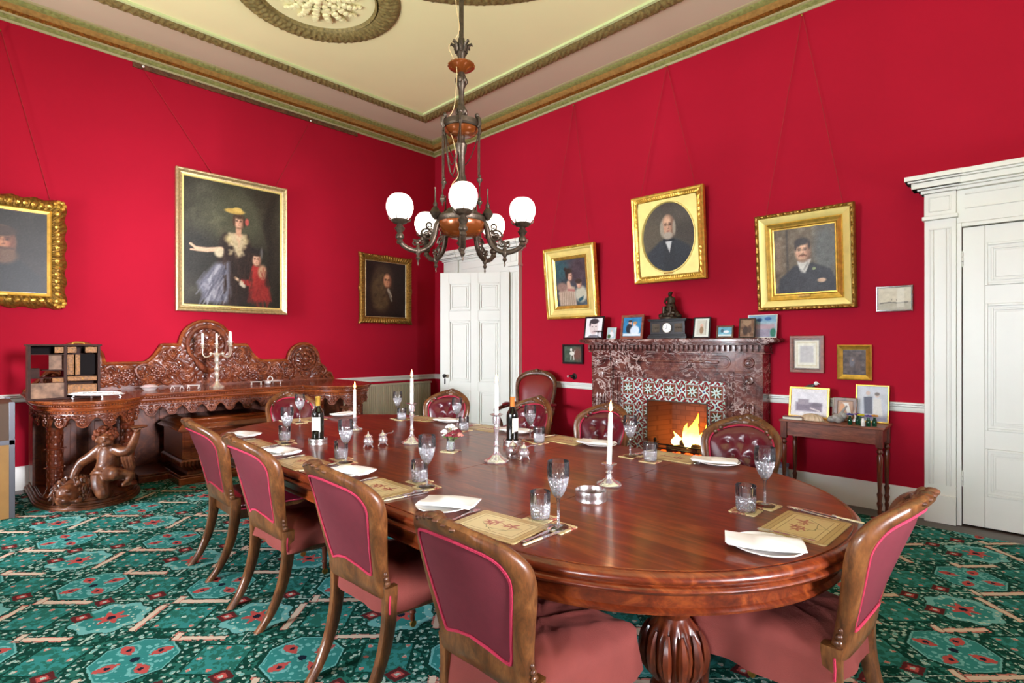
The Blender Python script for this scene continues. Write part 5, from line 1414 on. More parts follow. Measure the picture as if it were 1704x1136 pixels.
def candle(loc, z, h, label, tilt=0):
    t = thing('candle', label, 'candle', (loc[0], loc[1], z), group='lit white candles on the table', rot=(0, rad(tilt), 0))
    MB().lathe([(0, 0), (.0112, 0), (.0108, h*.7), (.0095, h-.008), (.006, h-.001), (0, h-.003)], seg=20).build('wax', M['candle'], t)
    MB().tube([(0, 0, h-.004), (.001, 0, h+.008)], .0011, 5).build('wick', M['iron'], t)
    MB().lathe([(0, h+.002), (.006, h+.007), (.0085, h+.016), (.0065, h+.028), (.003, h+.042), (0, h+.056)], seg=12).build('flame', M['flame'], t)
    pt('candle_light', (loc[0], loc[1], z+h+.05), .5, (1, .62, .3), .02)
def pt(name, loc, power, color, r=.05):
    l = bpy.data.lights.new(name, 'POINT'); l.energy = power; l.color = color; l.shadow_soft_size = r
    o = bpy.data.objects.new(name, l); COL.objects.link(o); o.location = loc; return o
CS = [((3.33, -3.35), 0, .222, 'short silver candlestick closest to the sideboard'), ((4.09, -3.37), 1, .175, 'tall silver candlestick second from the sideboard'),
      ((4.882, -3.37), 1, .175, 'tall silver candlestick just in front of the flower vase'), ((5.604, -3.352), 0, .245, 'short silver candlestick beside the empty silver coaster')]
for (loc, tall, ch, l_) in CS:
    z = candlestick(loc, tall, l_); candle(loc, z, ch, 'lit white candle in the '+l_.replace('silver ', ''), tilt=(2 if l_.startswith('short silver candlestick beside') else 0))
def wine(loc, label, cap, coaster_label, labelled):
    t = thing('wine_bottle', label, 'bottle', (loc[0], loc[1], ZT+.006), group='wine bottles in silver coasters')
    MB().lathe([(0, .006), (.03, .004), (.037, 0), (.038, .01), (.038, .185), (.034, .205), (.018, .23), (.0145, .245), (.0142, .29), (.0155, .292), (.0155, .30), (0, .301)], seg=32).build('glass_body', M['bottle'], t)
    MB().lathe([(.0148, .238), (.0152, .24), (.0152, .29), (.0165, .292), (.0165, .303), (0, .304)], seg=24).build('capsule', cap, t)
    mb = MB()
    a0_ = math.atan2(-5.43-loc[1], 6.98-loc[0])+(.85 if not labelled else -.45)
    mb.grid(lambda u, v: (.0386*cos(a0_+(u-.5)*1.7), .0386*sin(a0_+(u-.5)*1.7), .085+.085*v-(.012*(abs(u-.5)*2)**3 if v < .5 else -.0)), 16, 3)
    mb.build('label', M['paper'], t)
    c = thing('bottle_coaster', coaster_label, 'wine coaster', (loc[0], loc[1], ZT), group='silver wine coasters')
    mb = MB(); mb.lathe([(.048, .005), (.056, .005), (.057, .02), (.058, .034), (.0595, .036), (.0605, .034), (.0595, .02), (.0595, .006), (.061, .003), (.061, 0), (.05, .0), (.048, .005)], seg=40); mb.build('wall', M['softsilver'], c)
    MB().lathe([(0, 0), (.055, 0), (.055, .0055), (0, .0055)], seg=32).build('wooden_base', M['mahog2'], c)
wine((3.653, -3.80), 'dark wine bottle with a gold capsule and white label, near the sideboard end', plain('gold capsule', (190, 150, 60), rough=.35, metal=.5), 'silver wine coaster holding the white labelled bottle', True)
wine((4.60, -2.95), 'dark wine bottle with an amber capsule, on the fireside half of the table', plain('amber capsule', (196, 116, 50), rough=.4), 'silver wine coaster holding the amber capped bottle', False)
c = thing('bottle_coaster', 'empty round silver wine coaster beside the nearest candlestick', 'wine coaster', (5.68, -3.60, ZT), group='silver wine coasters')
mb = MB(); mb.lathe([(.052, .004), (.06, .004), (.061, .02), (.063, .04), (.0645, .043), (.066, .04), (.0645, .02), (.064, .006), (.066, .003), (.066, 0), (.052, .0), (.052, .004)], seg=40); mb.build('wall', M['softsilver'], c)
MB().lathe([(0, 0), (.058, 0), (.058, .0045), (0, .0045)], seg=32).build('wooden_base', M['mahog2'], c)
mb = MB(); mb.lathe([(0, .0045), (.02, .0045), (.02, .008), (0, .009)], seg=20); mb.build('silver_boss', M['silver'], c)
# cruets
def cruet(loc, label, hdl):
    t = thing('cruet', label, 'salt cellar', (loc[0], loc[1], ZT), group='small silver salt and mustard pots')
    mb = MB(); mb.lathe([(.012, .012), (.022, .016), (.03, .028), (.031, .042), (.025, .054), (.022, .06), (.027, .068), (.024, .069), (.019, .06), (.0, .05)], seg=24); mb.build('pot', M['silver'], t)
    for k in range(3):
        a = 2*PI*k/3+.5; mb = MB(); mb.tube([(.022*cos(a), .022*sin(a), .02), (.028*cos(a), .028*sin(a), .008), (.032*cos(a), .032*sin(a), .002)], [.005, .004, .006], 6); mb.build('foot', M['silver'], t)
    mb = MB(); mb.lathe([(.026, .068), (.02, .076), (.008, .082), (.004, .09), (.006, .095), (0, .1)], seg=20); mb.build('lid', M['silver'], t)
    if hdl:
        mb = MB(); mb.tube([(.02, 0, .075), (.05, .01, .085), (.075, .02, .088), (.085, .022, .1)], [.003, .0025, .0025, .004], 6); mb.build('spoon_handle', M['silver'], t)
cruet((4.004, -3.64), 'small footed silver salt pot, left of the window side pair', False); cruet((4.02, -3.545), 'small footed silver mustard pot with spoon, right of the window side pair', True)
cruet((4.86, -3.215), 'small footed silver pot standing nearest the tall candlestick', False); cruet((4.955, -3.225), 'small footed silver pot with spoon, in front of the amber capped bottle', True)
# flower vase
o = fastdup(proto['coaster']); o.location = (4.475, -3.36, ZT); o.rotation_euler = (0, 0, rad(20)); o['label'] = 'square flower printed coaster under the little flower vase'
v = thing('flower_vase', 'small glass vase of white and dark red flowers at the table centre', 'vase', (4.475, -3.36, ZT+.004))
MB().lathe([(0, .002), (.024, .0), (.028, .01), (.026, .04), (.022, .06), (.026, .075), (.0245, .075), (.0205, .06), (.0245, .04), (.026, .012), (0, .008)], seg=32, flute=8, fd=.06).build('vase', M['glass'], v)
gm = plain('stem green', (96, 132, 60), rough=.5)
mb = MB()
fl = [((-.035, -.02, .115), 0), ((-.03, .02, .10), 0), ((-.01, -.005, .145), 0), ((.0, .03, .13), 0), ((.035, -.01, .115), 1), ((.04, .025, .12), 1), ((.02, -.03, .10), 1), ((-.045, .0, .09), 0), ((.05, .0, .095), 1), ((.01, .0, .15), 0), ((.06, .02, .1), 2)]
for (p, k) in fl: mb.tube([(p[0]*.15, p[1]*.15, .012), (p[0]*.4, p[1]*.4, .07), (p[0], p[1], p[2]-.008)], .0017, 5)
for k in range(14):
    a = random.uniform(0, 2*PI); mb.blob((.032*cos(a), .032*sin(a), .075+random.uniform(0, .02)), (.016, .006, .003), 6, 4, M=Matrix.Rotation(a, 3, 'Z'))
mb.build('stems', gm, v)
fm = [plain('white petals', (250, 248, 240), rough=.6), plain('dark red petals', (112, 18, 34), rough=.6), plain('pink petals', (232, 150, 140), rough=.6)]
for (p, k) in fl:
    mb = MB()
    for ring, (n, r, s_, dz) in enumerate(((8, .015, .012, 0), (6, .009, .010, .005), (3, .003, .008, .009))):
        for j in range(n):
            a = 2*PI*j/n+ring; mb.blob((r*cos(a), r*sin(a), dz), (s_, s_*.6, .005), 6, 4, M=Matrix.Rotation(a, 3, 'Z') @ Matrix.Rotation(.5, 3, 'Y'))
    mb.build('flower', fm[k], v, loc=p)
# ------------------------------------------------------------------ dining chairs
def catmull(pts, n):
    out = []; m = len(pts)
    seg = n/(m-1)
    for i in range(n+1):
        t = i/n*(m-1); k = min(int(t), m-2); f = t-k
        p0 = pts[max(k-1, 0)]; p1 = pts[k]; p2 = pts[k+1]; p3 = pts[min(k+2, m-1)]
        out.append(tuple(.5*((2*p1[d])+(-p0[d]+p2[d])*f+(2*p0[d]-5*p1[d]+4*p2[d]-p3[d])*f*f+(-p0[d]+3*p1[d]-3*p2[d]+p3[d])*f**3) for d in range(len(p1))))
    return out
def lean(z, x=0):
    t = max(0, (z-.44)/.5); return -.215-.105*t**1.2 - .085*max(0, 1-(x/.24)**2)*(.35+.65*min(1, t*1.3)) - .022*max(0, t-.82)/.18*max(0, 1-(x/.2)**2)
HO = [(0, .945), (.05, .940), (.10, .925), (.15, .905), (.20, .875), (.238, .83), (.247, .77), (.238, .70), (.222, .62), (.207, .54), (.198, .47), (.192, .41), (.10, .412), (0, .418)]
HI = [(0, .884), (.05, .881), (.10, .868), (.148, .85), (.180, .825), (.197, .78), (.192, .73), (.18, .67), (.168, .61), (.158, .56), (.150, .52), (.135, .50), (.07, .525), (0, .54)]
def loop(half, n=44):
    r = catmull(half, n); l = [(-x, z) for x, z in r[1:-1]][::-1]
    return r+l
LO, LI = loop(HO), loop(HI)
def chair(name_label, leather_seat, loc, rz, skirt=.352, grp_='mahogany framed dining chairs'):
    t = thing('dining_chair', name_label, 'chair', loc, rz, grp_)
    N = len(LO)
    # frame: closed cross section across the rim
    mb = MB()
    sec = [(0, .012), (.2, .022), (.55, .026), (.85, .018), (1, 0), (.88, -.018), (.5, -.024), (.15, -.018), (0, -.012)]
    rings = []
    for k in range(N+1):
        o_, i_ = LO[k % N], LI[k % N]
        rings.append([(i_[0]+(o_[0]-i_[0])*q, lean(i_[1]+(o_[1]-i_[1])*q, i_[0]+(o_[0]-i_[0])*q)+d, i_[1]+(o_[1]-i_[1])*q) for q, d in sec])
    vs = [p for r in rings[:-1] for p in r]; S_ = len(sec); fs = []
    for k in range(N):
        k2 = (k+1) % N
        for j in range(S_):
            j2 = (j+1) % S_; fs.append((k*S_+j, k2*S_+j, k2*S_+j2, k*S_+j2))
    mb.add(vs, fs)
    fr = mb.build('back_frame', M['walnut'], t, angle=60)
    # carved crest
    mb = MB()
    for s_ in (-1, 1):
        for k in range(7):
            x = s_*(.012+.026*k); z = .925-.008*k-.0002*k**3
            mb.blob((x, lean(z, x)+.018, z), (.017, .012, .016), 8, 6, M=Matrix.Rotation(s_*.4, 3, 'Y'))
            if k < 3: mb.blob((x+s_*.01, lean(z, x)-.004, z+.010), (.018, .024, .013), 8, 6)
        mb.tube([(s_*.02, lean(.9)+.026, .90), (s_*.06, lean(.9, .06)+.03, .905), (s_*.11, lean(.89, .11)+.028, .885), (s_*.15, lean(.87, .15)+.026, .875)], [.006, .009, .008, .003], 7)
    mb.blob((0, lean(.93)+.012, .93), (.026, .022, .022), 10, 8); mb.blob((0, lean(.945), .942), (.024, .022, .012), 10, 6)
    mb.build('carved_crest', M['dwalnut'], fr)
    # little carved scrolls at the foot of each stile
    for s_ in (-1, 1):
        mb = MB()
        for k in range(3): mb.blob((s_*.203, lean(.5+.02*k, .2)+.004, .475+.02*k), (.008, .014-.003*k, .011), 8, 6)
        mb.build('stile_carving', M['dwalnut'], fr)
    # pads
    def pad(side, fn, name, mat):
        mb = MB(); R = 14; cz = .70; vs = [(0, lean(cz)+side*.004+fn(0, cz, 0), cz)]
        for r in range(1, R+1):
            s_ = r/R
            for k in range(N):
                x = LI[k][0]*s_*1.01; z = cz+(LI[k][1]-cz)*s_*1.01; vs.append((x, lean(z, x)+side*.004+fn(x, z, s_), z))
        fs = []
        for k in range(N):
            k2 = (k+1) % N; f = (0, 1+k, 1+k2); fs.append(f if side > 0 else f[::-1])
            for r in range(R-1):
                a, b_ = 1+r*N+k, 1+r*N+k2; f = (a, a+N, b_+N, b_); fs.append(f if side > 0 else f[::-1])
        mb.add(vs, fs); return mb.build(name, mat, t, angle=180)
    but = [(-.09, .77), (0, .78), (.09, .77), (-.05, .70), (.05, .70), (-.08, .63), (0, .625), (.08, .63)]
    def tuft(x, z, s_):
        h = .03*(1-s_**4)
        for bx_, bz in but: h -= .019*math.exp(-((x-bx_)**2+(z-bz)**2)/.0009)
        for bx_, bz in but:
            h -= .006*math.exp(-((x-bx_)**2)/.00006)*math.exp(-((z-bz+.03)**2)/.0012)
        return h
    bk = pad(1, tuft, 'backrest', M['leather'])
    bo = None
    for bx_, bz in but:
        if bo is None: bo = MB().blob((0, 0, 0), (.007, .005, .007), 8, 6).build('button', M['leather'], bk); o_ = bo
        else: o_ = bo.copy(); COL.objects.link(o_)
        o_.location = (bx_, lean(bz, bx_)+.004+tuft(bx_, bz, .4)+.004, bz)
    pad(-1, lambda x, z, s_: -.012*(1-s_**3)*0-.006, 'back_cover', M['backcloth'])
    for side, nm in ((1, 'front'), (-1, 'rear')):
        mb = MB()
        for d_ in (0, .005):
            mb.tube([(LI[k][0]*(1-d_*4.2), lean(LI[k][1], LI[k][0])+side*.0145, .70+(LI[k][1]-.70)*(1-d_*4.2)) for k in range(N)], .0034, 6, closed=True)
        mb.build('braid', M['braid'], t)
    # seat
    def plan(s_, grow=0):
        """rounded trapezoid, s in 0..1"""
        pts = [(-.19-grow, -.205-grow), (.19+grow, -.205-grow), (.245+grow, .20), (.23+grow, .235+grow), (0, .262+grow), (-.23-grow, .235+grow), (-.245-grow, .20)]
        tot = []; L = 0
        for i in range(len(pts)):
            a, c = pts[i], pts[(i+1) % len(pts)]; l = math.hypot(c[0]-a[0], c[1]-a[1]); tot.append((L, a, c, l)); L += l
        q = (s_ % 1)*L
        for (l0, a, c, l) in tot:
            if q <= l0+l+1e-9: f = (q-l0)/l; return (a[0]+(c[0]-a[0])*f, a[1]+(c[1]-a[1])*f)
    mb = MB(); n = 64
    vs = []
    for (g_, z) in ((-.03, .33), (-.005, .33), (0, .335), (0, .39), (-.01, .395), (-.03, .395)):
        vs += [(plan(k/n, g_)[0], plan(k/n, g_)[1], z) for k in range(n)]
    fs = [(j*n+k, j*n+(k+1) % n, (j+1)*n+(k+1) % n, (j+1)*n+k) for j in range(5) for k in range(n)]
    fs.append(tuple(range(5*n, 6*n)))
    mb.add(vs, fs); mb.build('seat_rail', M['walnut'], t)
    mb = MB(); R = 12; n = 96; rr = random.Random(int(loc[0]*100))
    ph = [rr.uniform(0, 6) for _ in range(6)]
    cover = not leather_seat
    vs = [(0, .02, .475+(.0 if leather_seat else .006))]; gr = .012 if cover else -.002
    for r in range(1, R+1):
        s_ = r/R
        for k in range(n):
            x, y = plan(k/n, gr); x *= s_; y = .02+(y-.02)*s_
            z = .475-.055*s_**5
            if cover:
                z += .006+.016*abs(sin(x*13+y*21+ph[0]))*abs(sin(y*10+ph[1]))*s_ + .011*(1-abs(sin((x*.6+y)*24+ph[2]+2*sin(x*9))))**2*s_ + .008*(1-abs(sin((x*1.2-y*.5)*26+ph[3])))**3
            vs.append((x, y, z))
    fs = []
    for k in range(n):
        k2 = (k+1) % n; fs.append((0, 1+k, 1+k2))
        for r in range(R-1):
            a, b_ = 1+r*n+k, 1+r*n+k2; fs.append((a, a+n, b_+n, b_))
    base = 1+(R-1)*n
    zb = skirt if cover else .392
    for j, q in enumerate((.15, .4, .7, 1.0)):
        for k in range(n):
            x, y = plan(k/n, gr+(.010*q+.012*q*sin(k*2*PI*9/n+ph[3])*abs(sin(k*2*PI*2/n+ph[4])) if cover else .004*sin(PI*q)))
            z = .42+(zb-.42)*q + (.008*sin(k*2*PI*3/n+ph[5])*q if cover else 0)
            vs.append((x, y, z))
        pb = base if j == 0 else 1+R*n+(j-1)*n; cb = 1+R*n+j*n
        fs += [(pb+k, cb+k, cb+(k+1) % n, pb+(k+1) % n) for k in range(n)]
    mb.add(vs, fs)
    if cover:
        o = mb.build('seat_cover', M['slip'], t, angle=180)
        mb = MB(); mb.tube([(-.212, -.225, .43), (-.214, -.228, .40), (-.212, -.226, .36)], .004, 6); mb.build('cover_tie', M['braid'], o)
        mb = MB(); mb.tube([(.212, -.225, .43), (.214, -.228, .40), (.212, -.226, .36)], .004, 6); mb.build('cover_tie', M['braid'], o)
    else:
        o = mb.build('seat', M['leather'], t, angle=180)
        mb = MB(); mb.tube([(plan(k/60, .004)[0], plan(k/60, .004)[1], .392) for k in range(60)], .005, 6, closed=True); mb.build('seat_braid', M['braid'], o)
    # legs
    for s_ in (-1, 1):
        pts = catmull([(s_*.192, -.215, .46), (s_*.19, -.212, .40), (s_*.188, -.218, .30), (s_*.184, -.245, .18), (s_*.178, -.295, .07), (s_*.172, -.35, .0)], 16)
        mb = MB(); rings = []
        for (x, y, z) in pts:
            w_ = .020-.004*(1-z/.46); d_ = .030-.010*(1-z/.46)
            rings.append([(x+w_*sx_*1.0, y+d_*sy_, z) for sx_, sy_ in ((1, .7), (.7, 1), (-.7, 1), (-1, .7), (-1, -.7), (-.7, -1), (.7, -1), (1, -.7))])
        mb.loft(rings); mb.build('leg', M['walnut'], t, angle=50)
    for s_ in (-1, 1):
        mb = MB(); mb.lathe([(.010, .03), (.014, .04), (.012, .06), (.018, .075), (.013, .09), (.016, .16), (.022, .23), (.026, .27), (.018, .285), (.026, .295), (.026, .305), (.02, .315), (.024, .33), (.024, .36)], seg=20)
        lg_ = mb.build('leg', M['mahog2'], t, loc=(s_*.205, .20, 0))
        mb = MB(); mb.lathe([(.012, .034), (.013, .04), (.012, .046)], seg=12); mb.lathe([(0, -.012), (.0, 0), (.017, 0), (.017, .01), (0, .01)], (0, 0.0, .017), 14, axis=(1, 0, 0)); mb.build('castor', M['golddark'], lg_)
    return t
CZ = .012
chair('wooden dining chair with burgundy leather seat, first of the window side row from the sideboard', True, (3.36, -4.06, CZ), 0)
chair('wooden chair with crumpled rose seat cover, second from the sideboard on the window side', False, (4.13, -4.08, CZ), rad(2))
chair('wooden chair with loose rose seat cover, third from the sideboard on the window side', False, (5.02, -4.07, CZ), rad(2))
c4_ = chair('wooden chair with hanging rose seat cover, window side, at the bottom centre of the photo', False, (5.80, -4.09, CZ), rad(0), .30); c4_.scale = (1, 1, .972)
chair('wooden chair with smooth rose seat cover pulled up to the near end of the table', False, (6.35, -3.35, CZ), rad(87), .30)
chair('buttoned leather backed dining chair in front of the fire opening, nearest the side table', True, (5.72, -2.38, CZ), rad(180))
chair('buttoned leather backed dining chair in front of the left side of the chimneypiece', True, (4.70, -2.38, CZ), rad(180))
chair('buttoned leather backed dining chair standing in front of the red armchair', True, (3.97, -2.38, CZ), rad(180))
chair('buttoned leather backed dining chair in front of the open white door', True, (3.06, -2.40, CZ), rad(206))
chair('leather backed dining chair at the far end with its back to the sideboard', True, (2.29, -3.26, CZ), rad(-93))

# ------------------------------------------------------------------ armchair by the wall
t = thing('armchair', 'high backed red leather armchair with carved frame beside the open white door', 'armchair', (2.62, -.62, CZ), rad(206))
HO2 = [(0, 1.07), (.07, 1.065), (.14, 1.045), (.21, 1.01), (.262, .95), (.275, .87), (.268, .76), (.25, .64), (.235, .53), (.225, .42), (.10, .415), (0, .41)]
HI2 = [(0, 1.0), (.06, .998), (.12, .985), (.175, .955), (.215, .905), (.225, .84), (.218, .75), (.20, .65), (.185, .56), (.175, .47), (.08, .455), (0, .45)]
L1, L2 = loop(HO2, 44), loop(HI2, 44); N = len(L1)
def lean2(z): return -.26-.16*max(0, (z-.42)/.6)
sec = [(0, .014), (.3, .028), (.7, .026), (1, 0), (.7, -.024), (.2, -.022), (0, -.014)]; S_ = len(sec)
mb = MB(); vs = []
for k in range(N):
    o_, i_ = L1[k], L2[k]
    vs += [(i_[0]+(o_[0]-i_[0])*q, lean2(i_[1]+(o_[1]-i_[1])*q)+d, i_[1]+(o_[1]-i_[1])*q) for q, d in sec]
mb.add(vs, [(k*S_+j, ((k+1) % N)*S_+j, ((k+1) % N)*S_+(j+1) % S_, k*S_+(j+1) % S_) for k in range(N) for j in range(S_)])
fr = mb.build('back_frame', M['dwalnut'], t, angle=60)
mb = MB()
for s_ in (-1, 1):
    for k in range(6): mb.blob((s_*(.015+.03*k), lean2(1.04)+.02, 1.045-.004*k*k*.5), (.02, .014, .018), 8, 6)
mb.blob((0, lean2(1.06)+.015, 1.06), (.03, .022, .025), 10, 8); mb.build('carved_crest', M['dwalnut'], fr)
mb = MB(); R = 12; cz = .73; vs = [(0, lean2(cz)+.045, cz)]
for r in range(1, R+1):
    s_ = r/R
    for k in range(N): x = L2[k][0]*s_*1.01; z = cz+(L2[k][1]-cz)*s_*1.01; vs.append((x, lean2(z)+.045*(1-s_**4)+.004, z))
fs = []
for k in range(N):
    k2 = (k+1) % N; fs.append((0, 1+k, 1+k2))
    for r in range(R-1): a, b_ = 1+r*N+k, 1+r*N+k2; fs.append((a, a+N, b_+N, b_))
mb.add(vs, fs); mb.add([(v_[0], lean2(v_[2])-.012, v_[2]) for v_ in vs], [f[::-1] for f in fs]); mb.build('backrest', M['redleather'], t, angle=180)
mb = MB(); mb.grid(lambda u, v: ((.27+.04*v)*(2*u-1)*1.0, -.24+.54*v, .44-.05*abs(2*u-1)**5-.05*abs(2*v-1)**6), 24, 20); mb.loft([[(x*s1, y*s1+.03, z) for (x, y) in ((-.27, -.27), (.27, -.27), (.31, .27), (-.31, .27))] for (s1, z) in ((1, .30), (1.01, .34), (.99, .39), (.9, .405))]); mb.build('seat', M['redleather'], t, angle=60)
mb = MB(); mb.loft([[(x*s1, y*s1+.03, z) for (x, y) in ((-.27, -.27), (.27, -.27), (.31, .27), (-.31, .27))] for (s1, z) in ((1.0, .25), (1.02, .26), (1.02, .30), (1, .31))]); mb.build('seat_rail', M['dwalnut'], t)
for s_ in (-1, 1):
    mb = MB(); mb.tube(catmull([(s_*.245, lean2(.62)+.01, .64), (s_*.29, -.12, .635), (s_*.33, .05, .62), (s_*.345, .16, .60), (s_*.34, .19, .56), (s_*.32, .15, .50), (s_*.30, .12, .42), (s_*.29, .16, .30)], 24), .024, 10); mb.blob((s_*.345, .17, .60), (.034, .04, .036), 10, 8)
    a_ = mb.build('arm', M['dwalnut'], t)
    mb = MB(); mb.blob((s_*.30, -.06, .655), (.04, .12, .024), 12, 8); mb.build('arm_pad', M['redleather'], a_)
    mb = MB(); mb.tube(catmull([(s_*.28, .26, .27), (s_*.30, .29, .2), (s_*.285, .28, .1), (s_*.29, .30, .0)], 12), [.034-.018*i/12 for i in range(13)], 10); mb.build('leg', M['dwalnut'], t)
    mb = MB(); mb.tube(catmull([(s_*.23, -.25, .42), (s_*.23, -.26, .27), (s_*.225, -.30, .12), (s_*.22, -.37, .0)], 12), [.026-.01*i/12 for i in range(13)], 8); mb.build('leg', M['dwalnut'], t)
# ------------------------------------------------------------------ carved sideboard (root at wall, centre of its length; +x away from the wall)
M['figwood'] = wood('carved figure wood', (56, 28, 17), (98, 54, 31), (144, 88, 52), scale=(3, 3, 3), rough=.42, coat=.14, wscale=4, spec=.35)
M['palesilver'] = plain('pale silver', (246, 246, 242), rough=.3, metal=.45)
sb = thing('sideboard', 'monumental carved mahogany sideboard with kneeling child figures along the left wall', 'sideboard', (0, -3.41, 0))
PC = 1.19; PW = .42; ZB = .93
def front(off=0, n=14):
    """plan outline of the top (x from wall, y along), inset by off; goes from left wall end to right wall end"""
    hw = PW-off; pts = [(.03, -PC-hw)]
    pts.append((.80, -PC-hw))
    for k in range(1, n):
        a = -PI/2+PI*k/n; pts.append((.80+(.60-off)*cos(a), -PC+hw*sin(a)))
    pts.append((.90-off, -PC+hw)); pts.append((.90-off, PC-hw))
    for k in range(1, n):
        a = -PI/2+PI*k/n; pts.append((.80+(.60-off)*cos(a), PC+hw*sin(a)))
    pts.append((.80, PC+hw)); pts.append((.03, PC+hw)); return pts
def slab(o0, z0, z1): 
    mb.prism(front(o0), z0, z1)
mb = MB(); slab(.0, ZB-.018, ZB); mb.build('top', M['sidetop'], sb, bevel=.006)
mb = MB(); slab(.012, ZB-.03, ZB-.018); slab(.03, ZB-.05, ZB-.03); slab(.045, ZB-.075, ZB-.05); slab(.035, ZB-.085, ZB-.075); slab(.055, ZB-.11, ZB-.085)
mb.build('cornice_moulding', M['sidetop'], sb, bevel=.005)
# egg beads along the edge
def along(off, step, sides=True):
    p = front(off, 26); out = []; d = 0; nxt = step*.5
    for i in range(len(p)-1):
        a, c = Vector(p[i]), Vector(p[i+1]); L = (c-a).length
        while nxt <= d+L+1e-9:
            t = (nxt-d)/L; q = a.lerp(c, t); dr = (c-a).normalized(); out.append((q.x, q.y, dr)); nxt += step
        d += L
    return out
mb = MB()
for (x, y, dr) in along(.028, .024): mb.blob((x, y, ZB-.04), (.008, .008, .007), 6, 4)
mb.build('beading', M['carved'], sb); mb = MB()
for (x, y, dr) in along(.056, .03): mb.blob((x, y, ZB-.095), (.008, .008, .008), 6, 4)
mb.build('beading', M['carved'], sb)
# scalloped apron with pendant discs: strip following the front
P_ = along(.075, .0075)
Ltot = len(P_)*.0075
mb = MB(); vs = []; fs = []
SP = .18
def lowz(s_):
    f = (s_/SP) % 1.0; d = abs(f-.5)*SP
    disc = ZB-.175-(math.sqrt(max(0, .05**2-d**2)) if d < .05 else -.012*sin(min(1, (d-.05)/.04)*PI/2)-.02*(d-.05)/.04)
    return disc
for i, (x, y, dr) in enumerate(P_):
    nx, ny = dr.y, -dr.x
    # outward normal: for this traversal (left to right seen from the room) is (+x)
    z = lowz(i*.0075)
    vs += [(x, y, ZB-.11), (x+nx*.006, y+ny*.006, ZB-.14), (x, y, z), (x-nx*.02, y-ny*.02, z), (x-nx*.02, y-ny*.02, ZB-.11)]
for i in range(len(P_)-1):
    for k in range(4): fs.append((i*5+k, (i+1)*5+k, (i+1)*5+k+1, i*5+k+1))
mb.add(vs, fs); mb.build('scalloped_apron', M['carved'], sb, angle=60)
# rosette pendants on each lobe
ro = None; cnt = 0
def at_s(s_): 
    i = min(len(P_)-1, max(0, int(s_/.0075))); return P_[i]
nl = int(Ltot/SP)
for k in range(nl):
    x, y, dr = at_s((k+.5)*SP); nx, ny = dr.y, -dr.x
    if x < .3: continue
    if ro is None:
        mb = MB()
        mb.tube([(.006, .046*cos(a), .046*sin(a)) for a in [PI+PI*j/14 for j in range(15)]], .006, 6)
        for j in range(6): a = 2*PI*j/6; mb.blob((.012, .02*cos(a), .02*sin(a)+.004), (.008, .011, .011), 7, 5)
        mb.blob((.018, 0, .005), (.010, .011, .011), 8, 6)
        for s_ in (-1, 1):
            mb.blob((.006, s_*.05, .03), (.008, .014, .010), 7, 5); mb.blob((.008, s_*.07, .05), (.008, .012, .009), 7, 5)
            mb.tube([(.008, s_*.03, .04), (.01, s_*.055, .055), (.008, s_*.08, .045), (.006, s_*.09, .06)], [.005, .006, .005, .003], 6)
        for j in range(3): mb.blob((.014, -.012+.012*j, .045+.006*(j == 1)), (.009, .009, .012), 7, 5)
        ro = mb.build('rosette', M['carved'], sb); o = ro
    else:
        o = ro.copy(); COL.objects.link(o)
    o.location = (x+nx*.004, y+ny*.004, ZB-.175); o.rotation_euler = (0, 0, math.atan2(ny, nx))
# body: dark recessed back, pedestal carcasses
mb = MB(); mb.box(.0, .05, -1.52, 1.52, .05, ZB-.1)
for k in range(6):
    y0 = -.72+.245*k; mb.box(.05, .062, y0, y0+.21, .2, .72)
mb.build('back_panelling', M['carved'], sb, bevel=.004)
for s_ in (-1, 1):
    mb = MB(); c = s_*PC; mb.box(.05, .42, c-.36, c+.36, .10, ZB-.1)
    for q in (-1, 1): mb.box(.42, .432, c+q*.17-.13, c+q*.17+.13, .2, .72); mb.box(.432, .44, c+q*.17-.08, c+q*.17+.08, .26, .66)
    mb.build('pedestal_cupboard', M['carved'], sb, bevel=.004)
# plinths
def plinth(c, layers, name):
    mb = MB()
    for (o, z0, z1) in layers:
        hw = PW-.03-o; pts = [(.03, c-hw), (.72, c-hw)]
        pts += [(.86-o*.5, c-hw*.80), (.90-o, c-hw*.72)] if False else []
        for k in range(1, 20):
            a = -PI/2+PI*k/20; pts.append((.74+(.58-o)*cos(a), c+hw*sin(a)))
        pts += [(.72, c+hw), (.03, c+hw)]
        mb.prism(pts, z0, z1)
    return mb.build(name, M['figwood'], sb, bevel=.008, seg=3)
for s_ in (-1, 1): plinth(s_*PC, ((.0, 0, .035), (.012, .035, .05), (.028, .05, .075), (.045, .075, .09), (.055, .09, .10)), 'plinth')
mb = MB(); mb.box(.03, .60, -PC+PW, PC-PW, 0, .07); mb.box(.03, .58, -PC+PW, PC-PW, .07, .09); mb.build('centre_plinth', M['carved'], sb, bevel=.006)
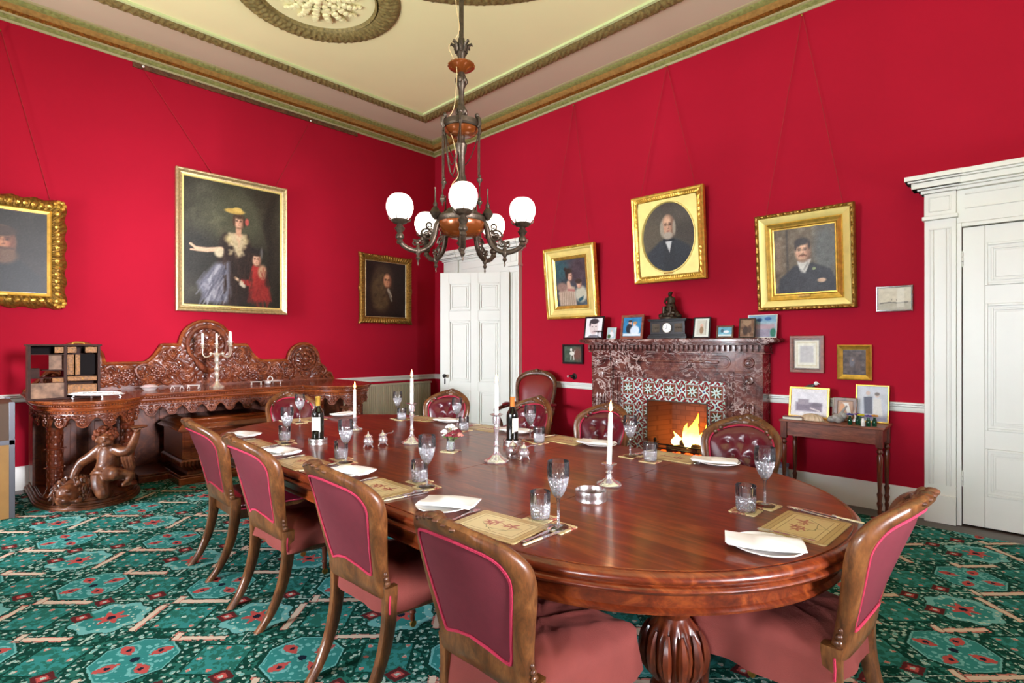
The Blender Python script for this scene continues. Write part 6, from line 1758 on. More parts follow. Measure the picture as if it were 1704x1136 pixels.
# columns
cp = [(.075, .10), (.08, .11), (.075, .13), (.06, .145), (.066, .155), (.055, .17), (.052, .18), (.054, .30), (.056, .34), (.062, .345), (.062, .355), (.054, .36), (.052, .50), (.062, .505), (.062, .515), (.052, .52), (.05, .66), (.058, .675), (.052, .69), (.064, .72), (.075, .74), (.078, .76), (.078, .83)]
mb = MB(); mb.lathe(cp, seg=40, flute=10, fd=.06, zr=(.18, .66))
for z0, z1, n in ((.19, .34, 8), (.37, .50, 8), (.53, .66, 8)):
    for row in range(4):
        z = z0+(z1-z0)*(row+.5)/4
        for k in range(n):
            a = 2*PI*(k+.5*(row % 2))/n; mb.blob((.054*cos(a), .054*sin(a), z), (.005, .014, .020), 7, 5, M=Matrix.Rotation(a, 3, 'Z'))
for z in (.35, .51): 
    for k in range(8): a = 2*PI*k/8; mb.blob((.064*cos(a), .064*sin(a), z), (.014, .008, .008), 7, 5, M=Matrix.Rotation(a, 3, 'Z'))
col = None
for s_ in (-1, 1):
    for q in (-1, 1):
        if col is None: col = mb.build('column', M['mahog2'], sb); o = col
        else: o = col.copy(); COL.objects.link(o)
        o.location = (.98, s_*PC+q*.255, 0); o.scale = (1, 1, 1)
# carved back board
def topz(y):
    t = abs(y)
    z = .93
    if t < .268: z = max(z, 1.42+math.sqrt(max(0, .268**2-t*t))*.98)
    if t < .45: z = max(z, 1.404)
    elif t < .66: f = (t-.45)/.21; z = max(z, 1.404-.20*(1-(1-f)**2.2))
    elif t < 1.0: z = max(z, 1.205)
    d = abs(t-1.17)
    if d < .205: z = max(z, 1.215+math.sqrt(.205**2-d*d))
    if 1.33 < t < 1.60: f = (t-1.33)/.27; z = max(z, .94+.30*(1-f)**1.2)
    return z
def swirl(y, z):
    h = 0
    for (cy, cz, r, kk, tw) in ((0, 1.33, .30, 0, 0), (.0, 1.40, .13, 7, 3), (.50, 1.09, .10, 5, 9), (.78, 1.08, .09, 6, -8), (.33, 1.14, .08, 5, 7), (.40, 1.28, .07, 5, 7), (1.17, 1.21, .09, 7, 2), (.95, 1.06, .08, 5, 8), (1.38, 1.02, .09, 5, -7), (.62, 1.00, .06, 5, 6), (.2, 1.05, .08, 6, -9)):
        dy = abs(y)-cy; dz = z-cz; d = math.hypot(dy, dz)
        if kk and d < r*1.25:
            an = math.atan2(dz, dy); e = max(0, 1-(d/(r*1.25))**2)
            h = max(h, e*(.45+.55*abs(sin(an*kk/2+d*tw*12/ (r*10)))))
    h += .25*abs(sin(y*38+2*sin(z*26)))*abs(sin(z*34+2*sin(y*22)))
    return h
mb = MB(); ny = 560; nz_ = 84; vs = []
ys = [-1.60+3.2*i/(ny-1) for i in range(ny)]
for y in ys:
    zt = max(topz(y), ZB+.002)
    for j in range(nz_):
        v = j/(nz_-1); z = ZB+(zt-ZB)*v
        edge = min(1, (zt-z)/.05) if zt-z < .05 else 1
        h = swirl(y, z)*edge*(1 if z > ZB+.03 else 0)
        vs.append((.07+.034*h, y, z))
fs = [(i*nz_+j, (i+1)*nz_+j, (i+1)*nz_+j+1, i*nz_+j+1) for i in range(ny-1) for j in range(nz_-1)]
mb.add(vs, fs)
# rear and closing
vs2 = []
for y in ys: vs2 += [(.0, y, ZB), (.0, y, max(topz(y), ZB+.002)), (.07, y, max(topz(y), ZB+.002))]
mb.add(vs2, [(i*3+a, i*3+a+1, (i+1)*3+a+1, (i+1)*3+a) for i in range(ny-1) for a in range(2)])
bb = mb.build('carved_back', M['carved'], sb, angle=75)
mb = MB()
path = [(.06, y, topz(y)-.004) for y in ys[::3] if topz(y) > ZB+.01]
mb.tube(path, .021, 8, flat=1.0, up=(1, 0, 0))
mb.build('top_moulding', M['sidetop'], sb)
mb = MB()   # wreath round the centre, rings of the end roundels, cornucopia
mb.tube([(.10, .205*sin(a), 1.40+.215*cos(a)) for a in [-2.3+4.6*k/40 for k in range(41)]], [.014+.014*sin(PI*k/40)+.004*(k % 2) for k in range(41)], 8)
mb.tube([(.10, -.19+.05*t, 1.18-.06*sin(t*3)) if False else (.105, -.17+.3*t, 1.30-.14*sin(PI*t*.9)-.1*t) for t in [k/12 for k in range(13)]], [.012+.026*sin(PI*k/12) for k in range(13)], 8)
for s_ in (-1, 1):
    for r_ in (.17, .13): mb.tube([(.095, s_*1.17+r_*cos(a), 1.215+r_*sin(a)) for a in [2*PI*k/36 for k in range(36)]], .011, 6, closed=True)
    for k in range(12):
        a = 2*PI*k/12; mb.blob((.11, s_*1.17+.075*cos(a), 1.215+.075*sin(a)), (.014, .02, .02), 7, 5)
    mb.blob((.12, s_*1.17, 1.215), (.03, .045, .045), 10, 8)
    for (cy, cz, r) in ((.50, 1.09, .055), (.78, 1.08, .05), (.33, 1.14, .04), (.95, 1.05, .04)):
        for ring in (1, .55):
            for k in range(8): a = 2*PI*k/8+ring; mb.blob((.105+.015*(1-ring), s_*cy+r*ring*cos(a), cz+r*ring*sin(a)), (.014, .018, .018), 7, 5)
        mb.blob((.125, s_*cy, cz), (.014, .016, .016), 8, 6)
    for pts in ([(.55, 1.16), (.63, 1.19), (.70, 1.14), (.67, 1.05), (.61, 1.03)], [(.86, 1.13), (.90, 1.18), (.96, 1.15), (.93, 1.10)], [(.40, 1.06), (.36, 1.00), (.42, .97), (.47, 1.0)], [(.33, 1.22), (.40, 1.31), (.36, 1.36), (.31, 1.33)], [(1.30, 1.10), (1.40, 1.13), (1.46, 1.06), (1.42, 1.0), (1.36, 1.02)], [(1.44, .98), (1.52, 1.02), (1.56, .97)]):
        c_ = catmull([(.10, s_*a, b_) for a, b_ in pts], 16); mb.tube(c_, [.006+.012*sin(PI*k/16) for k in range(17)], 7)
rr = random.Random(4)
for k in range(420):
    y = rr.uniform(-1.5, 1.5); zt = topz(y)-.06
    if zt < ZB+.03: continue
    z = rr.uniform(ZB+.02, zt)
    if abs(y) < .2 and math.hypot(y, z-1.4) < .17 and rr.random() < .4: continue
    mb.blob((.10, y, z), (.014, rr.uniform(.008, .018), rr.uniform(.008, .02)), 6, 4, M=Matrix.Rotation(rr.uniform(0, 3), 3, 'X'))
mb.build('foliage_relief', M['carved'], bb)
# carved figures: one smooth surface each through a voxel remesh
def sculpt(name, mb, mat, parent, loc=None, rot=None, vox=.0085, sm=2):
    o = mb.build(name, mat, parent, angle=180)
    m = o.modifiers.new('Remesh', 'REMESH'); m.mode = 'VOXEL'; m.voxel_size = vox; m.use_smooth_shade = True
    s2 = o.modifiers.new('Smooth', 'SMOOTH'); s2.iterations = sm; s2.factor = .4
    if loc: o.location = loc
    if rot: o.rotation_euler = rot
    return o
PX = .0052
def F(px, py, d=0):   # figure plane coordinates: across, depth toward viewer, height
    return ((px-175)*PX, -d, 1.4-(py-573.6)*PX)
mb = MB()
def limb(pts, rs, n=10):
    k = 14; c_ = catmull(pts, k); rr_ = catmull([(r*1.16,) for r in rs], k); mb.tube(c_, [r[0] for r in rr_], n)
    mb.blob(c_[0], rr_[0][0]); mb.blob(c_[-1], rr_[-1][0])
mb.loft([[(c[0]+rx*cos(a), c[1]+ry*sin(a), c[2]) for a in [2*PI*k/16 for k in range(16)]] for (c, rx, ry) in ((F(174, 792), .045, .045), (F(174, 787), .088, .072), (F(176, 778), .092, .085), (F(178, 768), .086, .08), (F(178, 757), .084, .07), (F(178, 749), .078, .06), (F(177, 744), .045, .045), (F(177, 738), .034, .034))])
mb.blob(F(178, 775, .035), (.07, .06, .055))     # belly
limb([F(165, 748), F(152, 760, .02), F(139, 769, .04), F(134, 782, .07), F(133, 790, .09)], [.042, .040, .034, .028, .024])
for k in range(4): limb([F(130+2.0*k, 790, .10), F(128.5+2.4*k, 796, .125), F(128+2.6*k, 801, .125)], [.011, .010, .007])
limb([F(137, 790, .09), F(140, 795, .11)], [.010, .008])
limb([F(191, 748), F(204, 752, .01), F(216, 748, .02), F(223, 737, .03), F(229, 722, .03), F(231, 716, .03)], [.042, .038, .034, .030, .024, .020])
for k in range(4): limb([F(231+1.2*k, 716, .03+.012*k), F(234+2*k, 712, .035+.014*k), F(238+2*k, 711, .04+.014*k)], [.011, .010, .007])
limb([F(229, 716, .04), F(226, 711, .06)], [.010, .008])
limb([F(168, 789, .02), F(174, 803, .07), F(182, 817, .09)], [.062, .056, .046]); limb([F(182, 817, .085), F(176, 822, .0), F(168, 822, -.08)], [.044, .036, .026])
limb([F(184, 788, .02), F(195, 785, .08), F(206, 784, .12)], [.062, .054, .046]); limb([F(206, 785, .115), F(214, 786, .08), F(224, 788, .06)], [.044, .038, .028]); limb([F(224, 789, .06), F(223, 797, .09), F(221, 801, .12)], [.026, .022, .018])
hc = F(178, 728, .03)
mb.blob(hc, (.066, .07, .074)); mb.blob((hc[0]+.02, hc[1]-.045, hc[2]-.03), (.034, .028, .03)); mb.blob((hc[0]+.055, hc[1]-.04, hc[2]-.03), (.03, .025, .026)); mb.blob((hc[0]+.04, hc[1]-.072, hc[2]-.012), (.012, .014, .012)); mb.blob((hc[0]+.032, hc[1]-.062, hc[2]-.056), (.02, .018, .016)); mb.blob((hc[0]+.03, hc[1]-.06, hc[2]+.015), (.044, .016, .014)); mb.blob((hc[0]-.045, hc[1]-.045, hc[2]-.02), (.012, .02, .022))
TH = rad(43.9+3)   # figures turned toward the room corner of the viewer
def putto(c, mirror):
    o = sculpt('child_figure', mb, M['figwood'], sb)
    rz = math.atan2(.69, .72)
    return o
pf = sculpt('child_figure', mb, M['figwood'], sb, loc=(1.225, -4.535+3.41, 0), rot=(0, 0, rad(43.9)))
# hair
mb = MB()
rr = random.Random(9)
for k in range(90):
    a = rr.uniform(0, 2*PI); t = rr.uniform(-.25, 1); q = math.sqrt(max(0, 1-t*t))
    p = (hc[0]-.008+.078*q*cos(a), hc[1]+.008+.078*q*sin(a), hc[2]+.018+.075*t)
    if p[1] < hc[1]-.035 and p[2] < hc[2]+.035: continue
    mb.blob(p, rr.uniform(.014, .022), 8, 6)
mb.build('hair', M['carved'], pf)
mb = MB()   # loin cloth band and tray held up
mb.tube([(F(174, 788)[0]+.098*cos(a), .085*sin(a), F(174, 786)[2]+.012*sin(a*3)) for a in [2*PI*k/24 for k in range(24)]], .021, 8, closed=True)
mb.build('sash', M['figwood'], pf)
mb = MB(); mb.lathe([(0, 0), (.05, .002), (.062, .01), (.064, .018), (.05, .014), (0, .012)], F(236, 711, .05), 20); mb.build('dish', M['figwood'], pf)
mb = MB()   # hanging drapery behind the raised arm
for k in range(5): mb.tube(catmull([F(200+3*k, 745, -.02), F(203+3*k, 762, .0-.02*(k % 2)), F(206+2.5*k, 780, -.02), F(207+2*k, 790, 0)], 14), [.012+.01*sin(PI*j/14) for j in range(15)], 7)
mb.build('drapery', M['figwood'], pf)
# lion head
mb = MB()
lc = F(130, 812, .11)
mb.blob((lc[0]+.01, lc[1]-.05, lc[2]+.0), (.062, .07, .06)); mb.blob((lc[0]+.03, lc[1]-.115, lc[2]-.03), (.04, .04, .034)); mb.blob((lc[0]+.03, lc[1]-.145, lc[2]-.012), (.02, .014, .013)); mb.blob((lc[0]+.03, lc[1]-.10, lc[2]-.062), (.032, .034, .016))
for s_ in (-1, 1): mb.blob((lc[0]+.012+s_*.035, lc[1]-.098, lc[2]+.03), (.018, .012, .012)); mb.blob((lc[0]+s_*.06, lc[1]-.03, lc[2]+.062), (.02, .012, .02))
mb.blob((lc[0]-.02, lc[1]+.06, lc[2]-.005), (.11, .12, .095))
mb.loft([[(lc[0]-.02+q*cos(a), lc[1]+.06+.9*q*sin(a), z) for a in [2*PI*k/14 for k in range(14)]] for q, z in ((.11, .09), (.12, .12), (.10, .17))])
mane_ = MB(); M['carved2'] = wood('dark mane wood', (40, 18, 11), (78, 38, 22), (128, 74, 46), scale=(3, 3, 3), rough=.36, coat=.25, wscale=5)
rr = random.Random(12)
for k in range(260):
    a = rr.uniform(0, 2*PI); t = rr.uniform(-.8, 1); q = math.sqrt(max(0, 1-t*t))
    p = Vector((lc[0]-.022+.112*q*cos(a), lc[1]+.045+.115*q*sin(a), lc[2]-.005+.10*t))
    if p.y < lc[1]-.035 and abs(p.x-lc[0]-.01) < .06 and p.z < lc[2]+.07: continue
    if p.z < .10: continue
    d = Vector((rr.uniform(-.3, .3), rr.uniform(-.6, .1), -rr.uniform(.3, 1))).normalized()
    mane_.tube([p, p+d*.018+Vector((.006, -.004, 0)), p+d*.04+Vector((-.004, 0, 0))], [.010, .009, .003], 6)
for k in range(4): mb.blob((lc[0]+.035+.022*k, lc[1]-.10+.008*k, .118), (.014, .026, .016)); 
lh_ = sculpt('lion_head', mb, M['figwood'], sb, loc=(1.30, -4.45+3.41, -.04), rot=(0, 0, rad(43.9)), vox=.006, sm=1); lh_.scale = (1.28, 1.28, 1.28)
mane_.build('mane', M['carved2'], lh_)
# right hand pedestal: mirrored pair, mostly hidden behind the chairs
for o0 in [o for o in list(bpy.data.objects) if o.parent == sb and o.name in ('child_figure', 'lion_head')]:
    o = o0.copy(); COL.objects.link(o); o.scale = (-1, 1, 1); o.rotation_euler = (0, 0, rad(136.1)); o.location = (1.17, 1.21, 0)
    for ch in [c for c in list(bpy.data.objects) if c.parent == o0]:
        c2 = ch.copy(); COL.objects.link(c2); c2.parent = o

# ------------------------------------------------------------------ cellaret under the sideboard centre
ce = thing('cellaret', 'carved mahogany wine cellaret with gadrooned base standing under the sideboard centre', 'wine cellaret', (.62, -3.41, 0))
mb = MB()
def bxl(hx, hy, z0, z1, t0=0, t1=0): mb.loft([[(sx*(hx-tt), sy*(hy-tt), z) for sx, sy in ((-1, -1), (1, -1), (1, 1), (-1, 1))] for z, tt in ((z0, t0), (z1, t1))])
bxl(.38, .52, .012, .08); bxl(.36, .50, .08, .10); mb.build('foot', M['sidetop'], ce, bevel=.006)
mb = MB(); mb.loft([[(sx*q, sy*(q+.13), z) for sx, sy in ((-1, -1), (1, -1), (1, 1), (-1, 1))] for z, q in ((.10, .30), (.13, .28), (.16, .30), (.20, .355), (.24, .37), (.255, .355))])
for k in range(30):
    y = -.49+.98*k/29; mb.tube([(.285, y*.87, .135), (.315, y*.92, .165), (.362, y, .205), (.375, y, .24)], [.008, .013, .016, .008], 6)
for k in range(20):
    x = -.34+.68*k/19
    for s_ in (-1, 1): mb.tube([(x*.87, s_*.415, .135), (x*.92, s_*.445, .165), (x, s_*.492, .205), (x, s_*.505, .24)], [.008, .013, .016, .008], 6)
mb.build('gadrooned_base', M['carved'], ce)
mb = MB(); bxl(.33, .465, .255, .53)
for s_ in (-1, 1):
    mb.box(.33, .345, s_*.465-.06 if s_ > 0 else -.465, s_*.465 if s_ > 0 else -.405, .255, .53); mb.box(-.345, .345, min(s_*.465, s_*.48), max(s_*.465, s_*.48), .26, .53)
mb.box(.33, .342, -.30, .30, .30, .49); mb.box(.342, .35, -.24, .24, .33, .46)
mb.build('body', M['sidetop'], ce, bevel=.004)
mb = MB(); bxl(.36, .50, .53, .545); bxl(.385, .53, .545, .56); bxl(.38, .525, .56, .60, 0, .035); bxl(.345, .49, .60, .635, 0, .06); bxl(.28, .42, .635, .65, 0, .02); mb.build('lid', M['sidetop'], ce, bevel=.004)

# ------------------------------------------------------------------ objects on the sideboard
# five branch candelabrum
ca = thing('candelabrum', 'silver gilt five branch candelabrum with tilted candles on the sideboard centre', 'candelabrum', (.55, -3.45, ZB), rad(44))
M['sgilt'] = plain('silver gilt', (238, 228, 206), rough=.28, metal=.7)
mb = MB(); mb.lathe([(0, 0), (.075, 0), (.078, .012), (.07, .02), (.045, .03), (.03, .05), (.018, .07)], seg=40, flute=8, fd=.14, zr=(0, .03)); mb.build('base', M['sgilt'], ca)
mb = MB(); mb.lathe([(.018, .065), (.014, .09), (.022, .12), (.026, .15), (.018, .175), (.026, .19), (.03, .21), (.02, .24), (.016, .26), (.024, .28), (.028, .30), (.022, .33), (.03, .355), (.02, .375), (.012, .39), (.012, .43)], seg=20); mb.build('stem', M['sgilt'], ca)
tips = [(-.155, .0, .43), (.155, .0, .45), (-.12, -.06, .43), (.10, .07, .46)]
def nozzle(mb, p):
    mb.lathe([(0, -.01), (.008, 0), (.022, .006), (.024, .012), (.012, .014), (.015, .024), (.018, .045), (.03, .05), (.03, .054), (.012, .054)], p, 16)
for (x, y, z) in tips:
    mb = MB(); mb.tube(catmull([(0, 0, .34), (x*.3, y*.3, .375), (x*.5, y*.5, .35), (x*.8, y*.8, .335), (x, y, .37), (x, y, z)], 22), [.009-.003*k/22 for k in range(23)], 8); mb.blob((x*.42, y*.42, .375), (.018, .012, .016), 8, 6); nozzle(mb, (x, y, z)); mb.build('branch', M['sgilt'], ca)
mb = MB(); nozzle(mb, (0, 0, .43)); mb.build('centre_nozzle', M['sgilt'], ca)
gcan = 'unlit candles in the candelabrum'
names = ['leftmost unlit candle of the candelabrum, behind the front left one', 'rightmost unlit candle of the candelabrum', 'front left unlit candle of the candelabrum', 'crooked unlit candle leaning left on the right side of the candelabrum', 'centre unlit candle of the candelabrum']
cpos = tips+[(0, 0, .43)]
for i, (p, nm) in enumerate(zip(cpos, names)):
    a = rad(44); wx = .55+p[0]*cos(a)-p[1]*sin(a); wy = -3.45+p[0]*sin(a)+p[1]*cos(a)
    o = MB().lathe([(0, 0), (.0115, 0), (.011, .105), (.008, .113), (0, .115)], seg=14).build('candle_stub', M['candle'], loc=(wx, wy, ZB+p[2]+.054)); tag(o, nm, 'candle', gcan)
    tl = [(-2, 0), (3, 2), (0, 2), (-10, -8), (3, 2)][i]; o.rotation_euler = (rad(tl[1]), rad(tl[0]), 0)
# silver pieces
def salver(label, x, y, rx, ry, hgt, feet, rz=0):
    t = thing('silver_tray', label, 'tray', (x, y, ZB), rz, 'silver pieces along the sideboard')
    mb = MB()
    def f(u, v):
        a = 2*PI*u; r = v; w_ = 1+.03*sin(a*16)*v; return (rx*r*w_*cos(a), ry*r*w_*sin(a), hgt+(.012*max(0, (v-.8)/.2)))
    mb.grid(f, 96, 10, cu=True); o = mb.build('dish', M['palesilver'], t); m_ = o.modifiers.new('Solidify', 'SOLIDIFY'); m_.thickness = .003
    for k in range(feet):
        a = 2*PI*k/feet+.6; mb = MB(); mb.tube([(rx*.8*cos(a), ry*.8*sin(a), hgt), (rx*.88*cos(a), ry*.88*sin(a), hgt*.5), (rx*.82*cos(a), ry*.82*sin(a), .006)], [.007, .005, .009], 7); mb.build('foot', M['palesilver'], t)
    return t
t = salver('large pierced oval silver tray on feet beside the small open cabinet', 1.20, -4.60, .23, .115, .035, 4, rad(44))
mb = MB(); mb.tube([(.20*cos(a), .10*sin(a), .055) for a in [2*PI*k/60 for k in range(60)]], .004, 5, closed=True)
for k in range(30): a = 2*PI*k/30; mb.tube([(.20*cos(a), .10*sin(a), .055), (.218*cos(a+.05), .108*sin(a+.05), .042)], .003, 5)
mb.build('pierced_gallery', M['palesilver'], t)
t = thing('silver_bowl', 'round covered silver dish, just right of the pierced tray', 'dish', (.42, -4.05, ZB), group='silver pieces along the sideboard')
MB().lathe([(0, 0), (.05, 0), (.055, .006), (.075, .03), (.085, .034), (.075, .04), (.07, .045), (.04, .058), (0, .062)], seg=36).build('bowl', M['palesilver'], t)
def rest(label, x, y, rz):
    t = thing('knife_rest', label, 'knife rest', (x, y, ZB), rz, 'silver knife rests')
    MB().tube([(-.06, 0, .04), (.06, 0, .04)], .006, 8).build('bar', M['palesilver'], t)
    for s_ in (-1, 1):
        mb = MB(); mb.tube([(s_*.05, 0, .04), (s_*.05, -.02, .02), (s_*.052, -.03, .005)], .005, 6); mb.tube([(s_*.05, 0, .04), (s_*.05, .02, .02), (s_*.052, .03, .005)], .005, 6); mb.build('leg', M['palesilver'], t)
rest('left silver knife rest between the covered dish and the candelabrum', .58, -3.84, rad(40)); rest('right silver knife rest, next to the candelabrum foot', .60, -3.69, rad(55))
rest('silver knife rest to the right of the candelabrum', .55, -3.03, rad(60))
t = salver('small round copper toned tray on feet at the right of the sideboard', .45, -2.80, .13, .11, .03, 3)
o = MB().blob((0, 0, .03), (.04, .035, .03), 14, 10).build('silver_pot', M['palesilver'], loc=(.55, -2.90, ZB)); tag(o, 'tiny round silver pot beside the copper toned tray', 'pot')
o = MB(); o.tube([(.028*cos(a), 0, .028+.028*sin(a)) for a in [2*PI*k/24 for k in range(24)]], .007, 8, closed=True); o = o.build('napkin_ring', M['palesilver'], loc=(.42, -2.82, ZB+.033)); o.rotation_euler = (0, 0, rad(45)); tag(o, 'upright silver napkin ring standing on the copper toned tray', 'napkin ring')

# small open cabinet at the left end
cb = thing('curio_cabinet', 'small dark open cabinet with gilt drawers, on the sideboard end beside the flight case', 'cabinet', (1.02, -4.79, ZB+.001), rad(90))
M['lacq'] = plain('dark lacquer wood', (58, 32, 24), rough=.6, var=.3, vscale=20, spec=.2); M['lacqgold'] = plain('gilded lacquer', (120, 78, 34), rough=.5, metal=.3, var=.6, vscale=60)
M['worn'] = plain('worn painted panel', (134, 102, 78), rough=.6, var=.7, vscale=14); M['void'] = plain('painted recess shade', (20, 14, 14), rough=1)  # void: near-black colour painted in as the shade of open compartments
hw_ = .232; D_ = .20; Hh = .46
mb = MB(); mb.box(-hw_-.02, hw_+.02, -.012, D_+.01, Hh, Hh+.014); mb.build('top_board', M['lacq'], cb, bevel=.003)
mb = MB(); mb.box(-hw_-.01, hw_+.01, -.008, D_+.01, 0, .018); mb.build('base_board', M['lacq'], cb, bevel=.003)
for x in (-hw_, 0, hw_):
    mb = MB(); mb.box(x-.009, x+.009, 0, D_, .018, Hh); mb.build('upright_panel', M['lacq'], cb)
mb = MB(); mb.box(.009, hw_-.009, D_-.008, D_, .018, Hh); mb.build('back_panel', M['lacq'], cb)
for (x0, x1, z) in ((-hw_+.01, -.009, .39), (-hw_+.01, -.009, .19), (-.15, -.009, .255)):
    mb = MB(); mb.box(x0, x1, .01, D_-.01, z-.005, z+.001); mb.build('shelf', M['lacq'], cb)
mb = MB(); mb.box(-hw_+.01, -.009, D_-.012, D_-.004, .391, Hh); mb.build('recess_shade', M['void'], cb)  # dark sheet standing in for shade in the top compartment
mb = MB(); mb.box(-hw_+.01, -.009, .004, .012, .018, .145); mb.build('worn_front', M['worn'], cb)
mb = MB(); mb.box(-hw_+.01, -.165, .03, .16, .192, .27); mb.build('side_box', M['lacq'], cb)
mb = MB(); mb.box(-.10, -.012, .09, .10, .256, .385); mb.build('rear_slat', M['worn'], cb)
for (x0, x1, z0, z1, d0) in ((-.07, -.012, .40, .452, -.002), (-.085, -.012, .148, .186, -.002), (.014, .075, .40, .452, -.002), (.135, .218, .40, .452, -.002), (.014, .218, .155, .195, -.002), (.014, .218, .03, .125, .002), (.014, .060, .205, .385, .02), (.068, .10, .205, .385, .0)):
    mb = MB(); mb.box(x0, x1, d0, d0+.06, z0, z1); mb.box(x0+.007, x1-.007, d0-.004, d0, z0+.007, z1-.007); d = mb.build('drawer', M['lacqgold'], cb, bevel=.002)
    mb = MB(); mb.blob(((x0+x1)/2, d0-.009, (z0+z1)/2), .0055, 8, 6); mb.build('knob', M['gold'], d)
mb = MB(); mb.box(.105, .218, .10, .11, .205, .385); mb.build('niche_shade', M['void'], cb)  # sheet painted near-black as the shadowed depth of the niche
mb = MB(); mb.tube(catmull([(.05, .02, Hh+.014), (.06, .02, Hh+.028), (.12, .02, Hh+.028), (.13, .02, Hh+.014)], 12), .006, 6); mb.build('carrying_handle', M['gold'], cb)

# flight case at the far left
fc = thing('flight_case', 'tall wooden case with grey metal edging at the extreme left', 'case', (.85, -5.42, .012))
cw = plain('tan plywood', (168, 124, 62), rough=.6, var=.15, vscale=5); cg = plain('grey aluminium edge', (92, 92, 98), rough=.4, metal=.6)
mb = MB(); mb.box(-.28, .28, -.30, .30, 0, .60); mb.build('lower_panel', cw, fc, bevel=.002)
mb = MB(); mb.box(-.28, .28, -.30, .30, .615, .92); mb.build('lid', plain('dark brown panel', (84, 60, 40), rough=.6), fc, bevel=.002)
for (x, y) in ((.28, .30), (.28, -.30), (-.28, .30), (-.28, -.30)):
    mb = MB(); mb.box(x-.03, x+.006, min(y-.03*(1 if y > 0 else -1), y+.006*(1 if y > 0 else -1)), max(y-.03*(1 if y > 0 else -1), y+.006*(1 if y > 0 else -1)), 0, .93); mb.build('metal_edge', cg, fc, bevel=.002)
mb = MB(); mb.box(-.286, .286, -.306, .306, .59, .625); mb.build('metal_band', cg, fc)
# ------------------------------------------------------------------ chandelier
CH = (4.505, -3.30)
ch = thing('chandelier', 'bronze five arm chandelier with white glass globes hanging above the dining table', 'chandelier', (CH[0], CH[1], 0))
bz = M['bronze']
mb = MB(); mb.lathe([(.0, H), (.10, H), (.10, H-.02), (.06, H-.05), (.03, H-.09), (.014, H-.11), (.014, 3.27), (.017, 3.26)], seg=20); mb.build('rod', bz, ch)
mb = MB(); mb.lathe([(.018, 3.27), (.022, 3.25), (.03, 3.22), (.032, 3.19), (.02, 3.14), (.018, 3.12)], seg=20)
for k in range(8):
    a = 2*PI*k/8; mb.tube([(.028*cos(a), .028*sin(a), 3.18), (.036*cos(a), .036*sin(a), 3.22), (.062*cos(a), .062*sin(a), 3.235), (.068*cos(a), .068*sin(a), 3.222)], [.012, .012, .009, .003], 6)
mb.build('leaf_crown', bz, ch)
mb = MB(); mb.lathe([(.02, 3.10), (.05, 3.115), (.082, 3.108), (.086, 3.10), (.075, 3.09), (.04, 3.075), (.02, 3.06)], seg=32, flute=16, fd=.06, zr=(3.095, 3.12)); mb.build('upper_dish', M['copperbowl'], ch)
mb = MB(); mb.lathe([(.018, 3.12), (.018, 3.06), (.026, 3.04), (.03, 3.02), (.026, 2.98), (.018, 2.96), (.016, 2.90), (.02, 2.86), (.028, 2.84), (.028, 2.80), (.018, 2.79), (.018, 2.765)], seg=18)
for z in (3.01, 2.82):
    for k in range(6): a = 2*PI*k/6; mb.blob((.028*cos(a), .028*sin(a), z), (.012, .012, .022), 7, 5)
mb.build('upper_stem', bz, ch)
mb = MB(); mb.lathe([(.018, 2.80), (.04, 2.775), (.09, 2.765), (.112, 2.755), (.115, 2.725), (.108, 2.715), (.06, 2.705)], seg=36)
for k in range(6):
    a = 2*PI*k/6+.3; mb.tube([(.108*cos(a), .108*sin(a), 2.77), (.128*cos(a), .128*sin(a), 2.755), (.13*cos(a), .13*sin(a), 2.72), (.118*cos(a), .118*sin(a), 2.705)], .011, 7); mb.blob((.11*cos(a), .11*sin(a), 2.778), .014, 8, 6)
mb.build('ring_plate', bz, ch)
mb = MB(); mb.lathe([(.105, 2.712), (.09, 2.69), (.05, 2.675), (.02, 2.67)], seg=32); mb.build('ring_bowl', M['copperbowl'], ch)
mb = MB(); mb.lathe([(.02, 2.67), (.022, 2.64), (.035, 2.62), (.03, 2.58), (.022, 2.56), (.022, 2.44), (.03, 2.42), (.034, 2.39), (.05, 2.37), (.05, 2.355), (.028, 2.34), (.02, 2.32), (.028, 2.30), (.022, 2.28), (.022, 2.20)], seg=20); mb.build('lower_stem', bz, ch)
# counterweight chains with drops
for k in range(6):
    a = 2*PI*k/6+.3; r = .128; L = (2.40, 2.30, 2.36, 2.42, 2.28, 2.34)[k]
    mb = MB(); mb.tube([(r*cos(a), r*sin(a), 2.72), (r*cos(a), r*sin(a), L)], .0035, 5)
    mb.lathe([(0, -.055), (.004, -.045), (.006, -.03), (.016, -.018), (.018, -.008), (.008, .004), (.012, .012), (.004, .022), (0, .03)], (r*cos(a), r*sin(a), L), 12); mb.build('pendant', bz, ch)
for (a0_, a1_, dp) in ((.3, 1.35, .28), (2.4, 3.44, .26), (4.5, 5.5, .30), (1.35, 3.44, .2), (3.44, 5.5, .22)):
    mb = MB(); r = .118; p0 = Vector((r*cos(a0_), r*sin(a0_), 2.71)); p1 = Vector((r*cos(a1_), r*sin(a1_), 2.71))
    mb.tube([p0.lerp(p1, t)-Vector((0, 0, dp*4*t*(1-t)*(1+.0*t))) for t in [j/14 for j in range(15)]], .0032, 5); mb.build('chain', bz, ch)
# loose pale flex beside the stem
mb = MB(); mb.tube(catmull([(.03, -.04, H-.02), (.0, -.05, 3.6), (.02, -.035, 3.3), (-.045, -.06, 3.22), (-.02, -.05, 3.14), (.01, -.045, 3.05), (-.02, -.04, 2.85), (-.06, -.06, 2.76), (-.01, -.05, 2.62), (.0, -.04, 2.5), (.01, -.035, 2.42), (-.03, -.05, 2.37), (.0, -.04, 2.3)], 90), .0022, 5); mb.build('flex', plain('pale flex', (176, 150, 104), rough=.6), ch)
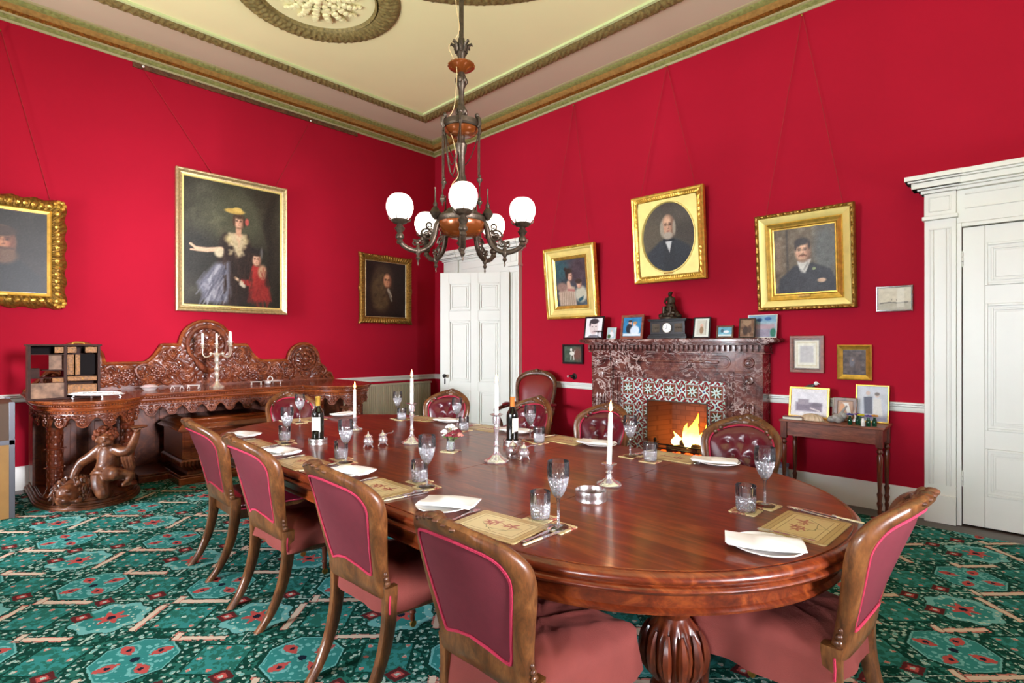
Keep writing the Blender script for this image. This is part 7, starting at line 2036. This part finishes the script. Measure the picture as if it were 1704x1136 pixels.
# central body
mb = MB(); mb.lathe([(.03, 2.26), (.045, 2.245), (.085, 2.225), (.10, 2.205), (.14, 2.185), (.152, 2.17), (.152, 2.15), (.145, 2.14)], seg=40)
mb.build('body_top', bz, ch)
mb = MB(); mb.lathe([(.145, 2.145), (.148, 2.135), (.14, 2.105), (.115, 2.075), (.07, 2.055), (.03, 2.05)], seg=40); mb.build('amber_bowl', M['copperbowl'], ch)
mb = MB(); mb.lathe([(.03, 2.055), (.02, 2.04), (.03, 2.02), (.014, 2.0), (.022, 1.985), (.01, 1.96), (0, 1.93)], seg=16); mb.build('finial', bz, ch)
cam_dir = math.atan2(-5.43-CH[1], 6.983-CH[0])
RG = .378
for k in range(5):
    a = cam_dir+2*PI*k/5+rad(1.5)
    Rm = Matrix.Rotation(a, 4, 'Z')
    arm = bpy.data.objects.new('arm', None) if False else None
    mb = MB(); mb.M = Rm
    mb.tube(catmull([(.12, 0, 2.16), (.155, 0, 2.12), (.17, 0, 2.05), (.20, 0, 1.99), (.26, 0, 1.955), (.32, 0, 1.96), (.365, 0, 1.985), (.378, 0, 2.02), (.378, 0, 2.06)], 40), [.017-.004*j/40 for j in range(41)], 10)
    mb.lathe([(.012, 1.985), (.02, 1.995), (.014, 2.01), (.024, 2.02), (.024, 2.035), (.014, 2.05), (.02, 2.06), (.03, 2.075), (.018, 2.09), (.014, 2.11)], (.378, 0, 0), 16)
    mb.lathe([(0, 1.865), (.006, 1.88), (.004, 1.895), (.014, 1.91), (.008, 1.925), (.016, 1.94), (.018, 1.955), (.012, 1.975), (.006, 1.99), (0, 2.0)], (.27, 0, 0), 12)
    o = mb.build('arm', bz, ch)
    mb = MB(); mb.M = Rm     # scrolled filigree inside the curve of the arm
    for (cx_, cz_, r_, ph_, tn) in ((.215, 2.055, .038, 0, 1.5), (.255, 2.01, .026, 2, 1.4), (.20, 2.11, .024, 4, 1.3), (.29, 2.0, .018, 1, 1.3)):
        mb.tube([(cx_+r_*(1-.7*t)*cos(ph_+t*tn*2*PI), 0, cz_+r_*(1-.7*t)*sin(ph_+t*tn*2*PI)) for t in [j/20 for j in range(21)]], [.0065-.003*j/20 for j in range(21)], 6)
    for j in range(7): mb.blob((.19+.014*j, .0, 2.085-.014*j), (.011, .007, .009), 6, 4)
    mb.build('filigree', bz, o)
    mb = MB(); mb.M = Rm     # upright spike at body edge
    mb.lathe([(.006, 2.15), (.02, 2.165), (.034, 2.19), (.02, 2.215), (.01, 2.225), (.014, 2.24), (.006, 2.26), (.004, 2.33), (.006, 2.34), (0, 2.345)], (.165, 0, 0), 12); mb.build('spike', bz, o)
    mb = MB(); mb.M = Rm @ Matrix.Translation((0, 0, -.062))     # globe gallery
    mb.lathe([(.012, 2.16), (.04, 2.17), (.05, 2.185), (.046, 2.19), (.03, 2.18), (.012, 2.175)], (.378, 0, 0), 20)
    for j in range(6):
        b_ = 2*PI*j/6; q = (.378+.045*cos(b_), .045*sin(b_)); mb.tube([(q[0], q[1], 2.178), (.378+.062*cos(b_), .062*sin(b_), 2.188), (.378+.066*cos(b_), .066*sin(b_), 2.205)], [.004, .004, .002], 5)
    g_ = mb.build('gallery', bz, o)
    mb = MB(); mb.M = Rm @ Matrix.Translation((.378*.1, 0, -.062+2.178*.1)) @ Matrix.Scale(.9, 4)
    mb.lathe([(.03, 2.178), (.05, 2.19), (.075, 2.22), (.087, 2.26), (.087, 2.285), (.078, 2.318), (.06, 2.342), (.045, 2.352), (.042, 2.349), (.07, 2.31), (.08, 2.27), (.04, 2.19)], (.378, 0, 0), 32)
    mb.build('globe', M['globe'], o, angle=180)
# ------------------------------------------------------------------ light and camera
def area(name, loc, rot, sx, sy, power, color):
    l = bpy.data.lights.new(name, 'AREA'); l.shape = 'RECTANGLE'; l.size = sx; l.size_y = sy; l.energy = power; l.color = color
    o = bpy.data.objects.new(name, l); COL.objects.link(o); o.location = loc; o.rotation_euler = rot; return o
DAY = (.86, .93, 1.0); FILL_TINT = (.95, 1.0, .86)
for (a, c) in WF:
    area('sky_light', ((a+c)/2, Y1-2.0, 3.5), (rad(90-8), 0, 0), 2.6, 2.2, 100, DAY)
    area('floor_fill_light', ((a+c)/2, Y1-1.6, 4.6), (rad(90-48), 0, 0), 2.6, 1.6, (620, 420, 200)[[p[0] for p in WF].index(a)], DAY)  # added lamp from above to brighten the carpet, strongest at the left
    o = area('ceiling_fill_light', ((a+c)/2, Y1-1.3, .7), (rad(90+62), 0, 0), 2.0, 1.2, 470, FILL_TINT); o.data.spread = rad(105)  # added upward fill that brightens and tints the ceiling
for i, (a, c) in enumerate(WB_):
    area('sky_light', (X1+2.0, (a+c)/2, 3.5), (rad(90-8), 0, rad(90)), 2.6, 2.2, (130, 130)[i], DAY)
    o = area('ceiling_fill_light', (X1+1.3, (a+c)/2, .7), (rad(90+62), 0, rad(90)), 2.0, 1.2, 400, FILL_TINT); o.data.spread = rad(105)  # same added ceiling fill, from the back windows
o = area('wall_fill_light', (X1+2.6, -3.95, 2.3), (0, 0, 0), 1.3, 1.5, 260, (.95, .93, 1.0)); o.data.spread = rad(40)  # added soft spot aimed to brighten the middle of the left wall
o.rotation_euler = (Vector((0, -3.55, 1.75))-o.location).to_track_quat('-Z', 'Y').to_euler()
for i, (a, c) in enumerate(WF):
    o = area('wall_fill_light', ((a+c)/2, Y1-2.4, 1.9), (0, 0, 0), 1.3, 1.3, (250, 230, 125)[i], DAY); o.data.spread = rad(70)  # added fill lamps aimed low to brighten the lower right wall
    o.rotation_euler = (Vector(((a+c)/2, 0, 1.0))-o.location).to_track_quat('-Z', 'Y').to_euler()
def pt(name, loc, power, color, r=.05):
    l = bpy.data.lights.new(name, 'POINT'); l.energy = power; l.color = color; l.shadow_soft_size = r
    o = bpy.data.objects.new(name, l); COL.objects.link(o); o.location = loc; return o
pt('fire_glow', (4.30, .10, .36), 9, (1, .42, .12), .08)
w = bpy.data.worlds.new('World'); bpy.context.scene.world = w; w.use_nodes = True
w.node_tree.nodes['Background'].inputs['Color'].default_value = (.75, .85, 1, 1); w.node_tree.nodes['Background'].inputs['Strength'].default_value = .8

cam = bpy.data.cameras.new('camera'); co = bpy.data.objects.new('camera', cam); COL.objects.link(co)
co.location = (6.98343, -5.42942, 1.4)
co.rotation_euler = (rad(90), 0, rad(133.90735-90))
cam.sensor_fit = 'HORIZONTAL'; cam.sensor_width = 36; cam.lens = 886.471/1704*36
cam.shift_y = 5.6375/1704
cam.clip_start = .02
bpy.context.scene.camera = co
sc = bpy.context.scene
sc.view_settings.view_transform = 'Standard'; sc.view_settings.look = 'None'; sc.view_settings.gamma = 1
sc.view_settings.exposure = -1.08
sc.cycles.transparent_max_bounces = 24; sc.cycles.max_bounces = 8; sc.cycles.diffuse_bounces = 4; sc.cycles.glossy_bounces = 4; sc.cycles.transmission_bounces = 8; sc.cycles.caustics_reflective = False; sc.cycles.caustics_refractive = False
sc.cycles.use_denoising = True
sc.cycles.sample_clamp_indirect = 6
